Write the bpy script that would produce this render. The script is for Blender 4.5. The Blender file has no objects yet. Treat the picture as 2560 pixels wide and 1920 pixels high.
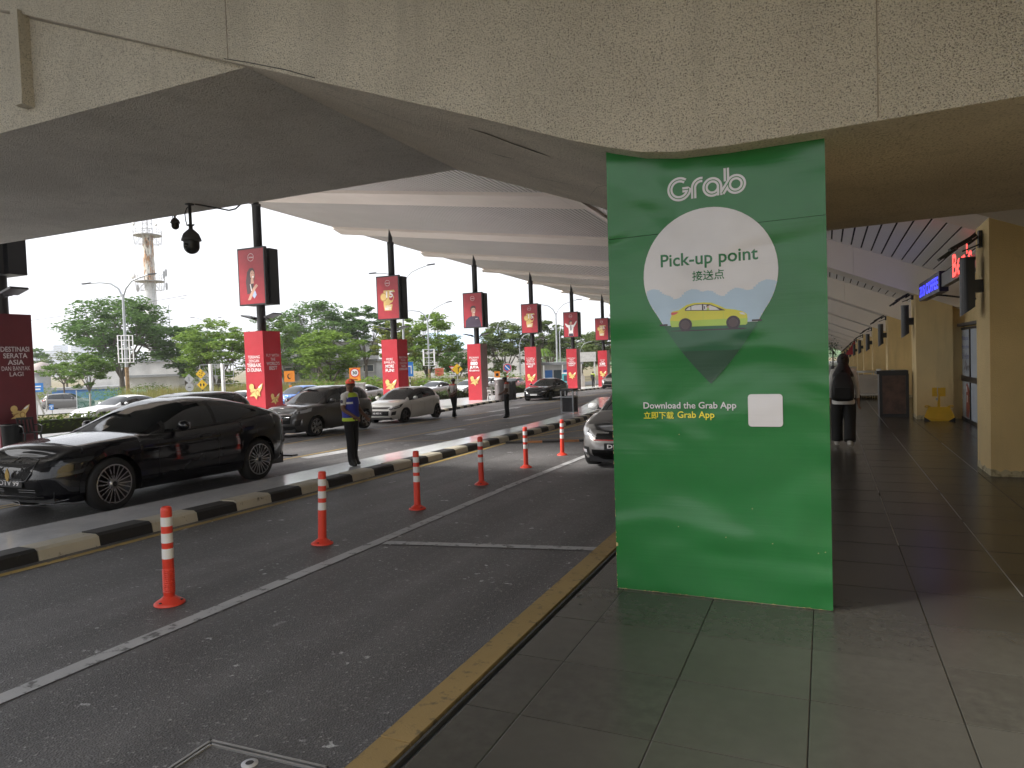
import bpy, bmesh, math, random
import numpy as np
from mathutils import Vector, Matrix
R = math.radians
sc = bpy.context.scene
col = sc.collection
rng = random.Random(7)

# ---------------------------------------------------------------- camera
cam_d = bpy.data.cameras.new('camera')
cam_d.sensor_width = 36.0
cam_d.lens = 36.0 * 1736.0 / 2560.0
cam_d.clip_start = 0.05
cam_d.clip_end = 6000.0
cam = bpy.data.objects.new('camera', cam_d)
col.objects.link(cam)
_f, _s = 1736.0, 0.034
_d = Vector(((2062 - 1280) / _f, (871 - 960) / _f, 1.0))
_u = Vector((-_s, -1.0, _s * _d.x + _d.y))
_Y = _d.normalized(); _Z = _u.normalized(); _X = _Y.cross(_Z)
_R = Matrix((_X, _Y, _Z))                      # camera space (right, down, ahead) -> world
_r = _R @ Vector((1, 0, 0)); _up = _R @ Vector((0, -1, 0)); _bk = _R @ Vector((0, 0, -1))
_M = Matrix((_r, _up, _bk)).transposed().to_4x4()
_M.translation = Vector((0, 0, 1.65))
cam.matrix_world = _M
sc.camera = cam

# ---------------------------------------------------------------- sky, sun, exposure
SUN_EL, SUN_AZ = R(40), R(236)                 # azimuth from +Y towards +X
w = bpy.data.worlds.new('World'); sc.world = w; w.use_nodes = True
nt = w.node_tree; nt.nodes.clear()
o_ = nt.nodes.new('ShaderNodeOutputWorld'); bg = nt.nodes.new('ShaderNodeBackground')
sk = nt.nodes.new('ShaderNodeTexSky'); sk.sky_type = 'NISHITA'; sk.sun_disc = False
sk.sun_elevation = SUN_EL; sk.sun_rotation = SUN_AZ
sk.air_density = 1.2; sk.dust_density = 6.0; sk.ozone_density = 1.0
hs = nt.nodes.new('ShaderNodeHueSaturation'); hs.inputs['Saturation'].default_value = 0.35
mx = nt.nodes.new('ShaderNodeMix'); mx.data_type = 'RGBA'
mx.inputs[0].default_value = 0.72              # thin bright overcast veil over the clear sky
mx.inputs[7].default_value = (11.6, 11.9, 12.6, 1)
nt.links.new(sk.outputs[0], hs.inputs['Color'])
nt.links.new(hs.outputs[0], mx.inputs[6])
nt.links.new(mx.outputs[2], bg.inputs[0])
bg.inputs[1].default_value = 0.050
nt.links.new(bg.outputs[0], o_.inputs[0])
sun_d = bpy.data.lights.new('sun', 'SUN'); sun_d.energy = 2.5; sun_d.angle = R(10)
sun_d.color = (1.0, 0.96, 0.9)
sun = bpy.data.objects.new('sun', sun_d); col.objects.link(sun)
_sd = Vector((math.sin(SUN_AZ) * math.cos(SUN_EL), math.cos(SUN_AZ) * math.cos(SUN_EL), math.sin(SUN_EL)))
sun.rotation_euler = _sd.to_track_quat('Z', 'Y').to_euler()
sun.location = _sd * 60
vs = sc.view_settings
vs.view_transform = 'Standard'; vs.look = 'None'; vs.exposure = 1.55; vs.gamma = 1.0; vs.use_curve_mapping = False
sc.cycles.max_bounces = 10; sc.cycles.diffuse_bounces = 6
sc.cycles.use_denoising = True

# ---------------------------------------------------------------- helpers
class MB:
    """collects faces and links them as one mesh object"""
    def __init__(s):
        s.v, s.f, s.m, s.s = [], [], [], []
    def add(s, vs_, fs, mat=0, smooth=False):
        b = len(s.v)
        s.v += [tuple(p) for p in vs_]
        for f in fs:
            s.f.append([b + i for i in f]); s.m.append(mat); s.s.append(smooth)
        return s
    def box(s, x0, y0, z0, x1, y1, z1, mat=0):
        return s.add([(x0,y0,z0),(x1,y0,z0),(x1,y1,z0),(x0,y1,z0),(x0,y0,z1),(x1,y0,z1),(x1,y1,z1),(x0,y1,z1)],
              [(0,3,2,1),(4,5,6,7),(0,1,5,4),(1,2,6,5),(2,3,7,6),(3,0,4,7)], mat)
    def obox(s, c, ax, ay, az, mat=0):
        """box from a centre and three half-axis vectors"""
        c, ax, ay, az = Vector(c), Vector(ax), Vector(ay), Vector(az)
        P = [c+ax*i+ay*j+az*k for k in (-1,1) for (i,j) in ((-1,-1),(1,-1),(1,1),(-1,1))]
        return s.add(P, [(0,3,2,1),(4,5,6,7),(0,1,5,4),(1,2,6,5),(2,3,7,6),(3,0,4,7)], mat)
    def bar(s, p, q, a, b=None, mat=0, up=(0,0,1)):
        p, q = Vector(p), Vector(q); d = q - p
        if b is None: b = a
        u = Vector(up)
        if abs(d.normalized().dot(u)) > .98: u = Vector((0,1,0))
        x = d.cross(u).normalized(); y = x.cross(d).normalized()
        return s.obox((p+q)/2, x*a/2, d/2, y*b/2, mat)
    def tube(s, pts, r, n=8, mat=0, caps=True, smooth=True):
        pts = [Vector(p) for p in pts]
        rs = r if isinstance(r, (list, tuple)) else [r]*len(pts)
        b, vv, ff = 0, [], []
        prev = None
        for i, p in enumerate(pts):
            d = (pts[min(i+1, len(pts)-1)] - pts[max(i-1, 0)]).normalized()
            u = prev if prev is not None else (Vector((0,0,1)) if abs(d.z) < .9 else Vector((1,0,0)))
            x = d.cross(u)
            if x.length < 1e-4: x = d.cross(Vector((0,1,0)))
            x.normalize(); y = x.cross(d).normalized(); prev = y
            for k in range(n):
                a = 2*math.pi*k/n
                vv.append(p + (x*math.cos(a) + y*math.sin(a))*rs[i])
        for i in range(len(pts)-1):
            for k in range(n):
                ff.append((i*n+k, i*n+(k+1)%n, (i+1)*n+(k+1)%n, (i+1)*n+k))
        s.add(vv, ff, mat, smooth)
        if caps:
            s.add(vv[:n], [tuple(range(n))], mat); s.add(vv[-n:], [tuple(range(n))[::-1]], mat)
        return s
    def lathe(s, prof, n=20, c=(0,0,0), axis='z', mat=0, smooth=True):
        vv, ff = [], []
        for r, h in prof:
            for k in range(n):
                a = 2*math.pi*k/n
                if axis == 'z': p = (r*math.cos(a), r*math.sin(a), h)
                elif axis == 'x': p = (h, r*math.cos(a), r*math.sin(a))
                else: p = (r*math.sin(a), h, r*math.cos(a))
                vv.append((c[0]+p[0], c[1]+p[1], c[2]+p[2]))
        for i in range(len(prof)-1):
            for k in range(n):
                ff.append((i*n+k, i*n+(k+1)%n, (i+1)*n+(k+1)%n, (i+1)*n+k))
        return s.add(vv, ff, mat, smooth)
    def ball(s, c, r, n=12, m=8, mat=0):
        rx, ry, rz = r if isinstance(r, (tuple, list)) else (r, r, r)
        vv, ff = [], []
        for i in range(m+1):
            t = math.pi*i/m
            for k in range(n):
                a = 2*math.pi*k/n
                vv.append((c[0]+rx*math.sin(t)*math.cos(a), c[1]+ry*math.sin(t)*math.sin(a), c[2]+rz*math.cos(t)))
        for i in range(m):
            for k in range(n):
                ff.append((i*n+k, (i+1)*n+k, (i+1)*n+(k+1)%n, i*n+(k+1)%n))
        return s.add(vv, ff, mat, True)
    def grid(s, P, mat=0, smooth=True, flip=False):
        """P[i][j] points"""
        a, b = len(P), len(P[0])
        ff = []
        for i in range(a-1):
            for j in range(b-1):
                q = (i*b+j, i*b+j+1, (i+1)*b+j+1, (i+1)*b+j)
                ff.append(q[::-1] if flip else q)
        return s.add([p for r_ in P for p in r_], ff, mat, smooth)
    def plate(s, fr, pts, off=0.0, mat=0):
        """flat polygon in a frame (origin, right, up)"""
        o, u, v = fr; n = u.cross(v)
        return s.add([o+u*a+v*b+n*off for a, b in pts], [tuple(range(len(pts)))], mat)
    def ext(s, fr, pts, d0, d1, mat=0):
        """polygon in a frame, given thickness along its normal"""
        o, u, v = fr; n = u.cross(v); k = len(pts)
        s.add([o+u*a+v*b+n*d1 for a, b in pts], [tuple(range(k))], mat)
        s.add([o+u*a+v*b+n*d0 for a, b in pts], [tuple(range(k))[::-1]], mat)
        A = [o+u*a+v*b+n*d0 for a, b in pts]+[o+u*a+v*b+n*d1 for a, b in pts]
        return s.add(A, [(i, (i+1)%k, k+(i+1)%k, k+i) for i in range(k)], mat)
    def xf(s, M_):
        s.v = [tuple(M_ @ Vector(p)) for p in s.v]; return s
    def build(s, name, mats, parent=None, loc=None, rz=None):
        me = bpy.data.meshes.new(name)
        me.from_pydata(s.v, [], s.f)
        if not isinstance(mats, (list, tuple)): mats = [mats]
        for m_ in mats: me.materials.append(m_)
        me.polygons.foreach_set('material_index', s.m)
        me.polygons.foreach_set('use_smooth', s.s)
        me.update()
        o = bpy.data.objects.new(name, me); col.objects.link(o)
        if parent is not None: o.parent = parent
        if loc is not None: o.location = loc
        if rz is not None: o.rotation_euler[2] = rz
        return o

def tag(o, label=None, cat=None, group=None, kind=None):
    for k, v in (('label', label), ('category', cat), ('group', group), ('kind', kind)):
        if v: o[k] = v
    return o
def thing(name, label, cat, loc=(0,0,0), rz=0.0, group=None):
    o = bpy.data.objects.new(name, None); col.objects.link(o)
    o.location = loc; o.rotation_euler = (0, 0, rz); o.empty_display_size = .2
    return tag(o, label, cat, group)
def copy_tree(o, parent=None, loc=None, rz=None, label=None):
    c = o.copy(); col.objects.link(c); c.parent = parent
    if loc is not None: c.location = loc
    if rz is not None: c.rotation_euler[2] = rz
    if label: c['label'] = label
    for ch in list(o.children): copy_tree(ch, c)
    return c
def instance(o, name, parent, loc=(0,0,0)):
    c = bpy.data.objects.new(name, o.data); col.objects.link(c); c.parent = parent; c.location = loc
    return c

# ---------------------------------------------------------------- lettering
_tc = {}
def glyphs(s, bold=0.0, shear=0.0):
    key = (s, bold, shear)
    if key in _tc: return _tc[key]
    cu = bpy.data.curves.new('txt', 'FONT'); cu.body = s; cu.size = 1.0; cu.resolution_u = 3
    cu.offset = bold; cu.shear = shear; cu.fill_mode = 'FRONT'
    ob = bpy.data.objects.new('txt', cu)
    me = bpy.data.meshes.new_from_object(ob)
    v = [tuple(x.co[:2]) for x in me.vertices]; f = [tuple(p.vertices) for p in me.polygons]
    bpy.data.objects.remove(ob); bpy.data.meshes.remove(me); bpy.data.curves.remove(cu)
    if v:
        xs = [p[0] for p in v]; ys = [p[1] for p in v]
        bb = (min(xs), min(ys), max(xs), max(ys))
    else: bb = (0, 0, 1, 1)
    _tc[key] = (v, f, bb)
    return _tc[key]
def write(mb, fr, s, cx, cy, h=None, wd=None, off=.002, mat=0, bold=0.0, align='c', shear=0.0):
    """lettering s in frame fr; h = height of its box, wd = width of its box"""
    v, f, (x0, y0, x1, y1) = glyphs(s, bold, shear)
    sy = h/(y1-y0) if h else None
    sx = wd/(x1-x0) if wd else None
    if sy is None: sy = sx
    if sx is None: sx = sy
    o, u, vv = fr; n = u.cross(vv)
    ax = {'c': (x0+x1)/2, 'l': x0, 'r': x1}[align]; ay = (y0+y1)/2
    mb.add([o+u*(cx+(a-ax)*sx)+vv*(cy+(b-ay)*sy)+n*off for a, b in v], f, mat)

# ---------------------------------------------------------------- materials
def _nodes(name):
    m = bpy.data.materials.new(name); m.use_nodes = True
    t = m.node_tree; t.nodes.clear()
    out = t.nodes.new('ShaderNodeOutputMaterial'); b = t.nodes.new('ShaderNodeBsdfPrincipled')
    t.links.new(b.outputs[0], out.inputs[0])
    return m, t, b
def N(t, ty, **kw):
    n = t.nodes.new(ty)
    for k, v in kw.items():
        if k.startswith('i_'):
            key = k[2:]
            n.inputs[int(key) if key.isdigit() else key.replace('_', ' ')].default_value = v
        else: setattr(n, k, v)
    return n
def noise(t, scale, detail=3, rough=.55, vec=None, dist=0.0):
    n = N(t, 'ShaderNodeTexNoise'); n.inputs['Scale'].default_value = scale
    n.inputs['Detail'].default_value = detail; n.inputs['Roughness'].default_value = rough
    n.inputs['Distortion'].default_value = dist
    if vec is None:
        g = N(t, 'ShaderNodeNewGeometry'); vec = g.outputs['Position']
    t.links.new(vec, n.inputs['Vector'])
    return n.outputs['Fac']
def stretch(t, sx, sy, sz):
    g = N(t, 'ShaderNodeNewGeometry'); m = N(t, 'ShaderNodeMapping')
    m.inputs['Scale'].default_value = (sx, sy, sz)
    t.links.new(g.outputs['Position'], m.inputs['Vector'])
    return m.outputs[0]
def ramp(t, src, a, b):
    r = N(t, 'ShaderNodeMapRange'); r.inputs['From Min'].default_value = a; r.inputs['From Max'].default_value = b
    t.links.new(src, r.inputs['Value']); return r.outputs[0]
def mixc(t, fac, c1, c2):
    m = N(t, 'ShaderNodeMix', data_type='RGBA')
    if hasattr(fac, 'links'): t.links.new(fac, m.inputs[0])
    else: m.inputs[0].default_value = fac
    for c, i in ((c1, 6), (c2, 7)):
        if hasattr(c, 'links'): t.links.new(c, m.inputs[i])
        else: m.inputs[i].default_value = (*c, 1)
    return m.outputs[2]
def bumpn(t, b, h, strength=.4, dist=.01, prev=None):
    n = N(t, 'ShaderNodeBump'); n.inputs['Strength'].default_value = strength; n.inputs['Distance'].default_value = dist
    t.links.new(h, n.inputs['Height'])
    if prev is not None: t.links.new(prev, n.inputs['Normal'])
    t.links.new(n.outputs[0], b.inputs['Normal'])
    return n.outputs[0]
def sc3(c, k): return tuple(min(1, x*k) for x in c)
def mk(name, c, rough=.6, metal=0.0, coat=0.0, var=.12, vs_=3.0, bump=0.0, bs=60.0, rv=.06, spec=.5, emit=0.0, dist=.004):
    m, t, b = _nodes(name)
    n = noise(t, vs_, 4)
    f = ramp(t, n, .3, .7)
    t.links.new(mixc(t, f, sc3(c, 1-var), sc3(c, 1+var)), b.inputs['Base Color'])
    rr = N(t, 'ShaderNodeMapRange'); rr.inputs['To Min'].default_value = max(0, rough-rv); rr.inputs['To Max'].default_value = min(1, rough+rv)
    t.links.new(n, rr.inputs['Value']); t.links.new(rr.outputs[0], b.inputs['Roughness'])
    b.inputs['Metallic'].default_value = metal
    b.inputs['Specular IOR Level'].default_value = spec
    if coat: b.inputs['Coat Weight'].default_value = coat; b.inputs['Coat Roughness'].default_value = .03
    if bump: bumpn(t, b, noise(t, bs, 3), bump, dist)
    if emit:
        b.inputs['Emission Color'].default_value = (*c, 1); b.inputs['Emission Strength'].default_value = emit
    return m

def m_stucco(name, c, pit, sc_=55., bstr=.8, soft=.25):
    m, t, b = _nodes(name)
    n1 = noise(t, sc_, 2, .5); n2 = noise(t, .8, 4); n3 = noise(t, sc_*2.4, 2)
    base = mixc(t, ramp(t, n2, .3, .7), sc3(c, 1-.13), sc3(c, 1.1))
    base = mixc(t, ramp(t, n1, .47, .47-soft*.6), base, pit)
    st = noise(t, 1.0, 5, .65, stretch(t, 2.6, 2.6, .28)); st2 = noise(t, 2.3, 6, .7)
    base = mixc(t, ramp(t, st, .54, .80), base, sc3(c, .74)); base = mixc(t, ramp(t, st2, .64, .78), base, sc3(c, .82))
    t.links.new(base, b.inputs['Base Color']); b.inputs['Roughness'].default_value = .85
    p = bumpn(t, b, n1, bstr, .03); bumpn(t, b, n3, bstr*.6, .008, p)
    return m
STUCCO = m_stucco('stucco_beige', (.74, .69, .575), (.26, .235, .185), 96, 1.0, .3)
SOFFIT = m_stucco('stucco_soffit', (.68, .66, .62), (.30, .28, .245), 62, 1.0, .4)
COLUMN = m_stucco('stucco_column', (.70, .63, .52), (.28, .24, .185), 62, 1.0, .4)
WALLY = m_stucco('wall_yellow', (.80, .62, .31), (.72, .55, .27), 90, .35, .3)

def m_asphalt(name, c, ag=1.0, spots=1.0):
    m, t, b = _nodes(name)
    g = N(t, 'ShaderNodeNewGeometry')
    vo = N(t, 'ShaderNodeTexVoronoi'); vo.inputs['Scale'].default_value = 85
    t.links.new(g.outputs['Position'], vo.inputs['Vector'])
    cr = ramp(t, vo.outputs['Color'], .35, 1.0)
    trk = noise(t, 1.0, 3, .55, stretch(t, 1.5, .05, 1)); oil = noise(t, .9, 5, .7)
    big = noise(t, .55, 5, .6); mid = noise(t, 4, 4); fine = noise(t, 160, 2)
    base = mixc(t, ramp(t, big, .3, .72), sc3(c, .62), sc3(c, 1.35))
    base = mixc(t, ramp(t, mid, .35, .75), base, mixc(t, .5, base, sc3(c, 1.5)))
    base = mixc(t, ramp(t, trk, .42, .66), sc3(c, .66), base); base = mixc(t, ramp(t, oil, .62, .72), base, sc3(c, .5))
    pw = N(t, 'ShaderNodeMath', operation='POWER'); pw.inputs[1].default_value = 5.0
    t.links.new(cr, pw.inputs[0])
    base = mixc(t, pw.outputs[0], base, sc3((.26, .26, .25), ag))
    if spots:
        s1 = noise(t, 3.1, 2, .4); s2 = noise(t, 11, 3, .5)
        mu = N(t, 'ShaderNodeMath', operation='MULTIPLY')
        t.links.new(ramp(t, s1, .60, .66), mu.inputs[0]); t.links.new(ramp(t, s2, .63, .67), mu.inputs[1])
        base = mixc(t, mu.outputs[0], base, (.5, .5, .5))
    t.links.new(base, b.inputs['Base Color'])
    rr = N(t, 'ShaderNodeMapRange'); rr.inputs['To Min'].default_value = .42; rr.inputs['To Max'].default_value = .72
    t.links.new(big, rr.inputs['Value']); t.links.new(rr.outputs[0], b.inputs['Roughness'])
    p = bumpn(t, b, vo.outputs['Distance'], .6, .008); bumpn(t, b, fine, .35, .004, p)
    return m
ASPHALT = m_asphalt('asphalt', (.120, .116, .117), 1.5)
ASPHALT2 = m_asphalt('asphalt_worn', (.075, .073, .072), .8, .4)

def m_tile(name, c, rough, vary=.12):
    m, t, b = _nodes(name)
    oi = N(t, 'ShaderNodeObjectInfo')
    n = noise(t, 14, 5, .6); n2 = noise(t, 1.1, 4); n3 = noise(t, 90, 2)
    c1 = mixc(t, oi.outputs['Random'], sc3(c, 1-vary), sc3(c, 1+vary))
    c2 = mixc(t, ramp(t, n, .3, .75), c1, sc3(c, 1.25))
    c3 = mixc(t, ramp(t, n2, .45, .8), c2, sc3(c, .86))
    t.links.new(c3, b.inputs['Base Color'])
    rr = N(t, 'ShaderNodeMapRange'); rr.inputs['To Min'].default_value = rough-.03; rr.inputs['To Max'].default_value = rough+.05
    t.links.new(n2, rr.inputs['Value']); t.links.new(rr.outputs[0], b.inputs['Roughness'])
    bumpn(t, b, n3, .04, .002)
    return m
TILE = m_tile('floor_tile', (.066, .064, .055), .24, .22)
GROUT = mk('grout', (.03, .028, .025), .9)
MTILE = m_tile('island_tile', (.80, .81, .85), .15, .03); MTILE.node_tree.nodes['Principled BSDF'].inputs['Specular IOR Level'].default_value = .9
MTILE.node_tree.nodes['Principled BSDF'].inputs['Coat Weight'].default_value = .25; MTILE.node_tree.nodes['Principled BSDF'].inputs['Coat Roughness'].default_value = .10

def m_worn(name, c, under, thr=.5, sc_=9, rough=.6, w_=.08):
    """paint worn through to what lies under it"""
    m, t, b = _nodes(name)
    n = noise(t, sc_, 6, .65); n2 = noise(t, 1.3, 3); n3 = noise(t, 120, 2)
    base = mixc(t, ramp(t, n2, .3, .7), sc3(c, .8), sc3(c, 1.08))
    base = mixc(t, ramp(t, n, thr, thr+w_), base, under)
    t.links.new(base, b.inputs['Base Color']); b.inputs['Roughness'].default_value = rough
    bumpn(t, b, n3, .4, .004)
    return m
PAINT_W = m_worn('paint_white', (.46, .46, .47), (.12, .12, .12), .55)
PAINT_Y = m_worn('paint_yellow', (.42, .29, .08), (.12, .11, .09), .56)
KERB_Y = m_worn('kerb_yellow', (.34, .235, .095), (.15, .115, .06), .55, 14, .75, .14)
KERB_B = m_worn('kerb_black', (.018, .018, .018), (.09, .085, .08), .66)
KERB_W = m_worn('kerb_cream', (.52, .48, .38), (.16, .14, .11), .63)
PAINT_O = m_worn('paint_orange', (.5, .2, .06), (.1, .08, .06), .58)

def m_vinyl(name, c, wave=.5, rough=.24, lines=True):
    m, t, b = _nodes(name)
    n = noise(t, 3, 3)
    base = mixc(t, ramp(t, n, .3, .7), sc3(c, .94), sc3(c, 1.05))
    t.links.new(base, b.inputs['Base Color'])
    b.inputs['Roughness'].default_value = rough
    w1 = noise(t, 1.0, 1, .4, stretch(t, 1.3, 1.3, 2.4), .6)
    p = bumpn(t, b, w1, 1.0, .13*wave)
    if lines:
        l1 = noise(t, 1.0, 2, .6, stretch(t, .8, .8, 55))
        bumpn(t, b, l1, .25, .0025, p)
    return m
GREEN = m_vinyl('board_green', (.022, .172, .043))
B_WHITE = m_vinyl('board_white', (.66, .66, .70)); B_BLUE = m_vinyl('board_cloud', (.42, .56, .72))
B_YEL = m_vinyl('board_taxi_yellow', (.62, .60, .06)); B_LIME = m_vinyl('board_taxi_lime', (.40, .58, .10))
B_DK = m_vinyl('board_road_green', (.03, .12, .06)); B_TXT = m_vinyl('board_text_green', (.015, .16, .055))
B_TY = m_vinyl('board_text_yellow', (.80, .72, .05)); B_BLK = m_vinyl('board_dark', (.05, .035, .045))
B_RED = m_vinyl('board_tail_red', (.6, .1, .09)); B_SKIN = m_vinyl('board_skin', (.62, .40, .28)); B_RDK = m_vinyl('board_pin_tip', (.035, .085, .055))
RED = m_vinyl('wrap_red', (.40, .024, .036), .06, .34, False)
REDSCR = mk('poster_red', (.36, .03, .042), .3)
GOLD = mk('print_gold', (.62, .44, .16), .35); GOLD_D = mk('print_gold_dark', (.38, .22, .07), .4)
PWHITE = mk('print_white', (.78, .76, .76), .4); PSKIN = mk('print_skin', (.56, .33, .25), .45); PHAIR = mk('print_hair', (.07, .04, .045), .4)
PNAVY = mk('print_navy', (.06, .04, .07), .4); PWHITE_SHADED = mk('print_white_shaded', (.55, .50, .50), .4); PBLUE = mk('print_pale_blue', (.4, .48, .68), .4)
BLACKM = mk('metal_black', (.02, .02, .022), .42); DARKG = mk('metal_dark_grey', (.06, .06, .065), .5); STEEL = mk('steel', (.42, .43, .44), .3, .9)
GALV = mk('galvanised_steel', (.42, .44, .46), .5, .6); WHITEM = mk('white_metal', (.72, .72, .72), .5); PLASTIC_B = mk('black_plastic', (.014, .014, .015), .38)
PALE = mk('soffit_pale', (.86, .80, .74), .65, var=.04, vs_=.6); SLAT_IN = mk('soffit_slat_pale', (.86, .84, .83), .5, var=.04, vs_=.6)
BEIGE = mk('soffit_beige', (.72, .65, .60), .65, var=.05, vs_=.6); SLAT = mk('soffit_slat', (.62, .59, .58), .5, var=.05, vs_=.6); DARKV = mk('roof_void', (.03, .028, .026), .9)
ROOFTOP = mk('roof_top', (.3, .29, .28), .8)
ORANGE = mk('post_orange', (.70, .055, .03), .42, var=.07); REFL = mk('reflective_white', (.72, .72, .72), .4)
WALNUT = mk('walnut_panel', (.095, .05, .034), .4, var=.4, vs_=6); YELLOWP = mk('paint_signal_yellow', (.72, .42, .02), .45)
RUBBER = mk('rubber', (.016, .016, .017), .8); CHROME = mk('chrome', (.7, .7, .72), .12, 1.0); RIM = mk('alloy', (.42, .42, .43), .28, .9); RIM_D = mk('alloy_dark', (.03, .03, .032), .3, .7)
GLASS = mk('tinted_glass', (.010, .012, .013), .04, var=.05, rv=.01, spec=.8); LENS = mk('lamp_lens', (.42, .43, .45), .1, .2, rv=.02); TAIL = mk('tail_lamp', (.42, .012, .02), .15); TRIM = mk('car_trim_black', (.012, .012, .013), .35)
# ---------------------------------------------------------------- terrain
def zg(x, y):
    y = max(-.5, min(y, 92.0))
    return -.14 - .012*max(0, min(60, -4.7-x)) - (.0255*(y-3.7) if y < 30 else .67+.018*(y-30))
def pw(pts):
    xs = [p[0] for p in pts]; ys = [p[1] for p in pts]
    return lambda v: float(np.interp(v, xs, ys))
MF = pw([(-20,-6.85),(3.8,-7.06),(8,-7.2),(12,-7.36),(16,-7.62),(20,-7.8),(24,-8.1),(30,-8.9),(40,-10.6),(46,-11.8)])   # median, front edge
MBk = pw([(-20,-8.25),(4.5,-8.35),(14,-8.62),(21,-8.95),(27,-9.75),(32,-10.9),(40,-12.7),(46,-14.0)])                   # median, back edge
IF = pw([(-20,-17.0),(20,-17.4),(32,-18.4),(40,-19.9),(48,-20.7),(58,-21.1),(120,-21.3)])                             # pavement under the advertising pillars
IB = pw([(-20,-27.6),(15,-27.6),(35,-26.9),(48,-26.2),(56,-25.2),(70,-24.6),(120,-24.2)])
SR = pw([(-20,-31.0),(20,-31.0),(35,-29.6),(52,-28.7),(68,-28.2),(120,-28)])
SL = pw([(-20,-38.4),(20,-38.4),(35,-36.6),(52,-35.2),(68,-34.6),(120,-34)])

def strip(mb, fl, fr, y0, y1, dz, step=1.0, nx=1, mat=0):
    n = max(1, int(round((y1-y0)/step)))
    P = []
    for i in range(n+1):
        y = y0+(y1-y0)*i/n
        a, b = fl(y), fr(y)
        P.append([(a+(b-a)*j/nx, y, zg(a+(b-a)*j/nx, y)+dz) for j in range(nx+1)])
    return mb.grid(P, mat, True)
cst = lambda v: (lambda y: v)

def m_ground():
    m, t, b = _nodes('verge_ground')
    n = noise(t, .12, 6, .65); n2 = noise(t, 1.4, 5, .6)
    c = mixc(t, ramp(t, n, .38, .62), (.17, .125, .07), (.095, .11, .04))
    c = mixc(t, ramp(t, n2, .35, .75), c, (.21, .165, .095))
    t.links.new(c, b.inputs['Base Color']); b.inputs['Roughness'].default_value = .95
    return m
GROUND = m_ground()
xs = [-3200,-1600,-700,-300,-160,-110,-80,-64.7,-55,-45,-35,-25,-15,-8,-4.7,-1.75,10,40,120,400,1500,3200]
ys = [-600,-200,-60,-20,-.5,3,10,20,30,45,60,75,92,130,250,600,1500,3600]
tag(MB().grid([[(x, y, zg(x, y)-.05-(0 if x < 0 else .15)) for x in xs] for y in ys], 0, True, True).build('ground', GROUND), kind='structure')
rd = MB()
P = []
for i in range(0, 136):
    y = -20+i
    a, b = IF(y)+.02, -1.84
    P.append([(a+(b-a)*j/10, y, zg(a+(b-a)*j/10, y)) for j in range(11)])
rd.grid(P, 0, True, True)
tag(rd.build('road', ASPHALT), kind='structure')
r2 = strip(MB(), SL, SR, -20, 116, 0, 2.0, 4)
tag(r2.build('far_road', ASPHALT2), kind='structure')
sp = MB(); Q = [(-58,30),(-66,50),(-120,66),(-120,40)]
sp.add([(x, y, zg(x, y)+.02) for x, y in [(-56,28),(-57,40),(-62,52),(-125,74),(-125,48)]], [(4,3,2,1,0)])
tag(sp.build('side_road', mk('side_road_concrete', (.22, .215, .21), .8)), kind='structure')

# painted lines on the road, each a sheet a few millimetres above it
def seg(mb, a, b, wd, dz=.005, mat=0, step=1.2):
    a, b = Vector(a), Vector(b); n = max(1, int((b-a).length/step)); d = (b-a).normalized(); s_ = Vector((-d.y, d.x))*wd/2
    P = []
    for i in range(n+1):
        p = a.lerp(b, i/n)
        P.append([(q.x, q.y, zg(q.x, q.y)+dz) for q in (p-s_, p+s_)])
    mb.grid(P, mat, True, True)
def marking(name, pts, wd, mat, dz=.005):
    mb = MB()
    for a, b in zip(pts, pts[1:]): seg(mb, a, b, wd, dz)
    return tag(mb.build(name, mat), kind='structure')
marking('lane_line', [(-3.95,-6),(-4.11,2.21),(-4.25,5.93),(-4.43,9.67),(-4.52,14),(-4.7,24)], .13, PAINT_W)
marking('bay_line', [(-4.16,5.9),(-1.99,6.36)], .13, PAINT_W, .006)
marking('bay_line', [(-4.45,13.25),(-1.99,13.7)], .12, PAINT_W, .006)
yk = [(-6.75,-8)] + [(MF(y)+.17, y) for y in (0,4,8,12,16,20,24)]
marking('kerb_side_line', yk, .11, PAINT_Y)
marking('lane_edge_line', [(-10.95,2),(-11.1,12.3),(-11.3,15.1),(-11.6,18.7),(-12.1,24),(-12.6,34),(-12.9,48)], .10, PAINT_Y)
marking('pillar_lane_line', [(-13.6,8),(-14.0,15.5),(-14.6,19),(-15.05,27),(-15.6,36),(-16.2,46),(-16.6,60)], .10, PAINT_Y)
marking('cross_line', [(-11.4,16.28),(-9.05,16.55)], .09, PAINT_Y, .006)
marking('cross_line', [(-14.4,18.2),(-17.0,18.6)], .09, PAINT_Y, .006)
marking('cross_line', [(-12.1,23.2),(-9.6,23.5)], .09, PAINT_Y, .006)
marking('hatch_line', [(-7.5,16.3),(-7.6,22.6)], .14, PAINT_Y, .006)
marking('hatch_line', [(-7.45,17.7),(-6.6,20.4)], .11, PAINT_Y, .007)
marking('hatch_line', [(-7.3,16.95),(-5.6,17.6)], .11, PAINT_Y, .008)
marking('diagonal_yellow_line', [(-11.06,3.6),(-11.2,6.4)], .10, PAINT_Y, .007)
def flat(name, pts, mat, dz=.006):
    mb = MB(); mb.add([(x, y, zg(x, y)+dz) for x, y in pts], [tuple(range(len(pts)))])
    me = mb.build(name, mat)
    if me.data.polygons[0].normal.z < 0: me.data.flip_normals()
    return tag(me, kind='structure')
flat('zebra_patch', [(-10.6,12.2),(-10.98,12.4),(-11.02,14.3),(-10.45,14.0)], PAINT_W)
flat('zebra_patch', [(-10.85,18.3),(-11.3,18.3),(-11.5,20.6),(-11.0,20.6)], PAINT_W)
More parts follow.
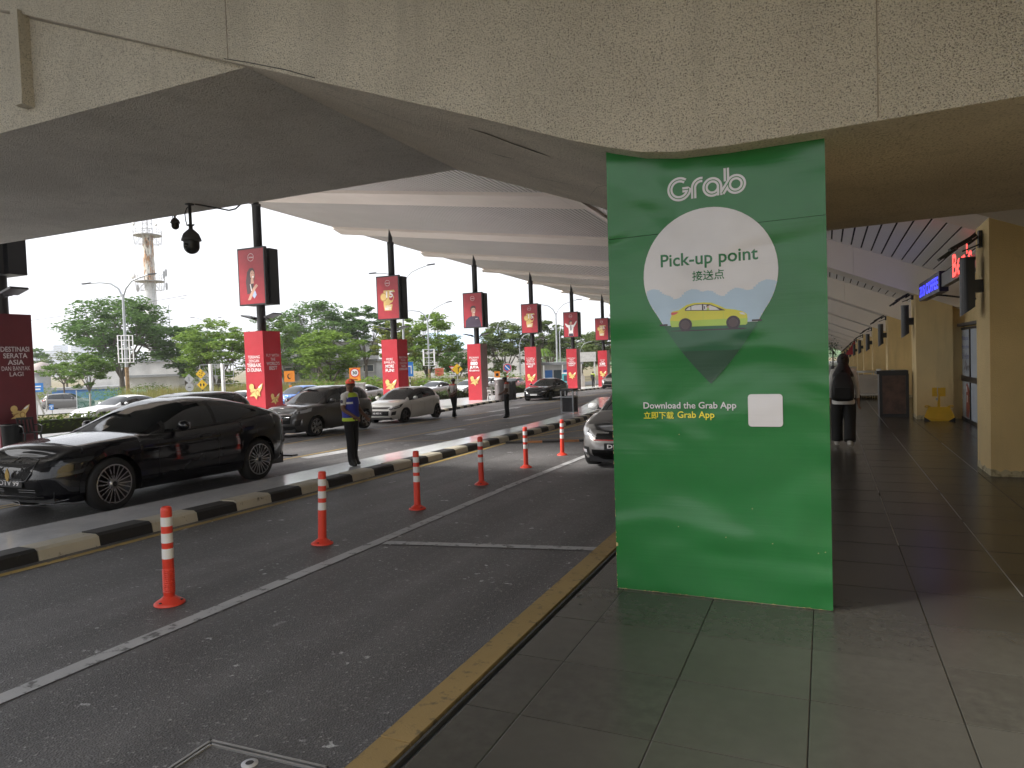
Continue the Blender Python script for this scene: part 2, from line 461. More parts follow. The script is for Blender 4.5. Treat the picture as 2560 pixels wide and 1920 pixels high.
flat('road_arrow', [(-13.2,25.0),(-13.6,25.0),(-13.65,28.0),(-13.95,28.0),(-13.75,29.6),(-13.25,28.0),(-13.5,28.0)], PAINT_W)
flat('road_arrow', [(-15.1,31.0),(-15.5,31.0),(-15.6,34.0),(-15.9,34.0),(-15.6,35.8),(-15.1,34.0),(-15.35,34.0)], PAINT_W)
flat('zebra_patch', [(-11.7,25.6),(-12.1,25.6),(-12.2,28.2),(-11.75,28.2)], PAINT_W)

# ---------------------------------------------------------------- walkway: kerb strip, drain slot, tiles
fl = MB(); fl.box(-1.60, -14, -.2, 2.95, 98, -.007)
floor = tag(fl.build('walkway', GROUT), kind='structure')
ks = MB()
for i in range(60):
    y0 = -8+i*1.5
    ks.box(-1.83, y0+.004, -.5 if y0 < 12 else -1.9, -1.675, y0+1.496, -.004+rng.uniform(-.003, .003))
tag(ks.build('kerb_strip', KERB_Y), kind='structure')
ds = MB(); ds.box(-1.674, -10, -.05, -1.601, 98, -.03); ds.box(-1.650, -10, -.03, -1.636, 98, -.003)
tag(ds.build('drain_slot', mk('drain_slot_grey', (.05, .05, .05), .7)), kind='structure')
tx = [-1.60,-1.32,-.705,-.09,.53,1.145,1.76,2.375,2.80]
def tile_mb(w_, l_):
    b = MB(); g_ = .0025; c = .003
    x0, x1, y0, y1 = g_, w_-g_, g_, l_-g_
    A = [(x0,y0,-.006),(x1,y0,-.006),(x1,y1,-.006),(x0,y1,-.006)]
    B = [(x0,y0,-c*.4),(x1,y0,-c*.4),(x1,y1,-c*.4),(x0,y1,-c*.4)]
    T = [(x0+c,y0+c,0),(x1-c,y0+c,0),(x1-c,y1-c,0),(x0+c,y1-c,0)]
    f = [(8,9,10,11)]+[(i,(i+1)%4,4+(i+1)%4,4+i) for i in range(4)]+[(4+i,4+(i+1)%4,8+(i+1)%4,8+i) for i in range(4)]
    return b.add(A+B+T, f)
rest = MB()
for j in range(len(tx)-1):
    w_ = tx[j+1]-tx[j]; first = None
    for k in range(-7, 158):
        y = 2.88+.602*k
        if -5 <= k <= 24 and not (j == 7 and k < 6):
            lo = (tx[j], y, rng.uniform(-.0007, .0007))
            if first is None: first = tile_mb(w_, .602).build('tile', TILE, floor, lo)
            else: instance(first, 'tile', floor, lo)
        else:
            t_ = tile_mb(w_, .602); rest.add([(p[0]+tx[j], p[1]+y, p[2]) for p in t_.v], t_.f)
tag(rest.build('paving', TILE, floor), kind='stuff')
jf = MB()  # pale broken strips paint the light reflected along the tile joints
for x_, a, b in ((.53, 6.5, 19.5), (1.145, 5.4, 15.0), (1.145, 16, 24), (1.76, 10.5, 13.5)):
    y = a
    while y < b:
        l_ = rng.uniform(.4, 2.2); jf.box(x_-.0035, y, -.004, x_+.0035, min(b, y+l_), .0006); y += l_+rng.uniform(.02, .25)
jf.build('joint_glint', mk('glint_pale', (.42, .41, .38), .5), floor)

# ---------------------------------------------------------------- kerbs and islands
def island(name, fF, fB, y0, y1, kerb_y0, kerb_y1, label_mat, h=.13, both=False):
    mb = MB(); strip(mb, lambda y: fB(y), lambda y: fF(y)-.30, y0, y1, h-.012, 1.0, 3)
    # back kerb
    n = int(y1-y0)
    P = [[(fB(y0+i), y0+i, zg(fB(y0+i), y0+i)-.05), (fB(y0+i), y0+i, zg(fB(y0+i), y0+i)+h-.012)] for i in range(n+1)]
    mb.grid(P, 0, False, True)
    isl = tag(mb.build(name, label_mat), kind='structure')
    L = .655; y = kerb_y0; k = 0
    while y < kerb_y1:
        a = Vector((fF(y), y)); b = Vector((fF(y+L), y+L)); d = (b-a); d = Vector((d.x, d.y, 0)).normalized()
        n_ = Vector((d.y, -d.x, 0))                      # towards the road
        lift = rng.uniform(-.006, .006)
        za, zb = zg(a.x, a.y), zg(b.x, b.y)
        A = Vector((a.x, a.y, za)); B = Vector((b.x, b.y, zb)); g_ = d*.006
        V = []
        for p in (A+g_, B-g_):
            V += [p-n_*.31+Vector((0,0,-.1)), p-n_*.31+Vector((0,0,h+lift)), p-n_*.075+Vector((0,0,h+lift)), p-n_*.03+Vector((0,0,h-.025+lift)), p+n_*.005+Vector((0,0,-.1))]
        kb = MB().add(V, [(0,1,2,3,4),(9,8,7,6,5),(0,5,6,1),(1,6,7,2),(2,7,8,3),(3,8,9,4)])
        kb.build('kerb_block', KERB_B if k % 2 else KERB_W, isl)
        y += L*d.y; k += 1
    return isl
med = island('median_island', MF, MBk, -14, 44, -1.0, 36, MTILE)
far_isl = island('pillar_pavement', IF, IB, -10, 110, 19.0, 84, MTILE)
# tile joints on the median: thin proud sheets read as slabs
L = .6; y = 1.0; k = 0
while y < 25:
    for u0, u1 in ((0, .5), (.5, 1)):
        V = []
        for yy in (y+.003, y+L-.003):
            a, b = MBk(yy)+.02, MF(yy)-.31
            for u in (u0, u1):
                x = a+(b-a)*(u+(.003 if u == u0 else -.003)); V.append((x, yy, zg(x, yy)+.13-.004+rng.uniform(-.0006, .0006)))
        MB().add(V, [(0,1,3,2)]).build('tile', MTILE, med)
    y += L; k += 1
# drain cover frame in the road
dc = thing('drain_cover', 'square steel access cover with double frame set in the asphalt beside the kerb', 'manhole cover', (-2.30, 1.98, zg(-2.3, 2.0)))
fr = MB()
for s0, s1 in ((.335, .322), (.308, .298)):
    for q in range(4):
        a = Matrix.Rotation(q*math.pi/2, 3, 'Z')
        p = a @ Vector((-s0, (s0+s1)/2, .012)); q_ = a @ Vector((s0, (s0+s1)/2, .012))
        fr.bar(p, q_, s0-s1, .016)
fr.build('frame', mk('worn_steel', (.5, .5, .5), .35, .8), dc, None, R(2))
MB().box(-.297, -.297, 0, .297, .297, .012).build('infill', ASPHALT, dc, None, R(2))
hk = MB(); hk.lathe([(.0,.017),(.036,.017),(.036,.008)], 18, (-.02, .245, 0)); hk.lathe([(.018,.0185),(.0,.0185)], 14, (-.02, .245, 0), mat=1)
hk.build('lifting_eye', [mk('plate_grey', (.5, .5, .52), .4), BLACKM], dc, None, R(2))
# speed hump across the near lane
hp = thing('speed_hump', 'black and orange rubber speed hump strip across the drop-off lane', 'speed hump', (0, 0, 0))
a, b = Vector((-7.45, 16.0)), Vector((-2.2, 17.9)); n = 12
for i in range(n):
    p = a.lerp(b, i/n); q = a.lerp(b, (i+.985)/n); d = (q-p).normalized(); s_ = Vector((-d.y, d.x))
    V = []
    for c in (p, q):
        for off, hh in ((-.17, .0), (-.08, .035), (.08, .035), (.17, .0)):
            e = c+s_*off; V.append((e.x, e.y, zg(e.x, e.y)+.003+hh))
    MB().add(V, [(0,4,5,1),(1,5,6,2),(2,6,7,3),(0,1,2,3),(7,6,5,4)]).build('hump_module', PAINT_O if i % 2 else KERB_B, hp)

# ---------------------------------------------------------------- concrete entrance frame
prof = [(-9.6,6.155),(-8.5,5.74),(-7.38,5.32),(-5.9,4.765),(-4.48,4.23),(-3.27,3.78),(-2.24,3.395),(-1.85,3.24),(-1.55,3.125),(-1.3,3.04),(-1.08,2.975),(-.85,2.94),(-.55,2.93),(0,2.935),(1,2.955),(2.2,2.97),(4.4,2.98)]
YF, YB, ZT = 4.55, 8.42, 7.3
cf = thing('concrete_portal', 'huge stucco coated concrete portal frame with a sloping arm over the road', 'concrete portal', (0, 0, 0))
am = MB()
for (x0, z0), (x1, z1) in zip(prof, prof[1:]):
    am.add([(x0,YF,z0),(x1,YF,z1),(x1,YF,ZT),(x0,YF,ZT)], [(0,1,2,3)], 0)
    am.add([(x0,YB,z0),(x1,YB,z1),(x1,YB,ZT),(x0,YB,ZT)], [(3,2,1,0)], 0)
    am.add([(x0,YF,z0),(x1,YF,z1),(x1,YB,z1),(x0,YB,z0)], [(3,2,1,0)], 1, True)
am.add([(-9.6,YF,ZT),(4.4,YF,ZT),(4.4,YB,ZT),(-9.6,YB,ZT)], [(0,1,2,3)], 0)
am.add([(-9.6,YF,6.155),(-9.6,YB,6.155),(-9.6,YB,ZT),(-9.6,YF,ZT)], [(0,3,2,1)], 0)
am.build('arm', [STUCCO, COLUMN], cf)
inf = MB()
inf.add([(-9.6,4.62,4.6),(-9.6,4.62,6.12),(-4.5,4.62,4.24),(-4.5,4.62,4.232)], [(0,3,2,1)])
inf.add([(-4.5,4.62,4.232),(-9.6,4.62,4.232),(-9.6,4.62,4.6)], [(0,2,1)][::-1])
o = inf.build('infill_panel', STUCCO, cf)
sl = MB()
sl.add([(-34,4.62,4.232),(-4.49,4.62,4.232),(-4.49,8.38,4.232),(-34,8.38,4.232)], [(3,2,1,0)], 1)
sl.box(-34, 4.63, 4.24, -4.49, 8.38, 4.62, 0)
sl.build('slab', [STUCCO, SOFFIT], cf)
MB().box(-1.28, 4.80, -.15, -.03, 8.25, 3.4).build('column', COLUMN, cf)
dp = MB(); dp.box(-7.47, 4.50, 4.47, -7.36, 4.619, 5.345); dp.box(-7.478, 4.492, 4.40, -7.352, 4.619, 4.49)
dp.build('downpipe', STUCCO, cf)
jt = MB()
for x_, z0 in ((-4.62, 4.30), (.30, 2.962)): jt.box(x_-.004, YF-.003, z0, x_+.004, YF+.01, ZT)
jt.build('expansion_joint', mk('joint_dark', (.3, .265, .2), .9), cf)  # darker strip down each vertical joint
def on_arm(x, y, off=.004):
    z = float(np.interp(x, [p[0] for p in prof], [p[1] for p in prof])) - off
    return (x, y, z)
def crack(pts, w_):
    ck = MB()
    for i in range(len(pts)-1):
        (x0, y0), (x1, y1) = pts[i], pts[i+1]
        a, b = w_*(1 if i else .2), w_*(1 if i < len(pts)-2 else .1)
        ck.add([on_arm(x0, y0-a), on_arm(x0, y0+a), on_arm(x1, y1+b), on_arm(x1, y1-b)], [(0,1,2,3)])
    ck.build('crack', CRACK, cf)
CRACK = mk('crack_dark', (.09, .07, .04), .9)
crack([(-3.95,4.95),(-3.6,5.3),(-3.3,5.6),(-3.05,5.95),(-2.9,6.1)], .006)
crack([(-2.9,6.1),(-2.78,6.13),(-2.66,6.12)], .016)
crack([(-2.60,5.05),(-2.45,5.12),(-2.3,5.3),(-2.15,5.4),(-2.05,5.46)], .034)
crack([(-3.2,7.2),(-2.6,7.0),(-2.2,6.9)], .006)
crack([(-1.4,5.6),(-2.0,6.6),(-2.4,7.6)], .004)
cb = MB()
cb.tube([(-4.66,YF-.004,4.31),(-4.4,YF-.006,4.225),(-4.0,YF-.006,4.085),(-3.7,YF-.004,3.96)], .0035, 5)
cb.build('cable', BLACKM, cf)

# ---------------------------------------------------------------- long ribbed canopy behind the frame
KX = -8.4
def zr(x, y):
    b = 4.21-.427*x if x > KX else 7.80+.14*(KX-x)
    return b-.02*(y-18)
can = thing('canopy', 'long ribbed canopy with pale beige beams and narrow grey soffit slats', 'canopy', (0, 0, 0))
rt = MB()
for y0, y1 in ((-34, 4.5), (8.45, 34), (34, 60), (60, 98)):
    for x0, x1 in ((KX, 2.95), (-27.35, KX)):
        if y0 < 0:  # unseen deck behind the camera, added and cut to shape the light
            x0 = -30 if x0 < -20 else x0
        y0_ = y0 if (x0 < -20 and y0 > 0) else (.25 if (x0 > -20 and y0 < 0) else y0)
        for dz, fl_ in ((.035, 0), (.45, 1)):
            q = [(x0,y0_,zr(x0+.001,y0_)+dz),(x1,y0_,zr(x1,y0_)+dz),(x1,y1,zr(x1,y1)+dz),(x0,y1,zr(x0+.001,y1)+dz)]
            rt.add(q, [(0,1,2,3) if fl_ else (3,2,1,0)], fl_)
for y0 in (8.45,):
    x0, x1 = -27.35, KX
    rt.add([(x0,y0,zr(x0,y0)+.035),(x1,y0,zr(x1,y0)+.035),(x1,y0,zr(x1,y0)+.45),(x0,y0,zr(x0,y0)+.45)], [(0,1,2,3)], 2)
rt.add([(-27.35,8.45,zr(-27.35,8.45)-.02),(-27.35,98,zr(-27.35,98)-.02),(-27.35,98,zr(-27.35,98)+.45),(-27.35,8.45,zr(-27.35,8.45)+.45)], [(3,2,1,0)], 2)
rt.build('roof_and_shade_deck', [DARKV, ROOFTOP, BEIGE], can)
def slat_mb(ln, w_, slope):
    b = MB(); h = .022; s_ = -.02*ln
    V = [(0,0,0),(w_,0,-slope*w_),(w_,0,-slope*w_+h),(0,0,h)]
    V += [(x, ln, z+s_) for x, _, z in V]
    return b.add(V, [(0,1,2,3),(7,6,5,4),(0,4,5,1),(1,5,6,2),(2,6,7,3),(3,7,4,0)])
far_sl = MB()
beam_y = [14.3+10.2*k for k in range(0, 9)]
BW = 2.3
protos = {}
def slat(x, y, ln, w_, slope, own):
    b = None
    key = (round(ln, 2), round(w_, 3), slope)
    z = zr(x+.001, y)
    if own:
        if key in protos: instance(protos[key], 'slat', can, (x, y, z))
        else: protos[key] = slat_mb(ln, w_, slope).build('slat', SLAT if slope < .2 else SLAT_IN, can, (x, y, z))
    else:
        t_ = slat_mb(ln, w_, slope); far_sl.add([(p[0]+x, p[1]+y, p[2]+z) for p in t_.v], t_.f, 0 if slope < .2 else 1)
for k, yb in enumerate(beam_y[:-1]):
    y0, y1 = yb+BW, yb+10.2
    x = -27.3; pitch = .2 if k < 3 else .4
    while x < KX-.1:
        slat(x, y0, y1-y0, pitch-(.06 if pitch < .3 else .11), .14, k in (0, 1)); x += pitch
inner_y = [10.2+7.6*k for k in range(0, 12)]
for k, yb in enumerate(inner_y):
    y0, y1 = yb+.9, yb+7.6
    x = KX; pitch = .2 if k < 3 else .4
    while x < 2.75:
        slat(x, y0, y1-y0, pitch-.034, .427, k < 3 and x > -1.0); x += pitch
tag(far_sl.build('slat_run', [SLAT, SLAT_IN], can), kind='stuff')
# outer beams: a row of soffit panels each
for k, yb in enumerate(beam_y):
    bm_ = MB(); th = .13
    def pnl(x0, x1, ya0, ya1):
        V = []
        for y in (yb, yb+BW):
            e0, e1 = (x0, x1)
            V += [(e0, y, zr(e0, y)-th), (e1, y, zr(e1, y)-th), (e1, y, zr(e1, y)+.03), (e0, y, zr(e0, y)+.03)]
        return MB().add(V, [(0,1,2,3),(7,6,5,4),(0,4,5,1),(1,5,6,2),(2,6,7,3),(3,7,4,0)])
    xs_ = [-27.2+1.3*i for i in range(0, 15)]
    end = MB(); V = []
    for y, xe in ((yb, -27.4), (yb+BW, -28.5)):
        V += [(xe, y, zr(xe, y)-th), (-27.206, y, zr(-27.2, y)-th), (-27.206, y, zr(-27.2, y)+.1), (xe, y, zr(xe, y)+.1)]
    end.add(V, [(0,1,2,3),(7,6,5,4),(0,4,5,1),(1,5,6,2),(2,6,7,3),(3,7,4,0)])
    be = end.build('beam', BEIGE, can)
    for x0 in xs_:
        x1 = min(x0+1.3, KX)
        if x1-x0 > .1: pnl(x0+.003, x1-.003, 0, 0).build('panel', BEIGE, be)
# inner beams running to the pilasters
for k, yb in enumerate(inner_y):
    dp_ = .40 if k == 0 else .64
    b = MB()
    for x0, x1 in ((-5.0, -2.1), (-2.095, .62), (.625, 2.79)):
        V = []
        for y in (yb-.02, yb+.88):
            V += [(x0,y,zr(x0+.001,y)-dp_),(x1,y,zr(x1,y)-dp_),(x1,y,zr(x1,y)+.03),(x0,y,zr(x0+.001,y)+.03)]
        b.add(V, [(0,1,2,3),(7,6,5,4),(0,4,5,1),(1,5,6,2),(2,6,7,3),(3,7,4,0)])
    b.build('beam', PALE, can)
rb = MB()
for y0, y1 in ((16.7, 98),):
    V = []
    for y in (y0, y1): V += [(KX-.12,y,zr(KX-.12,y)-.14),(KX+.12,y,zr(KX+.12,y)-.14),(KX+.12,y,zr(KX+.12,y)+.02),(KX-.12,y,zr(KX-.12,y)+.02)]
    rb.add(V, [(0,1,2,3),(7,6,5,4),(0,4,5,1),(1,5,6,2),(2,6,7,3),(3,7,4,0)])
rb.build('ridge_beam', BEIGE, can)

# ---------------------------------------------------------------- terminal wall and pilasters
tb = thing('terminal_building', 'yellow rendered terminal wall with square pilasters along the walkway', 'building', (0, 0, 0))
wl = MB(); wl.box(2.8, -12, -.1, 3.1, 98, 3.6); wl.build('wall', WALLY, tb)
for k, yb in enumerate(inner_y):
    p = MB(); top = zr(1.85, yb)
    p.box(1.85, yb, -.01, 2.55 if k else 2.9, yb+.82, top-.01)
    if k: p.box(2.55, yb+.2, -.01, 2.81, yb+.7, top-.02)
    p.build('pilaster', WALLY, tb)
stn = m_worn('plinth_stain', (.60, .52, .33), (.3, .25, .15), .5, 11, .85)
for yb in inner_y[:3]:
    n = 14; pl = MB()
    for (ax, ay, bx, by) in ((1.847, yb+.82, 1.847, yb), (1.847, yb-.003, 2.55, yb-.003)):
        top_ = [.05+.05*rng.random() for _ in range(n+1)]
        for i in range(n):
            u0, u1 = i/n, (i+1)/n
            pl.add([(ax+(bx-ax)*u0, ay+(by-ay)*u0, .0), (ax+(bx-ax)*u1, ay+(by-ay)*u1, .0), (ax+(bx-ax)*u1, ay+(by-ay)*u1, top_[i+1]), (ax+(bx-ax)*u0, ay+(by-ay)*u0, top_[i])], [(0,1,2,3)])
    pl.build('plinth_stain', stn, tb)
wn = MB(); wn.box(2.77, 41.4, .9, 2.80, 43.0, 2.6); wn.build('window', GLASS, tb)
# ---------------------------------------------------------------- pick-up point board
VX, VY, VZ = Vector((1,0,0)), Vector((0,1,0)), Vector((0,0,1))
def ribbon(path, wd):
    out = []; pts = [Vector(p) for p in path]; L = []; Rr = []
    for i, p in enumerate(pts):
        d = (pts[min(i+1, len(pts)-1)]-pts[max(i-1, 0)]).normalized(); n = Vector((-d.y, d.x))*wd/2
        L.append(p+n); Rr.append(p-n)
    return [(Rr[i], Rr[i+1], L[i+1], L[i]) for i in range(len(pts)-1)]
def arc(cx, cy, r, a0, a1, n=20, ry=None):
    ry = ry or r
    return [(cx+r*math.cos(R(a0+(a1-a0)*i/n)), cy+ry*math.sin(R(a0+(a1-a0)*i/n))) for i in range(n+1)]
def ribs(mb, fr, path, wd, off, mat=0):
    for i, q in enumerate(ribbon(path, wd)): mb.plate(fr, [tuple(v) for v in q], off+4e-6*i, mat)

bd = thing('pickup_board', 'tall green pick-up point board wrapped round the column at the kerb', 'sign board', (0, 4.73, 0))
BF = (Vector((0,0,0)), VX, VZ)
top = [(-1.36,3.10),(-1.30,3.075),(-1.23,3.05),(-1.12,3.015),(-.99,2.993),(-.85,2.978),(-.70,2.97),(-.52,2.972),(-.35,2.975),(-.15,2.972),(.02,2.97)]
sh = MB(); o_l = [(-1.37,.004),(.02,.004),(.02,2.47),(-1.365,2.455)]
sh.ext(BF, o_l, -.30, 0.0, 0)
sh.build('lower_sheet', GREEN, bd)
sh = MB(); sh.ext(BF, [(-1.365,2.458),(.02,2.472)]+top[::-1], -.30, .003, 0); sh.build('upper_sheet', GREEN, bd)
sh = MB(); sh.ext(BF, [(-.135,.005),(.021,.005),(.021,2.465),(-.14,2.455),(-.138,1.6)], -.01, .0055, 0); sh.build('side_flap', GREEN, bd)
lg = MB()
G_ = arc(-.865, 2.74, .062, 52, 360, 36) + [(-.803,2.733),(-.845,2.733)]
r_ = [(-.772,2.668),(-.772,2.725)] + arc(-.722, 2.735, .050, 180, 80, 12)
a_ = arc(-.652, 2.727, .046, 350, -10, 32)
a2 = [(-.606,2.668),(-.606,2.735)]
b1_ = [(-.562,2.837),(-.562,2.752)]
b2_ = [(-.592,2.678),(-.545,2.748)] + arc(-.505, 2.727, .046, 140, -200, 32)
for i, p in enumerate((G_, r_, a_, a2, b1_, b2_)):
    ribs(lg, BF, p, .0345, .0060+.0004*i, 0); ribs(lg, BF, p, .0060, .0062+.0004*i, 1)
lg.build('logo', [B_WHITE, GREEN], bd)
pcx, pcz, pr = -.69, 2.17, .43
def pin_hw(z):
    if z > pcz-.253: return math.sqrt(max(0, pr*pr-(z-pcz)**2))
    t_ = (z-1.445)/(pcz-.253-1.445); t_ = max(0, min(1, t_))
    return .347*(t_**.93)+.0+.018*math.sin(math.pi*min(1, t_*1.0))*1.0
zs_ = [pcz+pr*math.sin(R(a)) for a in range(90, -37, -6)] + [pcz-.253-.473*i/16 for i in range(1, 17)]
pn = MB()
zsn = zs_
out = [(pcx-pin_hw(z), z) for z in zsn] + [(pcx+pin_hw(z), z) for z in zsn[::-1]]
for za, zb in zip(zsn, zsn[1:]):
    pn.plate(BF, [(pcx-pin_hw(za), za), (pcx-pin_hw(zb), zb), (pcx+pin_hw(zb), zb), (pcx+pin_hw(za), za)], .0062, 0)
cl_t = [(-1.12,2.06),(-1.09,2.083),(-1.055,2.092),(-1.02,2.083),(-.99,2.055),(-.97,2.045),(-.94,2.035),(-.915,2.012),(-.88,2.02),(-.865,2.035),(-.84,2.06),(-.80,2.073),(-.76,2.068),(-.735,2.05),(-.70,2.058),(-.665,2.05),(-.635,2.025),(-.60,2.012),(-.585,2.02),(-.56,2.045),(-.52,2.063),(-.48,2.055),(-.455,2.042),(-.42,2.045),(-.40,2.065),(-.37,2.09),(-.33,2.102),(-.29,2.095),(-.25,2.075)]
cx_ = [p[0] for p in cl_t]; cz_ = [p[1] for p in cl_t]
zr_ = [1.84+.012*i for i in range(0, 24)]
for za, zb in zip(zr_, zr_[1:]):
    nx = 60
    for i in range(nx):
        x0, x1 = -1.13+.88*i/nx, -1.13+.88*(i+1)/nx
        tz = float(np.interp((x0+x1)/2, cx_, cz_))
        hw = min(pin_hw(za), pin_hw(zb))
        if x0 < pcx-hw-.01 or x1 > pcx+hw+.01 or za > tz: continue
        pn.plate(BF, [(max(x0, pcx-pin_hw(za)), za), (min(x1, pcx+pin_hw(za)), za), (min(x1, pcx+pin_hw(zb)), min(zb, tz)), (max(x0, pcx-pin_hw(zb)), min(zb, tz))], .0068, 1)
zg_ = [1.838-.396*i/18 for i in range(19)]
for i, (za, zb) in enumerate(zip(zg_, zg_[1:])):
    pn.plate(BF, [(pcx-pin_hw(za), za), (pcx-pin_hw(zb), zb), (pcx+pin_hw(zb), zb), (pcx+pin_hw(za), za)], .0069, 2 if i < 8 else 3)
for x0, x1, z0 in ((-1.018,-.965,1.846),(-.425,-.365,1.848)): pn.plate(BF, [(x0,z0-.008),(x1,z0-.008),(x1,z0+.004),(x0,z0+.004)], .0075, 4)
pn.build('pin_print', [B_WHITE, B_BLUE, B_DK, B_RDK, B_BLK], bd)
def cq(x, y): return (-.95+(x-585)*.000773, 1.88-.00004*(x-585)-.00078*(y-330))
def poly(mb, pts, off, mat): mb.plate(BF, [cq(*p) for p in pts][::-1], off, mat)
tx_ = MB()
poly(tx_, [(590,372),(588,330),(600,300),(598,275),(610,262),(665,250),(735,205),(790,190),(870,185),(940,188),(1000,212),(1055,240),(1130,248),(1190,262),(1225,285),(1231,320),(1228,362),(1215,374),(600,396)], .0076, 0)
poly(tx_, [(590,372),(588,340),(660,345),(720,325),(780,338),(1060,325),(1115,303),(1175,322),(1231,318),(1228,362),(1215,374),(600,396)], .0080, 1)
poly(tx_, [(716,252),(722,235),(745,220),(800,203),(870,199),(930,203),(990,226),(1055,254),(1005,256),(722,256)], .0081, 2)
poly(tx_, [(724,250),(750,226),(800,209),(862,205),(862,250)], .0085, 3)
poly(tx_, [(874,205),(926,209),(980,230),(1008,251),(874,250)], .0085, 3)
poly(tx_, [(766,215),(772,215),(772,250),(766,250)], .0087, 2); poly(tx_, [(879,218),(887,216),(888,240),(879,242)], .0087, 2)
poly(tx_, [(900,250),(902,236),(912,232),(922,238),(922,250)], .0087, 1); poly(tx_, [(903,234),(902,216),(916,212),(923,222),(918,236)], .0088, 6); poly(tx_, [(899,222),(900,209),(915,204),(926,208),(924,214),(908,216),(903,228)], .0089, 2)
poly(tx_, [(598,270),(662,266),(648,280),(620,292),(600,292)], .0082, 5); poly(tx_, [(1165,272),(1195,270),(1217,290),(1180,288)], .0082, 3)
for c in ((718,375),(1115,355)):
    p = cq(*c)
    tx_.plate(BF, [(p[0]+.044*math.cos(a*math.pi/14), p[1]+.044*math.sin(a*math.pi/14)) for a in range(28)], .0083, 2)
    tx_.plate(BF, [(p[0]+.030*math.cos(a*math.pi/14), p[1]+.030*math.sin(a*math.pi/14)) for a in range(28)], .0087, 4)
for x_ in (741, 868, 1035): poly(tx_, [(x_,256),(x_+2,256),(x_+4,330),(x_+2,330)], .0083, 1)
poly(tx_, [(590,432),(600,428),(1180,398),(1230,400),(1200,410),(700,432)], .0074, 2)
tx_.build('taxi_print', [B_YEL, B_LIME, B_BLK, B_WHITE, mk('board_hub', (.10, .075, .085), .3), B_RED, B_SKIN], bd)
for args, m_ in ((('Pick-up point', -.69, 2.262, None, .622, .0075, 0, .016), B_TXT), (('\u63a5\u9001\u70b9', -.692, 2.158, None, .205, .0075, 0, .010), B_TXT),
    (('Download the Grab App', -1.145, 1.293, None, .612, .0065, 0, .010, 'l'), B_WHITE), (('\u7acb\u5373\u4e0b\u8f7d', -1.145, 1.232, None, .205, .0065, 0, .010, 'l'), B_TY), (('Grab App', -.915, 1.230, None, .242, .0065, 0, .012, 'l'), B_TY)):
    lt = MB(); write(lt, BF, *args); lt.build('lettering', m_, bd)
cd = MB(); rr_ = []
for cx, cz, a0 in ((-.27,1.35,0),(-.44,1.35,90),(-.44,1.18,180),(-.27,1.18,270)):
    rr_ += [(cx+.02*math.cos(R(a0+a)), cz+.02*math.sin(R(a0+a))) for a in (0,30,60,90)]
cd.plate(BF, rr_, .0065, 0); cd.build('white_card', B_WHITE, bd)
chp = MB(); CH = mk('chipped_board_edge', (.5, .4, .2), .8)
rb_ = random.Random(3)
for i in range(46):
    z = rb_.uniform(.0, 1.9)**1.15; chp.plate(BF, [(-1.3705,z),(-1.3705+rb_.uniform(.002,.006),z+.004),(-1.3705,z+rb_.uniform(.006,.03))][::-1], .0012, 0)
for i in range(36):
    x = rb_.uniform(-1.36, .0); chp.plate(BF, [(x,.004),(x+rb_.uniform(.01,.05),.004),(x+.015,.004+rb_.uniform(.002,.007))], .0062, 0)
chp.plate(BF, [(-1.369,.30),(-1.355,.305),(-1.355,.325),(-1.369,.33)], .0015, 0)
for x, z in ((-.93,.47),(-.62,.42),(-.33,.40),(-.06,.36),(-.02,.37),(-.91,1.10),(-.45,.62)): chp.plate(BF, [(x,z),(x+.006,z+.001),(x+.005,z+.006),(x,z+.004)], .0066, 0)
chp.build('chipped_edge', CH, bd)
bt_ = MB(); bt_.box(-1.36, .003, -.002, .01, .012, .006); bt_.build('sealant_line', mk('sealant', (.36, .33, .26), .8), bd)

# ---------------------------------------------------------------- flexible orange posts
def post(first):
    t = thing('flexible_post', '', 'bollard')
    pr_ = [(.043,.045),(.0425,.25),(.0405,.72),(.038,.742),(.027,.75),(.024,.75),(.0,.744)]
    if first: pr_ = [(.0405,.045),(.0405,.085)] + [(q, .09+.0155*i+d) for i in range(12) for q, d in ((.0445,0),(.0445,.009),(.0395,.0105),(.0395,.015))] + [(.041,.28),(.0405,.72),(.038,.742),(.030,.75),(.026,.748),(.026,.735),(.0,.733)]
    MB().lathe(pr_, 20).build('post', ORANGE, t)
    b = MB(); b.lathe([(.112,0),(.112,.010),(.096,.022),(.060,.044),(.048,.056),(.042,.058)], 24); b.build('base', ORANGE, t)
    bl = MB()
    for k in range(3):
        a = 2*math.pi*k/3+.5; bl.lathe([(.016,.024),(.016,.029),(.0,.032)], 8, (.082*math.cos(a), .082*math.sin(a), 0))
    bl.build('bolt', BLACKM, t)
    for z0, z1 in ((.352,.430),(.474,.548),(.602,.672)):
        MB().lathe([(.0422,z0),(.0418,z1)], 20).build('reflective_band', REFL, t)
    return t
bp = [(-4.63,3.71),(-4.77,5.66),(-4.82,7.58),(-4.93,9.63),(-5.02,11.62),(-5.05,13.62)]
bl_lab = ['orange flexible post with ribbed lower sleeve, nearest of its row', 'smooth orange flexible post second along the row from the ribbed one', 'orange flexible post third along its row, in front of the standing guard', 'orange flexible post fourth along its row beside the lane line',
          'orange flexible post fifth along its row, near the speed hump', 'orange flexible post last in its row, beside the silver sedan']
p0 = post(True); p1 = post(False)
for i, (x, y) in enumerate(bp):
    o = p0 if i == 0 else (p1 if i == 1 else copy_tree(p1))
    o.location = (x, y, zg(x, y)+.001); o.rotation_euler = (R(rng.uniform(-1, 1)), R(-2.2 if i in (1,) else rng.uniform(-1.4, .2)), rng.uniform(0, 6))
    o['label'] = bl_lab[i]; o['group'] = 'orange posts along the lane line'

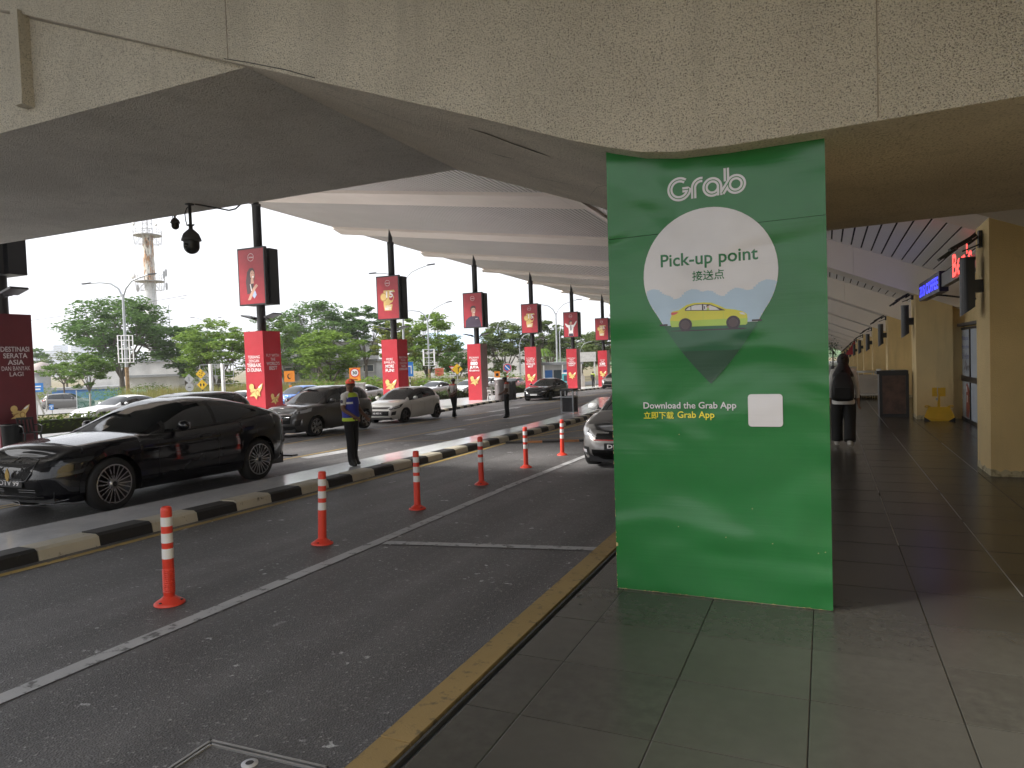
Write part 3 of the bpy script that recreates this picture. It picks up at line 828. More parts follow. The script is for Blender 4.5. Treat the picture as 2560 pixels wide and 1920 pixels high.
# ---------------------------------------------------------------- advertising pillars
def emblem(mb, fr, cx, cz, s):
    """gold ribbon and medal ornament"""
    P = lambda pts, off, m: mb.plate(fr, [(cx+a*s, cz+b*s) for a, b in pts], off, m)
    P([(-.5,.05),(-.2,.18),(.05,.12),(.35,.42),(.55,.5),(.48,.2),(.3,-.05),(.32,-.3),(.1,-.25),(.02,-.5),(-.18,-.28),(-.55,-.3),(-.3,-.12)], .004, 0)
    P([(-.34+.2*math.cos(a*.45), .28+.2*math.sin(a*.45)) for a in range(14)], .006, 0)
    P([(.12+.17*math.cos(a*.45), -.1+.2*math.sin(a*.45)) for a in range(14)], .006, 1)
    P([(.12+.11*math.cos(a*.45), -.1+.13*math.sin(a*.45)) for a in range(14)], .007, 0)
    P([(.2,.28),(.5,.46),(.44,.34),(.26,.2)], .006, 2)
    P([(-.45,-.05),(-.1,.04),(-.12,-.03),(-.4,-.13)], .006, 1)
def circle_logo(mb, fr, cx, cz, r, m):
    for q in ribbon(arc(cx, cz, r, 0, 360, 24), r*.09): mb.plate(fr, [tuple(v) for v in q], .004, m)
    write(mb, fr, 'AirAsia', cx, cz, None, r*1.6, .004, m, .015, 'c', .35)
def E_(cx, cz, rx, rz, n=18): return [(cx+rx*math.cos(2*math.pi*i/n), cz+rz*math.sin(2*math.pi*i/n)) for i in range(n)]
def poster(fr, kind, parent):
    """flat poster, frame origin at its centre; 1.42 x 2.36"""
    mb = MB(); P = lambda pts, off, m: mb.plate(fr, pts, off, m)
    P([(-.70,-1.17),(.70,-1.17),(.70,1.17),(-.70,1.17)], .001, 0)
    circle_logo(mb, fr, .0, .82, .16, 1)
    if kind == 'award':
        P([(-.25,-.72),(.22,-.72),(.30,-.38),(-.30,-.38)], .003, 2); P([(-.28,.02),(-.28,.42),(.42,.42),(.48,.30),(.05,.28),(.3,.2),(.42,.0),(.30,-.25),(.0,-.40),(-.3,-.38)], .003, 2)
        P(E_(-.28,.05,.24,.24), .005, 3); P(E_(-.28,.05,.19,.19), .006, 2); P(E_(.22,-.02,.14,.15), .006, 0)
        write(mb, fr, '15', .12, .18, .36, .46, .007, 1, .02); write(mb, fr, "WORLD'S", 0, -.47, None, .40, .007, 1, .02); write(mb, fr, 'BEST', 0, -.61, None, .40, .007, 1, .03)
    elif kind == 'woman':
        P([(-.28,-.75),(-.33,-.2),(-.24,.2),(-.1,.36),(.08,.36),(.18,.25),(.2,.0),(.12,-.25),(.05,-.7)], .003, 5)
        P(E_(.05,.07,.125,.19), .005, 4); P([(-.04,-.1),(.1,-.1),(.13,-.3),(-.06,-.32)], .0045, 4)
        P([(-.26,-1.0),(-.1,-1.0),(.2,-.55),(.35,-.42),(.25,-.33),(.05,-.5)], .006, 4)
        P(E_(.08,-.02,.05,.035), .0065, 1); P([(.0,.13),(.04,.14),(.04,.12),(.0,.11)], .0065, 5); P([(.1,.13),(.14,.14),(.14,.12),(.1,.11)], .0065, 5)
        P([(.05,-.6),(.18,-.62),(.25,-.8),(.12,-.95),(.02,-.85)], .005, 7); P([(-.1,-.32),(-.06,-.32),(.0,-.62),(-.05,-.62)], .006, 1)
    elif kind == 'man':
        P([(-.6,-1.17),(-.58,-.72),(-.38,-.52),(-.12,-.40),(.22,-.40),(.48,-.5),(.62,-1.0),(.62,-1.17)], .003, 6)
        P([(-.06,-.42),(.16,-.42),(.14,-.2),(-.06,-.2)], .004, 4); P(E_(.05,-.02,.165,.25), .005, 4)
        P([(-.18,-.05),(-.17,.2),(-.06,.31),(.14,.31),(.24,.2),(.22,.08),(.1,.17),(-.08,.15),(-.13,-.02)], .006, 5)
        P(E_(.1,-.15,.06,.03), .0065, 1); P([(.2,-.6),(.38,-.56),(.38,-.58),(.2,-.63)], .006, 1)
        P([(.0,.05),(.05,.06),(.05,.03),(.0,.02)], .0065, 5); P([(.11,.05),(.16,.06),(.16,.03),(.11,.02)], .0065, 5)
    else:
        P([(-.25,-1.1),(-.2,-.6),(-.26,-.3),(-.45,-.18),(-.6,.1),(-.5,.15),(-.3,-.02),(.3,-.02),(.45,.2),(.6,.36),(.62,.26),(.5,.0),(.28,-.3),(.22,-.7),(.25,-1.1)], .003, 1)
        P(E_(.0,.2,.13,.2), .005, 4); P([(-.2,-.05),(-.19,.3),(-.05,.42),(.12,.4),(.18,.2),(.1,.3),(-.08,.28),(-.13,-.02)], .006, 5)
        P([(-.03,-.05),(.04,-.05),(.07,-.5),(.0,-.6),(-.05,-.5)], .006, 6); P([(-.23,-1.12),(-.2,-.85),(.2,-.85),(.24,-1.12)], .006, 6)
    return mb.build('poster', [REDSCR, PWHITE, GOLD, GOLD_D, PSKIN, PHAIR, PNAVY, PBLUE], parent)
RED_SHADED = m_vinyl('wrap_red_shaded', (.105, .016, .022), .06, .34, False)  # red wrap darkened in colour for the deep shade on the first pillar
WRAPF = [RED, mk('wrap_red_plain', (.33, .20, .20), .4)]
def pillar(y, left, right, kind, label, plain=False):
    x = -22.42
    t = thing('advertising_pillar', label, 'pillar', (x, y, zg(x, y)+.118), 0, 'red advertising pillars along the far pavement')
    h = .525
    wr = MB()
    # banner cloth, very slightly slack
    rg = random.Random(int(y*10))
    for (ax, ay), (bx, by), m_ in (((-h,-h),(h,-h),0), ((h,-h),(h,h),1 if plain else 0), ((h,h),(-h,h),0), ((-h,h),(-h,-h),0)):
        P = []
        nx_, nz = 7, 14
        out = Vector((by-ay, -(bx-ax), 0)).normalized()
        ph = [rg.uniform(0, 6) for _ in range(3)]
        for i in range(nx_+1):
            rw = []
            for j in range(nz+1):
                u, v_ = i/nx_, j/nz
                e = math.sin(math.pi*u)*(.012*math.sin(5*v_+ph[0]+2*u)+.010*math.sin(11*v_+3*u+ph[1])*(1-v_)+.004)
                rw.append((ax+(bx-ax)*u+out.x*e, ay+(by-ay)*u+out.y*e, 3.95*v_))
            P.append(rw)
        wr.grid(P, m_, True)
    wr.add([(-h,-h,3.95),(h,-h,3.95),(h,h,3.95),(-h,h,3.95)], [(0,1,2,3)], 0)
    wr.build('wrap', [RED_SHADED, RED_SHADED] if y < 15 else WRAPF, t)
    pb = MB(); pb.lathe([(.185,3.9),(.185,9.35),(.195,9.36),(.195,9.48),(.125,9.5),(.125,9.75)], 18)
    a = [(.125*math.cos(k*math.pi/9), .125*math.sin(k*math.pi/9), 9.75) for k in range(18)]
    pb.add(a+[(-.05,-.02,10.25)], [(k, (k+1)%18, 18) for k in range(18)], 0)
    pb.build('pole', BLACKM, t)
    sg = MB(); sg.box(-.76,-.46,5.08,.76,-.30,7.55); sg.box(-.70,-.18,5.10,.78,.34,7.50, 0)
    sg.box(-.06,-.34,5.3,.06,-.16,5.4); sg.box(-.06,-.34,7.2,.06,-.16,7.3)
    sb = sg.build('sign_box', BLACKM, t)
    if kind: poster((Vector((0,-.462,6.31)), VX, VZ), kind, sb)
    for s in (-1, 1):
        f = MB(); f.bar((s*.17,0,4.45), (s*.42,0,4.52), .05, .05); f.bar((s*.36,-.0,4.5), (s*.46,0,4.62), .09, .04)
        f.obox((s*.66,0,4.62), (s*.27,0,.07), (0,.26,0), (-s*.012,0,.03), 0)
        f.obox((s*.42,0,4.57), (s*.09,0,.03), (0,.12,0), (-s*.012,0,.045), 0)
        f.build('floodlight', BLACKM, t)
    for face, lines in (('l', left), ('r', right)):
        if not lines: continue
        fr_ = (Vector((0,-h-.022,0)), VX, VZ) if face == 'l' else (Vector((h+.022,0,0)), VY, VZ)
        l2 = MB(); z = lines[0]+.36
        for s_, hh, bold in lines[1:]:
            hh *= .78; write(l2, fr_, s_, 0, z-hh/2, hh, min(.80, len(s_)*hh*.76), .002, 0, bold); z -= hh+.045
        l2.build('lettering', PWHITE if face == 'l' else PWHITE_SHADED, t)  # duller white paints the shade on the road-side lettering
        em = MB(); emblem(em, fr_, .04, 1.36 if face == 'l' else 1.0, .70 if face == 'l' else .5)
        em.build('emblem', [GOLD, GOLD_D, PWHITE], t)
    return t
B, L_ = .014, .0
pillar(12.75, None, [2.62,('DESTINASI',.19,B),('SERATA',.19,B),('ASIA',.19,B),('DAN BANYAK',.16,L_),('LAGI',.16,L_)], None, 'red advertising pillar with shade put into its colour at the left edge reading SERATA ASIA')
pillar(23.28, [2.55,('TERBANG',.16,L_),('DENGAN',.16,L_),('TERBAIK',.2,B),('DI DUNIA',.2,B)], [2.6,('FLY WITH',.16,L_),('THE',.16,L_),("WORLD'S",.19,B),('BEST',.2,B)], 'woman', 'red advertising pillar with a laughing woman poster, reading TERBAIK DI DUNIA')
pillar(33.5, [2.55,('MORE',.18,L_),('SMILES,',.18,L_),('MORE',.24,B),('FUN!',.24,B)], [2.62,('PERCUTIAN',.15,L_),('PENUH',.15,L_),('SENYUMAN',.15,L_),('TANPA',.16,B),('KERISAUAN',.16,B)], 'award', 'red advertising pillar reading MORE SMILES MORE FUN behind the white hatchback')
pillar(43.85, [2.7,('PILIHAN',.17,L_),('LEBIH',.16,L_),('800',.32,.05),('JUTA',.30,.05),('PENUMPANG',.15,B)], None, 'man', 'red advertising pillar with a young man poster, reading 800 JUTA', True)
pillar(54.1, [2.7,('FLY LIKE A',.13,L_),('CHAMPION',.15,L_),('WITH THE',.14,L_),("WORLD'S",.2,B),('BEST',.2,B)], None, 'award', 'red advertising pillar reading CHAMPION, directly behind the black sedan', True)
pillar(64.4, [2.75,('PERCUTIAN',.14,L_),('HEBAT',.14,L_),('DENGAN',.14,L_),('TAMBANG',.2,B),('HEBAT',.2,B)], None, 'pilot', 'red advertising pillar with a white shirted woman poster, reading TAMBANG HEBAT', True)
pillar(74.65, [2.6,('FLY TO',.15,L_),('OVER',.15,L_),('130',.34,.05),('DESTINATIONS',.14,B)], None, 'award', 'red advertising pillar reading FLY TO OVER 130, beside the green board', True)

# ---------------------------------------------------------------- cameras under the slab
def cctv(loc, drop, label):
    t = thing('security_camera', label, 'security camera', loc, 0, 'dome cameras under the slab')
    m = MB(); m.lathe([(.07,0),(.07,-.015),(.024,-.02),(.024,-drop)], 14); m.lathe([(.05,-drop),(.055,-drop-.012),(.03,-drop-.02),(.032,-drop-.07)], 14)
    m.box(-.075,-.012,-drop-.012,.075,.012,-drop); m.build('stem', BLACKM, t)
    d = -drop-.07
    MB().lathe([(.035,d),(.06,d-.02),(.115,d-.075),(.143,d-.15),(.150,d-.178),(.140,d-.182),(.122,d-.192)], 24).build('housing', DARKG, t)
    dm = MB(); dm.lathe([(.118,d-.19),(.118,d-.27)]+[(.118*math.cos(R(a)), d-.27-.115*math.sin(R(a))) for a in range(10, 91, 10)], 24); db = dm.build('dome', PLASTIC_B, t)
    ln = MB(); ln.lathe([(.046,-.118),(.046,-.132),(.036,-.135),(.03,-.126)], 16, axis='y'); ln.ball((0,-.118,0), .034)
    lo = ln.build('lens', GLASS, db); lo.location = (-.035, .0, d-.245); lo.rotation_euler = (R(12), 0, R(25))
    cb_ = MB(); cb_.tube([(.0,.0,-.02),(-.07,0,-.06),(-.11,0,-.13),(-.105,0,-.22),(-.08,0,-drop-.0),(-.05,0,-drop-.01)], .008, 6); cb_.build('cable', BLACKM, t)
    return t
cctv((-8.98, 7.92, 4.232), .32, 'black dome camera hanging on a long stem under the slab')
c2_ = cctv((-9.90, 8.42, 4.30), .10, 'small dome camera half hidden behind the slab edge, left of the hanging one')
c2_.scale = (.52, .52, .52)
cc = MB(); cc.tube([(-8.9,7.95,4.226),(-8.75,8.2,4.2),(-8.62,8.36,4.17),(-8.52,8.4,4.19),(-8.4,8.39,4.245)], .012, 6)
tag(cc.build('loose_cable', BLACKM), 'loop of black cable sagging from the slab edge by the camera', 'cable')
# ---------------------------------------------------------------- fixtures on the pilasters
def wall_lamp(loc):
    t = thing('wall_lamp', '', 'wall lamp', loc, 0, 'black wall lamps on the pilasters')
    m = MB(); n = 10; V = []
    for k in range(n+1):                                   # half round shade, cut on the slant below
        a = math.pi/2+math.pi*k/n
        V.append((-.045+.08*math.cos(a), .115*math.sin(a)))
    V = [(.025,.115)]+V+[(.025,-.115)]
    top_ = [(x, y, .37) for x, y in V]; bot = [(x, y, -.265+.75*(x-.025)) for x, y in V]
    k = len(V)
    m.add(top_, [tuple(range(k))]); m.add(bot, [tuple(range(k))[::-1]]); m.add(bot+top_, [(i, (i+1)%k, k+(i+1)%k, k+i)[::-1] for i in range(k)], 0, False)
    m.build('shade', PLASTIC_B, t)
    MB().box(.02, -.06, -.08, .125, .06, .08).build('bracket', BLACKM, t)
    return t
def flood(loc):
    t = thing('floodlight_pair', '', 'floodlight', loc, 0, 'black floodlight pairs above the wall lamps')
    ar = MB(); ar.box(.06, -.05, -.09, .10, .05, .12); ar.bar((.08,0,.06),(-.05,0,-.04),.035,.03); ar.bar((.08,-.04,-.05),(-.12,-.05,-.13),.018,.018); ar.build('bracket', BLACKM, t)
    for s, (x0, z0, x1, z1) in ((-.06, (.02,.06,-.26,-.10)), (.10, (-.12,-.02,-.36,-.20))):
        h = MB(); a = Vector((x0,s,z0)); b = Vector((x1,s,z1)); d = (b-a).normalized(); nn = Vector((-d.z,0,d.x))
        h.obox((a+b)/2, (b-a)/2, (0,.09,0), nn*.018); h.obox((a+b)/2+nn*.022, (b-a)*.3, (0,.06,0), nn*.012)
        h.build('lamp_head', BLACKM, t)
    return t
lp = fp = None
ordn = ['nearest', 'second', 'third', 'fourth', 'fifth', 'sixth', 'seventh', 'eighth', 'ninth', 'tenth']
for k, yb in enumerate(inner_y[:10]):
    zc = 2.38-.024*(yb-10.2)
    l1 = (1.725, yb+.4, zc); l2 = (1.745, yb+.4, zc+.58)
    if k == 0: lp, fp = wall_lamp(l1), flood(l2); a, b = lp, fp
    else: a, b = copy_tree(lp, None, l1), copy_tree(fp, None, l2)
    a['label'] = f'black half-round wall lamp on the {ordn[k]} yellow pilaster along the walkway'
    b['label'] = f'black floodlight pair above the lamp on the {ordn[k]} yellow pilaster'

# ---------------------------------------------------------------- shop signs, doors
XF = lambda x: (Vector((x,0,0)), -VY, VZ)                    # a face looking towards -X; a runs along -Y
rl = thing('sign_rail', 'long grey sign rail carrying shop signs between the first two pilasters', 'sign rail', (0,0,0))
b = MB(); V = []
for y, z0, z1 in ((11.05,2.70,2.885),(17.30,2.655,2.93)): V += [(1.92,y,z0),(2.02,y,z0),(2.02,y,z1),(1.92,y,z1)]
b.add(V, [(0,1,2,3),(7,6,5,4),(0,4,5,1),(1,5,6,2),(2,6,7,3),(3,7,4,0)]); b.build('rail', mk('sign_grey', (.15, .15, .155), .5), rl)
b = MB(); b.tube([(1.97,15.5,2.6),(2.1,15.5,2.58),(2.5,15.5,2.5),(2.81,15.5,2.45)], .02, 6); b.bar((1.97,15.5,2.66),(1.97,15.5,2.58),.03); b.build('bracket', BLACKM, rl)
b = MB(); b.bar((1.97,11.3,2.8),(2.8,11.3,2.8),.04); b.build('bracket', BLACKM, rl)
BLUE_E = mk('sign_blue_lit', (.03, .035, .9), .4, emit=.9, var=.02); RED_E = mk('sign_red_lit', (1.0, .06, .05), .4, emit=.9, var=.02)
t = thing('coffee_sign', 'dark sign box with glowing blue COFFEE lettering on the grey rail', 'shop sign', (0,0,0))
MB().box(1.885, 14.55, 2.60, 2.03, 17.45, 2.965).build('sign_box', mk('sign_navy', (.012, .012, .06), .4), t)
b = MB(); write(b, XF(1.883), 'ZUS COFFEE', -16.0, 2.775, .22, 2.66, .004, 0, .025); b.build('lettering', BLUE_E, t)
t = thing('red_letter_sign', 'glowing red shop lettering standing on the grey rail behind the nearest lamp', 'shop sign', (0,0,0))
b = MB(); write(b, XF(1.89), "Ben's", -12.35, 2.90, .38, 1.62, .0, 0, .02); b.build('lettering', RED_E, t)
b = MB(); b.box(1.893, 11.4, 2.80, 1.915, 13.2, 2.84); b.build('mount', DARKG, t)
dr = thing('shop_door', 'black framed glass shop door with white posters beyond the first pilaster', 'door', (0,0,0))
b = MB()
for y0, y1, z0, z1 in ((18.10,18.22,0,2.0),(17.0,17.08,.06,1.95),(15.8,15.9,0,2.0),(15.9,18.1,1.95,2.0),(15.9,18.1,0,.06),(15.9,17.0,.84,.96),(17.08,18.1,.84,.96)): b.box(2.73, y0, z0, 2.80, y1, z1)
b.build('frame', BLACKM, dr)
MB().box(2.66, 15.6, 2.03, 2.80, 18.8, 2.09).build('lintel', DARKG, dr)
POSTW = mk('poster_pale_blue', (.56, .64, .74), .25, var=.06); BLUEINK = mk('ink_blue', (.03, .05, .28), .5)
for y0, y1, z0, z1 in ((17.08,18.1,.96,1.95),(17.08,18.1,.06,.84),(15.9,17.0,.96,1.95),(15.9,17.0,.06,.84)):
    MB().box(2.748, y0, z0, 2.77, y1, z1).build('pane', POSTW, dr)
for s_, z in (("Malaysia's", 1.76), ('Home-grown', 1.575), ('Coffee Brand', 1.39)):
    b = MB(); write(b, XF(2.7475), s_, -18.0, z, .13, .86, .001, 0, .0, 'l'); b.build('lettering', BLUEINK, dr)
b = MB(); rb_ = random.Random(5)
for i in range(34):
    y, z = -17.5+rb_.gauss(0, .16), 1.0+abs(rb_.gauss(.12, .1)); b.plate(XF(2.747), [(y-.02,z),(y+.03,z+.02),(y+.05,z+.06),(y+.0,z+.05)], .001, 0)
b.plate(XF(2.747), [(-17.55,.1),(-17.3,.06),(-17.15,.3),(-17.2,.7),(-17.4,.82),(-17.55,.78)], .001, 1)
b.plate(XF(2.747), [(-17.5,.62),(-17.4,.62),(-17.42,.74),(-17.5,.74)], .002, 2); b.plate(XF(2.747), [(-17.46,.4),(-17.38,.4),(-17.36,.55),(-17.46,.56)], .002, 2)
b.build('poster_print', [PNAVY, mk('ink_brown', (.25, .05, .03), .4), PWHITE], dr)

# ---------------------------------------------------------------- podium, wheel clamp, trolleys
t = thing('podium', 'dark podium counter with walnut panel standing beside the second pilaster', 'podium', (1.45, 18.4, 0))
b = MB(); b.box(-.30,-.02,.0,.31,.5,.07); b.box(-.35,-.04,1.0,.30,.54,1.08); b.box(-.30,-.02,.07,-.235,.5,1.0); b.box(.245,-.02,.07,.31,.5,1.0); b.box(-.235,.40,.07,.245,.5,1.0); b.box(-.235,-.02,.965,.245,.4,1.0)
b.build('frame', BLACKM, t); MB().box(-.235, .0, .07, .245, .03, .965).build('panel', WALNUT, t)
b = MB(); b.lathe([(.0,1.1),(.035,1.1),(.035,1.08)], 12, (.0,.15,0)); b.box(-.34,.02,1.081,-.25,.2,1.12); b.build('desk_item', STEEL, t)
t = thing('wheel_clamp', 'yellow wheel clamp with a square sign plate leaning by the second pilaster', 'wheel clamp', (2.23, 17.38, 0))
b = MB(); b.add([(-.29,-.02,.0),(.29,-.02,.0),(.29,-.02,.08),(.20,.06,.30),(-.20,.06,.30),(-.29,-.02,.08)], [(0,1,2,3,4,5)]); b.add([(-.27,.16,.0),(.27,.16,.0),(.27,.16,.08),(.19,.14,.30),(-.19,.14,.30),(-.27,.16,.08)], [(5,4,3,2,1,0)])
b.add([(-.20,.06,.30),(.20,.06,.30),(.19,.14,.30),(-.19,.14,.30)], [(0,1,2,3)]); b.add([(.29,-.02,.08),(.27,.16,.08),(.19,.14,.30),(.20,.06,.30)], [(0,1,2,3)]); b.add([(-.29,-.02,.08),(-.20,.06,.30),(-.19,.14,.30),(-.27,.16,.08)], [(0,1,2,3)])
b.build('shield', YELLOWP, t)
b = MB(); b.add([(-.29,-.024,.0),(-.16,-.022,.0),(-.29,-.024,.09)], [(0,1,2)]); b.add([(.29,-.024,.0),(.29,-.024,.09),(.16,-.022,.0)], [(0,1,2)]); b.build('corner_marking', BLACKM, t)
b = MB(); b.bar((.0,.1,.28),(.0,.1,.70),.05,.04); b.build('post', YELLOWP, t)
b = MB(); b.box(-.125,.06,.53,.125,.078,.72); b.build('sign_plate', YELLOWP, t)
b = MB()
for s in (-1, 1): b.tube([(s*.16,.08,.3),(s*.2,.05,.33),(s*.25,.04,.335),(s*.265,.05,.31),(s*.23,.06,.295),(s*.18,.08,.31)], .012, 6)
b.build('hook', YELLOWP, t)
b = MB(); b.tube([(.02,.05,.72),(-.02,.05,.735),(-.03,.052,.66),(-.02,.05,.55),(-.03,.05,.42)], .006, 5); b.box(-.06,.04,.45,-.02,.056,.5); b.build('padlock_chain', STEEL, t)
TROL = mk('trolley_panel', (.42, .38, .33), .5); TFR = mk('trolley_frame', (.6, .58, .54), .35, .5)
def trolley(loc, label):
    t = thing('luggage_trolley', label, 'luggage trolley', loc, 0, 'luggage trolleys nested along the walkway')
    f = MB()
    for x in (-.33, .33): f.bar((x,.0,.1),(x,-.04,.82),.035,.035)
    f.tube([(-.33,-.04,.8),(-.36,-.14,.86),(.36,-.14,.86),(.33,-.04,.8)], .018, 6)
    f.bar((-.33,.0,.14),(.33,.0,.14),.04,.04); f.bar((-.30,.0,.14),(-.22,.75,.12),.04,.035); f.bar((.30,.0,.14),(.22,.75,.12),.04,.035); f.build('frame', TFR, t)
    MB().box(-.30,-.03,.18,.30,-.01,.60).build('basket_panel', TROL, t); MB().box(-.29,-.035,.63,.29,-.012,.74).build('sign_panel', TROL, t)
    MB().box(-.24,.05,.125,.24,.7,.15).build('deck', DARKG, t)
    for x, y in ((-.29,.02),(.29,.02),(0,.66)):
        MB().lathe([(.03,-.02),(.075,-.018),(.08,0),(.075,.018),(.03,.02)], 14, (x,y,.08), 'x').build('wheel', RUBBER, t)
    return t
tr = trolley((1.28, 24.6, 0), 'luggage trolley at the front of the nested row behind the podium')
tl = ['second luggage trolley nested in the row behind the podium', 'third luggage trolley nested in the row behind the podium', 'fourth luggage trolley nested in the row behind the podium', 'luggage trolley at the back of the row behind the podium']
for k in range(4): copy_tree(tr, None, (1.24-.05*k, 24.9+.3*k, 0), 0, tl[k])
for k in range(3): copy_tree(tr, None, (.78-.04*k, 31.0+.3*k, 0), 0, ['luggage trolley heading the farther row, beside the walking woman', 'middle luggage trolley of the farther row', 'rearmost luggage trolley of the farther row'][k])
t = thing('red_flag', 'drooping red flag fixed to a far pilaster along the walkway', 'flag', (1.72, 49.0, 1.2))
b = MB(); b.add([(0,0,0),(-.55,.05,.0),(-.25,.02,.45),(.05,0,1.0)], [(0,1,2,3)]); b.add([(0,.03,0),(-.55,.08,.0),(-.25,.05,.45),(.05,.03,1.0)], [(3,2,1,0)]); b.build('cloth', mk('flag_red', (.4, .03, .04), .7), t)
t = thing('hanging_planter', 'bushy potted plant on a stand at the far end of the walkway', 'plant', (.55, 58, 0))
b = MB(); rb_ = random.Random(9)
for i in range(260):
    c = Vector((rb_.gauss(0,.22), rb_.gauss(0,.22), 1.55+rb_.gauss(0,.42))); d = Vector((rb_.uniform(-1,1), rb_.uniform(-1,1), rb_.uniform(-.6,.4)))*.12; e = Vector((rb_.uniform(-1,1), rb_.uniform(-1,1), rb_.uniform(-1,1)))*.06
    b.add([c-e, c+d, c+e, c-d*.3], [(0,1,2,3)])
b.build('leaves', mk('planter_leaf', (.05, .09, .025), .6), t); b = MB(); b.tube([(0,0,0),(0,0,1.5)], .05, 8); b.lathe([(.15,0),(.18,.3),(.0,.3)], 12); b.build('stand', DARKG, t)
t = thing('far_awning', 'small white awning projecting over the far end of the walkway', 'awning', (0,0,0))
b = MB(); b.add([(-1.1,78,2.0),(1.85,78,2.3),(1.85,82,2.5),(-1.1,82,2.2)], [(0,1,2,3)]); b.box(-1.1,77.97,1.86,1.85,78,2.0); b.build('sheet', WHITEM, t)

# ---------------------------------------------------------------- bins and chairs
def zi(x, y): return zg(x, y)+.119
x, y = -9.78, 27.4
t = thing('litter_bin', 'square stainless litter bin with dark slatted front on the median', 'litter bin', (x, y, zi(x, y)), R(0))
b = MB(); w_, h_ = .26, .98
for sx in (-1, 1):
    for sy in (-1, 1): b.box(sx*w_-.025, sy*w_-.025, 0, sx*w_+.025, sy*w_+.025, h_)
for z in (.02, .66): 
    for sy in (-1, 1): b.box(-w_, sy*w_-.02, z, w_, sy*w_+.02, z+.05); b.box(sy*w_-.02, -w_, z, sy*w_+.02, w_, z+.05)
b.build('frame', STEEL, t)
MB().box(-.30,-.30,.94,.30,.30,1.02).build('lid', DARKG, t)
b = MB(); b.box(-.22,-.22,.03,.22,.22,.72); b.build('liner', BLACKM, t)
for k in range(8): MB().box(-.205+.054*k,-.262,.08,-.165+.054*k,-.246,.64).build('slat', DARKG, t)
for k in range(8): MB().box(.246,-.205+.054*k,.08,.262,-.165+.054*k,.64).build('slat', DARKG, t)
x, y = -20.15, 42.6
t = thing('round_bin', 'tall round grey refuse bin with a pale lid beside the 800 JUTA pillar', 'litter bin', (x, y, zi(x, y)))
MB().lathe([(.36,0),(.36,1.38),(.39,1.4),(.0,1.4)], 22).build('drum', mk('drum_grey', (.19, .17, .17), .45, .3), t)
MB().lathe([(.40,1.40),(.40,1.44),(.3,1.50),(.0,1.53)], 22).build('lid', mk('drum_lid', (.55, .57, .6), .4), t)
t = thing('dark_cabinet', 'dark grey upright box standing behind the round refuse bin', 'cabinet', (-19.75, 43.4, zi(-19.75, 43.4)))
b = MB(); b.box(-.3,-.3,0,.3,.3,1.2); b.box(-.32,-.32,1.2,.32,.32,1.26); b.build('body', DARKG, t)
def chair(name, label, loc, rz, m):
    t = thing(name, label, 'chair', loc, rz)
    b = MB()
    P = [[(-.22+.44*i/4, -.22+.44*j/4, .44+.012*math.cos(j)) for j in range(5)] for i in range(5)]
    b.grid(P); b.box(-.22,-.22,.425,.22,.22,.436); b.build('seat', m, t)
    b = MB(); 
    for k in range(5): b.bar((-.19+.095*k,.20,.44),(-.19+.095*k,.30,.84),.05,.014)
    b.bar((-.22,.30,.84),(.22,.30,.84),.03,.07); b.build('backrest', m, t)
    for sx in (-1, 1):
        for sy in (-1, 1):
            b = MB(); b.bar((sx*.19,sy*.19,.43),(sx*.24,sy*.25,0),.04,.03); b.build('leg', m, t)
        b = MB(); b.tube([(sx*.22,-.2,.44),(sx*.25,-.22,.62),(sx*.25,.0,.65),(sx*.22,.24,.64)], .02, 6); b.build('armrest', m, t)
    return t
chair('plastic_chair', 'white plastic armchair beside the round refuse bin at the 800 JUTA pillar', (-20.9, 42.9, zi(-20.9, 42.9)), R(60), mk('chair_white', (.6, .58, .57), .4))
chair('plastic_chair', 'black plastic armchair in front of the leftmost pillar', (-21.15, 12.6, zi(-21.15, 12.6)), R(80), PLASTIC_B)
t = thing('waste_sack_bin', 'black bin lined with a sack against the leftmost pillar', 'litter bin', (-21.55, 12.35, zi(-21.55, 12.35)))
b = MB(); b.lathe([(.24,0),(.27,.62),(.29,.66),(.27,.7),(.2,.66),(.0,.6)], 16); b.build('bin_body', mk('sack_black', (.008,.008,.008), .75, spec=.15), t)
# ---------------------------------------------------------------- cars
def paint(name, c, metal=.0): return mk(name, c, .38, metal, 1.0, .04, 2.0, spec=.1 if max(c) < .02 else .4)
def smooth_fn(pts, win=.10):
    x0, x1 = pts[0][0], pts[-1][0]
    g = np.linspace(x0, x1, 500); v = np.interp(g, [p[0] for p in pts], [p[1] for p in pts])
    k = max(1, int(win/(x1-x0)*500)); k += 1-k % 2
    vp = np.concatenate([2*v[0]-v[1:k//2+1][::-1], v, 2*v[-1]-v[-k//2:-1][::-1]]) if k > 1 else v
    s = np.convolve(vp, np.ones(k)/k, 'valid')[:500] if k > 1 else v
    if len(s) < 500: s = v
    return lambda x: float(np.interp(x, g, s))
SIDE = [(0,.055),(.12,.02),(.30,.0),(.55,.0),(.70,.008),(.78,.0),(.90,.03),(.96,.06),(1,.115)]
NOSE = [(0,.12),(.10,.05),(.22,.0),(.45,.01),(.62,.03),(.82,.09),(.93,.16),(1,.30)]
TAILP = [(0,.12),(.12,.03),(.35,.0),(.55,.03),(.75,.05),(.92,.07),(1,.13)]
NOSE_K = {'r': R}
def ip(t, P): return float(np.interp(t, [p[0] for p in P], [p[1] for p in P]))
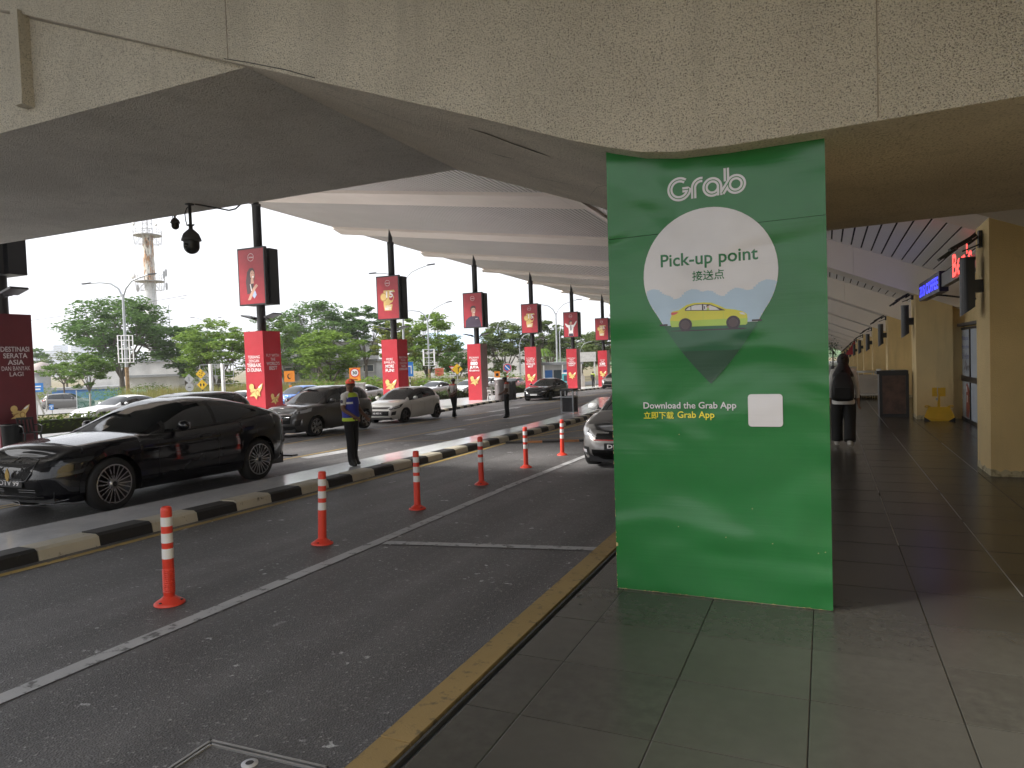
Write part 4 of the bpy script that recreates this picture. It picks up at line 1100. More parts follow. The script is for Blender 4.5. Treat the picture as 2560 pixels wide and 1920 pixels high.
def car(name, label, cat, loc, rz, S, group=None):
    L, W, H = S['L'], S['W'], S['H']; b = W/2; n_ = S.get('n', 6.0)
    rw, fa, ra_ = S['rw'], S['fa'], S['ra']; AR = rw*S.get('arch', 1.13)
    zt = smooth_fn(S['zt'], S.get('win', .12)); zbase = smooth_fn(S.get('zb', [(0,.26),(.3,.20),(.9,.19),(L-.9,.20),(L-.2,.27),(L,.33)]), .1)
    zr_f = smooth_fn(S['roof'], .22)
    PNT, DET = S['paint'], S.get('detail', 1)
    T = thing(name, label, cat, loc, rz, group)
    half = L/2
    def xp(y): return b*max(0.0, 1-abs(y/half-1)**n_)**(1/n_)
    def yp(xf): return half*(1-(max(0.0, 1-xf**n_))**(1/n_))
    def zb(y):
        z = zbase(y)
        for a in (fa, ra_):
            d = abs(y-a)
            if d < AR: z = max(z, rw+math.sqrt(AR*AR-d*d))
        return z
    # perimeter, nose centre to tail centre
    per = [(b*f, yp(f)) for f in (0, .12, .25, .37, .48, .58, .66)]
    y0 = yp(.72); ys_ = list(np.arange(y0, L-y0+.001, .055 if DET else .12))
    for a in (fa, ra_):
        ys_ = [y for y in ys_ if not (abs(abs(y-a)-AR) < .03)]
        ys_ += [a-AR-.001, a-AR+.001, a+AR-.001, a+AR+.001] + ([a-AR*.985, a+AR*.985, a-AR*.95, a+AR*.95] if DET else [])
    per += [(xp(y), y) for y in sorted(ys_)]
    per += [(b*f, L-yp(f)) for f in (.66, .58, .48, .37, .25, .12, 0)]
    nrm = []
    for i in range(len(per)):
        p, q = per[max(i-1, 0)], per[min(i+1, len(per)-1)]
        dx, dy = q[0]-p[0], q[1]-p[1]; l = math.hypot(dx, dy) or 1
        nrm.append((dy/l, -dx/l))
    nrm[0] = (0, -1); nrm[-1] = (0, 1)
    Sn = len(per)
    def at(s):
        i = max(0, min(Sn-2, int(s))); f = s-i
        (x0, y0_), (x1, y1) = per[i], per[i+1]; (a0, b0), (a1, b1) = nrm[i], nrm[i+1]
        return x0+(x1-x0)*f, y0_+(y1-y0_)*f, a0+(a1-a0)*f, b0+(b1-b0)*f
    perx = np.array([p[0] for p in per]); pery = np.array([p[1] for p in per])
    def s_y(y): return float(np.interp(y, pery, np.arange(Sn)))
    def s_f(xf): return float(np.interp(xf*b, perx[:8], np.arange(8)))
    def s_r(xf): return Sn-1-s_f(xf)
    NP, TP, SP = S.get('nose', NOSE), S.get('tail', TAILP), S.get('side', SIDE)
    def surf(s, z, off=0.0):
        x, y, nx, ny = at(s); z0, z1 = zbase(y), zt(y)
        t = max(0, min(1, (z-z0)/max(.05, z1-z0)))
        ins = ip(t, SP)
        ey = ip(t, NP)*max(0, -ny) - ip(t, TP)*max(0, ny)
        yy = y+ey
        return (max(0, x-ins*abs(nx))+off*nx, yy+off*ny, z)
    NZ = 13 if DET else 8
    bodyM = MB()
    for sd in (1, -1):
        P = []
        for i in range(Sn):
            y = per[i][1]; a, c = zb(y), zt(y)
            row = []
            for j in range(NZ+1):
                q = surf(i, a+(c-a)*(j/NZ)**.85); row.append((sd*q[0], q[1]-half, q[2]))
            e = row[-1]
            for j in range(1, 6):
                u = j/5; row.append((e[0]*(1-u), e[1], e[2]+S.get('crown', .035)*(1-(1-u)**2)*min(1, abs(e[0])/.3)))
            P.append(row)
        bodyM.grid(P, 0, True, sd < 0)
    body = bodyM.build('body', PNT, T)
    # cabin
    yc, ye = S['roof'][0][0], S['roof'][-1][0]; p_ = S.get('p', 4.2); tum = S.get('tumble', .30)
    def gh(y, ph, off=0.0):
        def raw(y, ph):
            base = zt(y)-.02; h = max(.01, zr_f(y)-base); c, s_ = max(0, math.cos(ph))**(2/p_), max(0, math.sin(ph))**(2/p_)
            wb = max(.05, xp(y)-.10); x = (wb-tum*h*s_)*c
            yy = y+S.get('bow', .14)*(x/wb)**2*max(0, 1-(y-yc)/.9) - .10*(x/wb)**2*max(0, 1-(ye-y)/.8)
            return Vector((x, yy-half, base+h*s_))
        q = raw(y, ph)
        if off:
            e = 1e-3; a = raw(y+e, ph)-raw(y-e, ph); d = raw(y, min(ph+e, math.pi/2))-raw(y, ph-e)
            nv = a.cross(d); 
            if nv.length > 1e-12:
                nv.normalize()
                if nv.x < -.02 or (abs(nv.x) <= .02 and nv.z < 0): nv = -nv
                if nv.z < -.2: nv = -nv
                q = q+nv*off
        return q
    phs = [math.pi/2*(j/18) for j in range(19)] if DET else [math.pi/2*(j/10) for j in range(11)]
    nst = 44 if DET else 20
    cabM = MB()
    for sd in (1, -1):
        P = []
        for i in range(nst+1):
            y = yc+(ye-yc)*i/nst
            P.append([(sd*q.x, q.y, q.z) for q in (gh(y, ph) for ph in phs)])
        cabM.grid(P, 0, True, sd < 0)
    cabM.build('cabin', PNT, T)
    def fph(f): return math.asin(min(1, f**(p_/2)))
    def side_patch(y0, y1, f0, f1, off, nm, mat, slope0=0, slope1=0, par=None):
        for sd in (1, -1):
            mb = MB(); P = []
            for i in range(13):
                u = i/12; row = []
                for j in range(7):
                    v = j/6; ya = y0+slope0*v; yb = y1+slope1*v; y = ya+(yb-ya)*u
                    q = gh(y, fph(f0+(f1-f0)*v), off); row.append((sd*q.x, q.y, q.z))
                P.append(row)
            mb.grid(P, 0, True, sd < 0); mb.build(nm, mat, T)
    def top_patch(y0, y1, xf, off, nm, mat):
        ph0 = math.acos(xf**(p_/2)); mb = MB()
        for sd in (1, -1):
            P = []
            for i in range(11):
                y = y0+(y1-y0)*i/10
                P.append([(sd*q.x, q.y, q.z) for q in (gh(y, ph0+(math.pi/2-ph0)*j/8, off) for j in range(9))])
            mb.grid(P, 0, True, sd < 0)
        mb.build(nm, mat, T)
    d = S['dlo']                                     # (y0, y1, split) of the side glass
    side_patch(d[0]-.03, d[1]+.05, .05, .84, .004, 'window_surround', TRIM, d[3] if len(d) > 3 else .0, d[4] if len(d) > 4 else -.1)
    s0 = d[3] if len(d) > 3 else .0; s1 = d[4] if len(d) > 4 else -.1
    side_patch(d[0]+.05, d[2]-.035, .10, .80, .008, 'side_window', GLASS, s0, -.02)
    side_patch(d[2]+.035, d[1], .10, .80, .008, 'side_window', GLASS, -.02, s1)
    top_patch(S['ws'][0], S['ws'][1], .90, .005, 'windscreen', GLASS)
    top_patch(S['rs'][0], S['rs'][1], .86, .005, 'rear_window', GLASS)
    # underbody and wheels
    ub = MB(); ub.box(-b+.27, .12-half, .20, b-.27, L-.12-half, .62)
    ub.build('underbody', TRIM, T)
    ri = S.get('rim', RIM); rr = rw*S.get('rim_r', .74)
    tm = MB(); tw = .115
    tm.lathe([(rr-.01,-tw),(rr+.02,-tw),(rw-.03,-tw),(rw-.004,-tw+.03),(rw,0),(rw-.004,tw-.03),(rw-.03,tw),(rr+.02,tw+.004),(rr,tw)], 32 if DET else 20, axis='x', mat=0)
    tm.lathe([(.0,-tw+.02),(rr,-tw+.02)], 24, axis='x')
    rm = MB(); rm.lathe([(rr+.005,tw-.002),(rr-.012,tw+.004),(rr-.022,tw-.01),(rr-.03,.02),(.0,.0)], 32 if DET else 18, axis='x', mat=1)
    rm.lathe([(rr+.006,tw-.003),(rr-.004,tw+.006),(rr-.016,tw+.003)], 32 if DET else 18, axis='x', mat=0)
    k = S.get('spokes', 5); dbl = S.get('dbl', .10)
    for i in range(k):
        a = 2*math.pi*i/k
        for o in ((-dbl, dbl) if dbl else (0,)):
            c0, c1 = a+o*.9, a+o*S.get('vee', 1.0)
            p = Vector((tw-.012, .055*math.cos(c0), .055*math.sin(c0))); q = Vector((tw-.004, (rr-.008)*math.cos(c1), (rr-.008)*math.sin(c1)))
            rm.bar(p, q, S.get('barw', .03), S.get('spw', .03), 0, up=(1,0,0))
    rm.lathe([(.07,.05),(.065,tw-.006),(.0,tw-.0)], 16, axis='x', mat=0); rm.lathe([(.036,tw+.001),(.0,tw+.002)], 14, axis='x', mat=1)
    wheel0 = None
    for y in (fa, ra_):
        for sd in (1, -1):
            lo = (sd*(b-tw-.03), y-half, rw)
            if wheel0 is None:
                wheel0 = tm.build('wheel', RUBBER, T, lo); rim0 = rm.build('rim', [ri, RIM_D], wheel0); wo = wheel0
            else:
                wo = instance(wheel0, 'wheel', T, lo); instance(rim0, 'rim', wo)
            wo.rotation_euler[2] = 0 if sd > 0 else math.pi
            wo.rotation_euler[0] = rng.uniform(0, 1.2)*(1)
            if sd < 0: wo.rotation_euler[0] *= -1
    # patches on the lower body
    def patch(nm, mat, cs, off=.004, both=True, ni=7, nj=4, par=None):
        """cs: four (s, z) corners: bottom front, bottom rear, top rear, top front"""
        res = []
        for sd in ((1, -1) if both else (1,)):
            mb = MB(); P = []
            for i in range(ni+1):
                u = i/ni; row = []
                for j in range(nj+1):
                    v = j/nj
                    s_ = (cs[0][0]*(1-u)+cs[1][0]*u)*(1-v)+(cs[3][0]*(1-u)+cs[2][0]*u)*v
                    z_ = (cs[0][1]*(1-u)+cs[1][1]*u)*(1-v)+(cs[3][1]*(1-u)+cs[2][1]*u)*v
                    q = surf(s_, z_, off); row.append((sd*q[0], q[1]-half, q[2]))
                P.append(row)
            mb.grid(P, 0, True, sd < 0); res.append(mb.build(nm, mat, par or T))
        return res
    def centre(nm, mat, s_fn, x, z0, z1, off=.004, x0=0.0, par=None, ni=8):
        """a patch across the nose or the tail, from -x to x (fractions of the half width)"""
        mb = MB()
        for sd in (1, -1):
            P = []
            for i in range(ni+1):
                s_ = s_fn(x0+(x-x0)*i/ni); row = []
                for j in range(5):
                    q = surf(s_, z0+(z1-z0)*j/4, off); row.append((sd*q[0], q[1]-half, q[2]))
                P.append(row)
            mb.grid(P, 0, True, (sd < 0) != (s_fn is s_r))
        return mb.build(nm, mat, par or T)
    A = dict(T=T, surf=surf, s_y=s_y, s_f=s_f, s_r=s_r, patch=patch, centre=centre, half=half, zt=zt, zbase=zbase, b=b, L=L)
    for q in S.get('patches', []):
        nm, mat, cs, off = q
        patch(nm, mat, [((s_f(c[0][1:]) if False else {'f': s_f, 'y': s_y, 'r': s_r}[c[0]](c[1])), c[2]) for c in cs], off)
    for q in S.get('centres', []):
        nm, mat, wh, x, z0, z1, off = q[:7]
        centre(nm, mat, {'f': s_f, 'r': s_r}[wh], x, z0, z1, off, *(q[7:8] if len(q) > 7 else ()))
    # arch trims, sill, seams, handles, mirrors
    if DET:
        at_ = S.get('arch_trim')
        for a in (fa, ra_):
            for sd in (1, -1):
                mb = MB(); P = []
                for i in range(21):
                    th = math.pi*i/20*1.12-.06*math.pi; row = []
                    for r_ in (AR-.004, AR+(.055 if at_ else .02)):
                        y = a+r_*math.cos(th); z = max(zbase(y)+.005, rw+r_*math.sin(th))
                        q = surf(s_y(y), min(z, zt(y)-.05), .012 if at_ else .006); row.append((sd*q[0], q[1]-half, q[2]))
                    P.append(row)
                mb.grid(P, 0, True, sd > 0); mb.build('arch_trim', at_ or PNT, T)
        for y in S['seams']:
            mb = MB()
            for sd in (1, -1):
                P = []
                for j in range(9):
                    z = zbase(y)+.14+(zt(y)-.05-zbase(y)-.14)*j/8
                    P.append([(sd*q[0], q[1]-half, q[2]) for q in (surf(s_y(y-.004), z, .0015), surf(s_y(y+.004), z, .0015))])
                mb.grid(P, 0, True, sd > 0)
            mb.build('door_seam', TRIM, T)
        for y in S['handles']:
            for sd in (1, -1):
                mb = MB(); z = zt(y)-.135
                q0, q1 = surf(s_y(y-.09), z, .016), surf(s_y(y+.09), z+.004, .016)
                mb.bar((sd*q0[0], q0[1]-half, q0[2]), (sd*q1[0], q1[1]-half, q1[2]), .03, .028); mb.build('door_handle', S.get('handle', PNT), T)
    my = S['mirror']; 
    for sd in (1, -1):
        mb = MB(); zz = zt(my)+.09
        mb.ball((sd*(b+.085), my-half, zz), (.115, .06, .075), 12, 8, 0)
        mb.bar((sd*(b-.12), my-half+.01, zt(my)+.03), (sd*(b+.02), my-half, zz-.03), .05, .03, 1)
        mo = mb.build('mirror', [S.get('mirror_m', PNT), TRIM], T)
        MB().obox((sd*(b+.085), my-half+.058, zz), (.08,0,0), (0,.004,0), (0,0,.05)).build('mirror_glass', LENS, mo)
    pz = S.get('plate')
    if pz:
        z, wv, txt = pz; q = surf(0, z, 0); y = q[1]-half-.012; fr_ = (Vector((S.get('plate_x', 0), y, z)), VX, VZ)
        mb = MB(); mb.ext(fr_, [(-wv/2,-.055),(wv/2,-.055),(wv/2,.055),(-wv/2,.055)], -.03, .006)
        po = mb.build('number_plate', S.get('plate_m', PLASTIC_B), T)
        if txt:
            mb = MB(); write(mb, fr_, txt, 0, 0, .068, wv*.78, .008, 0, .02); mb.build('plate_lettering', PWHITE, po)
    return A

def hl(x0, z0, y1, z1, x2=None, z2=None, z3=None):
    """headlamp corners: from the nose fraction x0 round to y1 on the flank"""
    return [('f', x0, z0), ('y', y1, z1), ('y', y1+.02, z2 or z1+.12), ('f', x2 or x0, z3 or z0+.12)]
BLK = paint('car_black', (.004, .004, .006)); GRY = paint('car_grey', (.085, .08, .078), .55); WHT = paint('car_white', (.62, .61, .58)); SLV = paint('car_silver', (.22, .213, .208), .5)
BLU = paint('car_blue', (.02, .14, .50), .2); PEA = paint('car_pearl_white', (.70, .71, .72)); PNK = paint('car_faded_red', (.55, .16, .17)); BRZ = paint('car_bronze_grey', (.13, .125, .12), .5); BL2 = paint('car_charcoal', (.010, .010, .012))
DSTEEL = mk('dark_chrome', (.16, .16, .165), .25, .9)
GRILLE = mk('grille_black', (.005, .005, .005), .6, spec=.15); DRL = mk('lamp_clear', (.62, .63, .66), .08, .3)
HEADL = mk('lamp_dark', (.03, .032, .035), .08, .2)

# dark coupe-backed SUV in the foreground lane
SP = dict(L=4.70, W=1.93, H=1.62, rw=.372, fa=.82, ra=3.684, n=5.2, p=4.0, tumble=.33, crown=.05,
  zt=[(0,.79),(.08,.85),(.3,.905),(.8,.96),(1.35,1.005),(2.2,1.02),(3.1,1.07),(3.8,1.14),(4.3,1.17),(4.56,1.15),(4.66,1.10),(4.70,1.02)],
  roof=[(1.20,.99),(1.45,1.09),(1.9,1.31),(2.25,1.46),(2.55,1.525),(2.9,1.53),(3.35,1.475),(3.8,1.37),(4.2,1.265),(4.42,1.20),(4.54,1.14)],
  zb=[(0,.22),(.25,.19),(.5,.20),(1.4,.24),(3.2,.25),(4.3,.30),(4.70,.40)],
  nose=[(0,.14),(.06,.0),(.14,.05),(.30,.03),(.5,.0),(.75,.03),(.9,.09),(.96,.15),(1,.26)],
  dlo=(1.62,4.15,2.75,.10,-.30), ws=(1.36,2.32), rs=(3.75,4.5), seams=(1.55,2.72,3.62), handles=(2.45,3.42), mirror=1.92, paint=BLK, arch_trim=BLK,
  spokes=10, dbl=.11, vee=1.35, spw=.006, barw=.014, rim_r=.735, plate=(.475,.52,'OTV 99'), handle=BLK,
  patches=[('headlamp', HEADL, [('f',.60,.685),('y',.50,.74),('y',.55,.80),('f',.60,.765)], .004),
           ('tail_lamp', TAIL, [('y',4.48,.93),('r',.55,.93),('r',.55,1.03),('y',4.40,1.03)], .005),
           ('air_curtain', HEADL, [('f',.76,.56),('y',.42,.60),('y',.46,.66),('f',.80,.60)], .004),
           ('rear_reflector', CHROME, [('y',4.50,.60),('r',.72,.62),('r',.72,.66),('y',4.48,.66)], .006)],
  centres=[('lower_grille', GRILLE, 'f', .52, .33, .42, .004), ('skid_strip', DSTEEL, 'f', .60, .285, .305, .012)])
XP = (-10.08, 5.63+2.35)
def pitch_z(x, y): return zg(x, y)
A = car('black_car', 'glossy black coupe-backed SUV in the near lane with the OTV 99 plate', 'car', (XP[0], XP[1], pitch_z(*XP)), 0, SP)
T_ = A['T']; T_.rotation_euler = (-.0255, 0, R(2.5))
def kidney(sd):
    mb = MB(); fr = []
    out = [(.03,.50),(.05,.75),(.09,.785),(.36,.775),(.42,.74),(.40,.60),(.34,.52),(.28,.50)]
    n = len(out)
    def pt(x, z, off):
        q = A['surf'](A['s_f'](min(.95, x/A['b'])), z, off); return Vector((sd*q[0], q[1]-A['half'], q[2]))
    cx = sum(o[0] for o in out)/n; cz = sum(o[1] for o in out)/n
    V = [pt(x, z, .010) for x, z in out]
    mb.add(V+[pt(cx, cz, .010)], [(i, (i+1)%n, n)[::(1 if sd > 0 else -1)] for i in range(n)], 0)
    g_ = mb.build('kidney_grille', GRILLE, T_)
    t_ = MB(); t_.tube([pt(x, z, .014) for x, z in out+[out[0]]], .006, 6, 0, False); t_.build('grille_surround', DSTEEL, g_)
    d_ = MB()
    for i in range(6):
        for j in range(6):
            x = .075+.055*i+(.027 if j % 2 else 0); z = .535+.05*j
            if x > .37 or (z < .6 and x > .3) or z > .75: continue
            d_.obox(pt(x, z, .013), (.004,0,0), (0,.003,0), (.002*sd,0,.009))
    tag(d_.build('mesh_stud', DSTEEL, g_), kind='stuff')
for sd in (1, -1): kidney(sd)
mb = MB(); q = A['surf'](0, .56, .03); fr_ = (Vector((-.0, q[1]-A['half'], .0)), VX, VZ)
mb.ext(fr_, [(-.03,.535),(.03,.535),(.042,.575),(.035,.615),(.016,.64),(.0,.675),(-.016,.64),(-.035,.615),(-.042,.575)], 0, .012); mb.ext(fr_, [(-.018,.505),(.018,.505),(.025,.535),(-.025,.535)], 0, .012)
mb.build('gold_crest', mk('crest_gold', (.42, .28, .08), .35, .7), T_)
mb = MB(); q = A['surf'](0, .88, .01); mb.lathe([(.0,.012),(.036,.010),(.04,.0)], 16, (0, q[1]-A['half']+.08, .865)); mb.build('bonnet_badge', CHROME, T_)
mb = MB()
for sd in (1, -1):
    mb.add([(sd*.25,-2.47,.20),(sd*.62,-2.46,.20),(sd*.97,-2.18,.22),(sd*1.0,-2.0,.20),(sd*.60,-2.3,.18),(sd*.25,-2.3,.18)], [(0,1,2,3,4,5)[::sd]], 0)
    mb.tube([(sd*.0,-2.42,.255),(sd*.28,-2.42,.255),(sd*.36,-2.44,.205),(sd*.62,-2.43,.21),(sd*.94,-2.2,.27)], .008, 5, 1)
mb.build('front_splitter', [PLASTIC_B, DSTEEL], T_)
mb = MB()
for z in (.355, .385): 
    for sd in (1, -1): mb.tube([(sd*.15, A['surf'](A['s_f'](.16), z, .01)[1]-A['half'], z), (sd*.46, A['surf'](A['s_f'](.48), z, .01)[1]-A['half'], z)], .005, 5)
mb.build('intake_slat', DSTEEL, T_)
mb = MB(); mb.box(-.85, 2.30, .30, .85, 2.46, .33); mb.build('rear_diffuser', PLASTIC_B, T_)
mb = MB()
for sd in (1, -1):
    P = []
    for i in range(20):
        y = 2.0+1.6*i/19; P.append([(sd*q[0], q[1]-A['half'], q[2]) for q in (A['surf'](A['s_y'](y), .36+.03*abs(i-9)/9, .004), A['surf'](A['s_y'](y), .375+.03*abs(i-9)/9, .006))])
    mb.grid(P, 0, True, sd > 0)
mb.build('sill_trim', RIM_D, T_)

# grey SUV
SP2 = dict(L=4.295, W=1.77, H=1.625, rw=.345, fa=.86, ra=3.53, n=5.0, p=4.2, tumble=.28,
  zt=[(0,.86),(.06,.94),(.4,1.0),(1.1,1.06),(2,1.05),(3.4,1.11),(4.15,1.08),(4.295,.98)], roof=[(.92,1.03),(1.2,1.17),(1.65,1.45),(2.0,1.58),(2.45,1.625),(3.2,1.605),(3.75,1.535),(4.0,1.40),(4.2,1.12)],
  dlo=(1.40,3.72,2.35,.08,-.16), ws=(1.06,1.98), rs=(3.86,4.12), seams=(1.3,2.32,3.2), handles=(2.08,3.0), mirror=1.55, paint=GRY, arch_trim=GRY, spokes=7, dbl=.12, spw=.03, rim=RIM, zb=[(0,.3),(.3,.24),(.9,.22),(3.4,.23),(4.1,.33),(4.295,.42)],
  plate=None, patches=[('headlamp', LENS, [('f',.62,.80),('y',.62,.86),('y',.70,.97),('f',.58,.88)], .004), ('fog_lamp', TRIM, [('f',.72,.42),('y',.24,.46),('y',.26,.62),('f',.76,.60)], .005), ('fog_trim', CHROME, [('y',.22,.44),('y',.27,.46),('y',.29,.63),('y',.24,.62)], .008), ('tail_lamp', TAIL, [('y',4.0,.95),('r',.70,.95),('r',.70,1.06),('y',3.85,1.06)], .005)],
  centres=[('grille', GRILLE, 'f', .56, .50, .86, .004), ('grille_bar', CHROME, 'f', .56, .775, .80, .012), ('grille_bar', CHROME, 'f', .5, .70, .715, .012), ('bumper_skirt', TRIM, 'f', .74, .30, .42, .004), ('lower_trim', TRIM, 'f', .95, .28, .36, .003)])
x, y = -15.95, 17.9-.86+2.1475
car('grey_car', 'dark grey SUV with its driver door side to the road, behind the standing guard', 'car', (x, y, zg(x, y)), 0, SP2)
# white hatchback
SP3 = dict(L=4.045, W=1.72, H=1.455, rw=.315, fa=.83, ra=3.40, n=4.6, p=4.2, tumble=.30,
  zt=[(0,.66),(.06,.74),(.4,.84),(1.0,.93),(1.8,.93),(3.1,1.01),(3.85,1.0),(4.045,.90)], roof=[(.80,.89),(1.1,1.04),(1.6,1.31),(2.0,1.43),(2.45,1.455),(3.1,1.425),(3.5,1.35),(3.8,1.16),(3.95,1.0)],
  dlo=(1.15,3.45,2.30,.10,-.22), ws=(.95,1.92), rs=(3.6,3.88), seams=(1.22,2.28,3.05), handles=(2.02,2.86), mirror=1.42, paint=WHT, spokes=5, dbl=.13, spw=.022, rim=mk('alloy_black', (.10,.09,.09), .3, .6),
  plate=(.47,.50,'ND 4031 N'), patches=[('headlamp', HEADL, [('f',.58,.60),('y',.52,.70),('y',.72,.83),('f',.60,.70)], .004), ('headlamp_lens', LENS, [('f',.68,.65),('y',.40,.70),('y',.48,.77),('f',.70,.70)], .008), ('fog_lamp', TRIM, [('f',.70,.38),('y',.24,.40),('y',.28,.55),('f',.74,.52)], .005), ('tail_lamp', TAIL, [('y',3.90,.72),('r',.78,.72),('r',.80,.98),('y',3.78,1.0)], .005)],
  centres=[('grille', GRILLE, 'f', .52, .64, .70, .004), ('lower_grille', GRILLE, 'f', .60, .37, .56, .004), ('front_lip', TRIM, 'f', .9, .24, .275, .01)])
x, y = -16.5, 24.05-.83+2.02
car('white_car', 'white hatchback with black alloys waiting in front of the MORE FUN pillar', 'car', (x, y, zg(x, y)), 0, SP3)
# black sedan by the far pavement
SP4 = dict(L=4.96, W=1.87, H=1.48, rw=.35, fa=.87, ra=3.845, n=5.0, p=4.0, tumble=.30,
  zt=[(0,.70),(.08,.78),(.6,.89),(1.4,.98),(2.2,.98),(3.6,1.02),(4.5,1.07),(4.85,1.03),(4.96,.90)], roof=[(1.38,.95),(1.7,1.09),(2.15,1.33),(2.6,1.46),(3.0,1.48),(3.5,1.43),(4.0,1.27),(4.35,1.11),(4.5,1.04)],
  dlo=(1.85,4.05,2.85,.10,-.24), ws=(1.52,2.45), rs=(3.7,4.4), seams=(1.7,2.82,3.75), handles=(2.55,3.5), mirror=2.05, paint=BLK, spokes=10, dbl=.08, spw=.015, rim=RIM_D,
  plate=(.46,.5,''), plate_m=mk('plate_pale', (.5,.5,.52), .4), patches=[('headlamp', HEADL, [('f',.50,.63),('y',.46,.68),('y',.60,.76),('f',.50,.70)], .004), ('day_lamp', DRL, [('f',.58,.645),('y',.30,.67),('y',.34,.70),('f',.58,.675)], .008), ('tail_lamp', TAIL, [('y',4.7,.85),('r',.6,.85),('r',.6,.96),('y',4.6,.96)], .005)],
  centres=[('grille', GRILLE, 'f', .40, .52, .70, .004), ('lower_grille', GRILLE, 'f', .8, .28, .38, .004)])
x, y = -17.75, 43.6-.87+2.48
car('black_sedan', 'glossy black sedan pulled up beside the CHAMPION pillar far down the lane', 'car', (x, y, zg(x, y)), 0, SP4)
# silver sedan half behind the board
SP5 = dict(L=4.33, W=1.69, H=1.49, rw=.30, fa=.82, ra=3.285, n=4.8, p=4.2, tumble=.28,
  zt=[(0,.70),(.06,.78),(.3,.86),(1.05,.97),(2,.96),(3.4,1.0),(4.0,1.05),(4.22,1.02),(4.33,.90)], roof=[(.98,.94),(1.2,1.06),(1.7,1.34),(2.1,1.46),(2.5,1.49),(3.1,1.44),(3.5,1.30),(3.8,1.12),(3.95,1.04)],
  dlo=(1.35,3.55,2.35,.10,-.2), ws=(1.10,2.02), rs=(3.25,3.8), seams=(1.3,2.32,3.1), handles=(2.08,2.95), mirror=1.55, paint=SLV, mirror_m=PEA, spokes=5, dbl=.12, rim=RIM_D,
  plate=(.46,.52,'DEY  5'), patches=[('headlamp', LENS, [('f',.50,.62),('y',.42,.66),('y',.50,.82),('f',.74,.76)], .004), ('headlamp_bulb', CHROME, [('f',.66,.65),('f',.80,.67),('f',.82,.74),('f',.72,.73)], .009), ('day_lamp', DRL, [('f',.74,.33),('y',.26,.34),('y',.27,.40),('f',.74,.39)], .012), ('fog_surround', TRIM, [('f',.66,.28),('y',.30,.29),('y',.32,.44),('f',.66,.44)], .005), ('tail_lamp', TAIL, [('y',4.1,.8),('r',.7,.8),('r',.7,.95),('y',4.0,.95)], .005)],
  centres=[('grille', GRILLE, 'f', .52, .575, .70, .004), ('red_strip', mk('trim_red', (.5,.02,.02), .3), 'f', .56, .560, .572, .010), ('lower_grille', GRILLE, 'f', .60, .22, .40, .004), ('front_lip', TRIM, 'f', .9, .17, .21, .01)])
x, y = -3.30, 11.72+2.165
A5 = car('silver_sedan', 'silver sedan with a dark bonnet half hidden behind the green board', 'car', (x, y, zg(x, y)), 0, SP5)
mb = MB(); q = A5['surf'](0, .665, .012); mb.lathe([(.062,-.004),(.058,-.016),(.046,-.012)], 24, (0, q[1]-A5['half'], .655), 'y'); mb.ball((0, q[1]-A5['half']-.008, .655), (.030,.006,.038)); mb.lathe([(.05,-.006),(.0,-.006)], 20, (0, q[1]-A5['half'], .655), 'y', 1)
mb.build('crest_badge', [CHROME, mk('badge_grey', (.3,.3,.31), .3)], A5['T'])
mb = MB()
for sd in (1, -1):
    P = []
    for i in range(10):
        yy = .17+1.0*i/9; row = []
        for j in range(5):
            xx = sd*(.60+.05*i/9)*j/4
            row.append((xx, yy-A5['half'], A5['zt'](yy)+.035*(1-(xx/.75)**2)+.006))
        P.append(row)
    mb.grid(P, 0, True, sd > 0)
mb.build('bonnet_wrap', mk('bonnet_black', (.03,.029,.029), .38, 0, .4), A5['T'])
# black estate ahead of the grey SUV, seen past the big black car
SPW = dict(SP2); SPW.update(L=4.65, W=1.86, H=1.56, ra=3.75, paint=BL2, arch_trim=None, zt=[(0,.74),(.06,.84),(.5,.95),(1.2,1.02),(2.2,1.02),(3.6,1.07),(4.5,1.06),(4.65,.95)],
  roof=[(1.05,.99),(1.35,1.12),(1.8,1.38),(2.2,1.52),(2.6,1.56),(3.5,1.55),(4.1,1.49),(4.4,1.30),(4.58,1.1)], dlo=(1.6,4.05,2.6,.1,-.1), ws=(1.18,2.1), rs=(4.18,4.5), seams=(1.5,2.55,3.45), handles=(2.3,3.25), mirror=1.75, centres=[('grille', GRILLE, 'f', .5, .5, .75, .004)], zb=[(0,.28),(.3,.22),(4.3,.24),(4.65,.36)])
x, y = -16.15, 13.45
car('black_estate', 'black estate car seen over the roof of the coupe-backed foreground SUV', 'car', (x, y, zg(x, y)), 0, SPW)
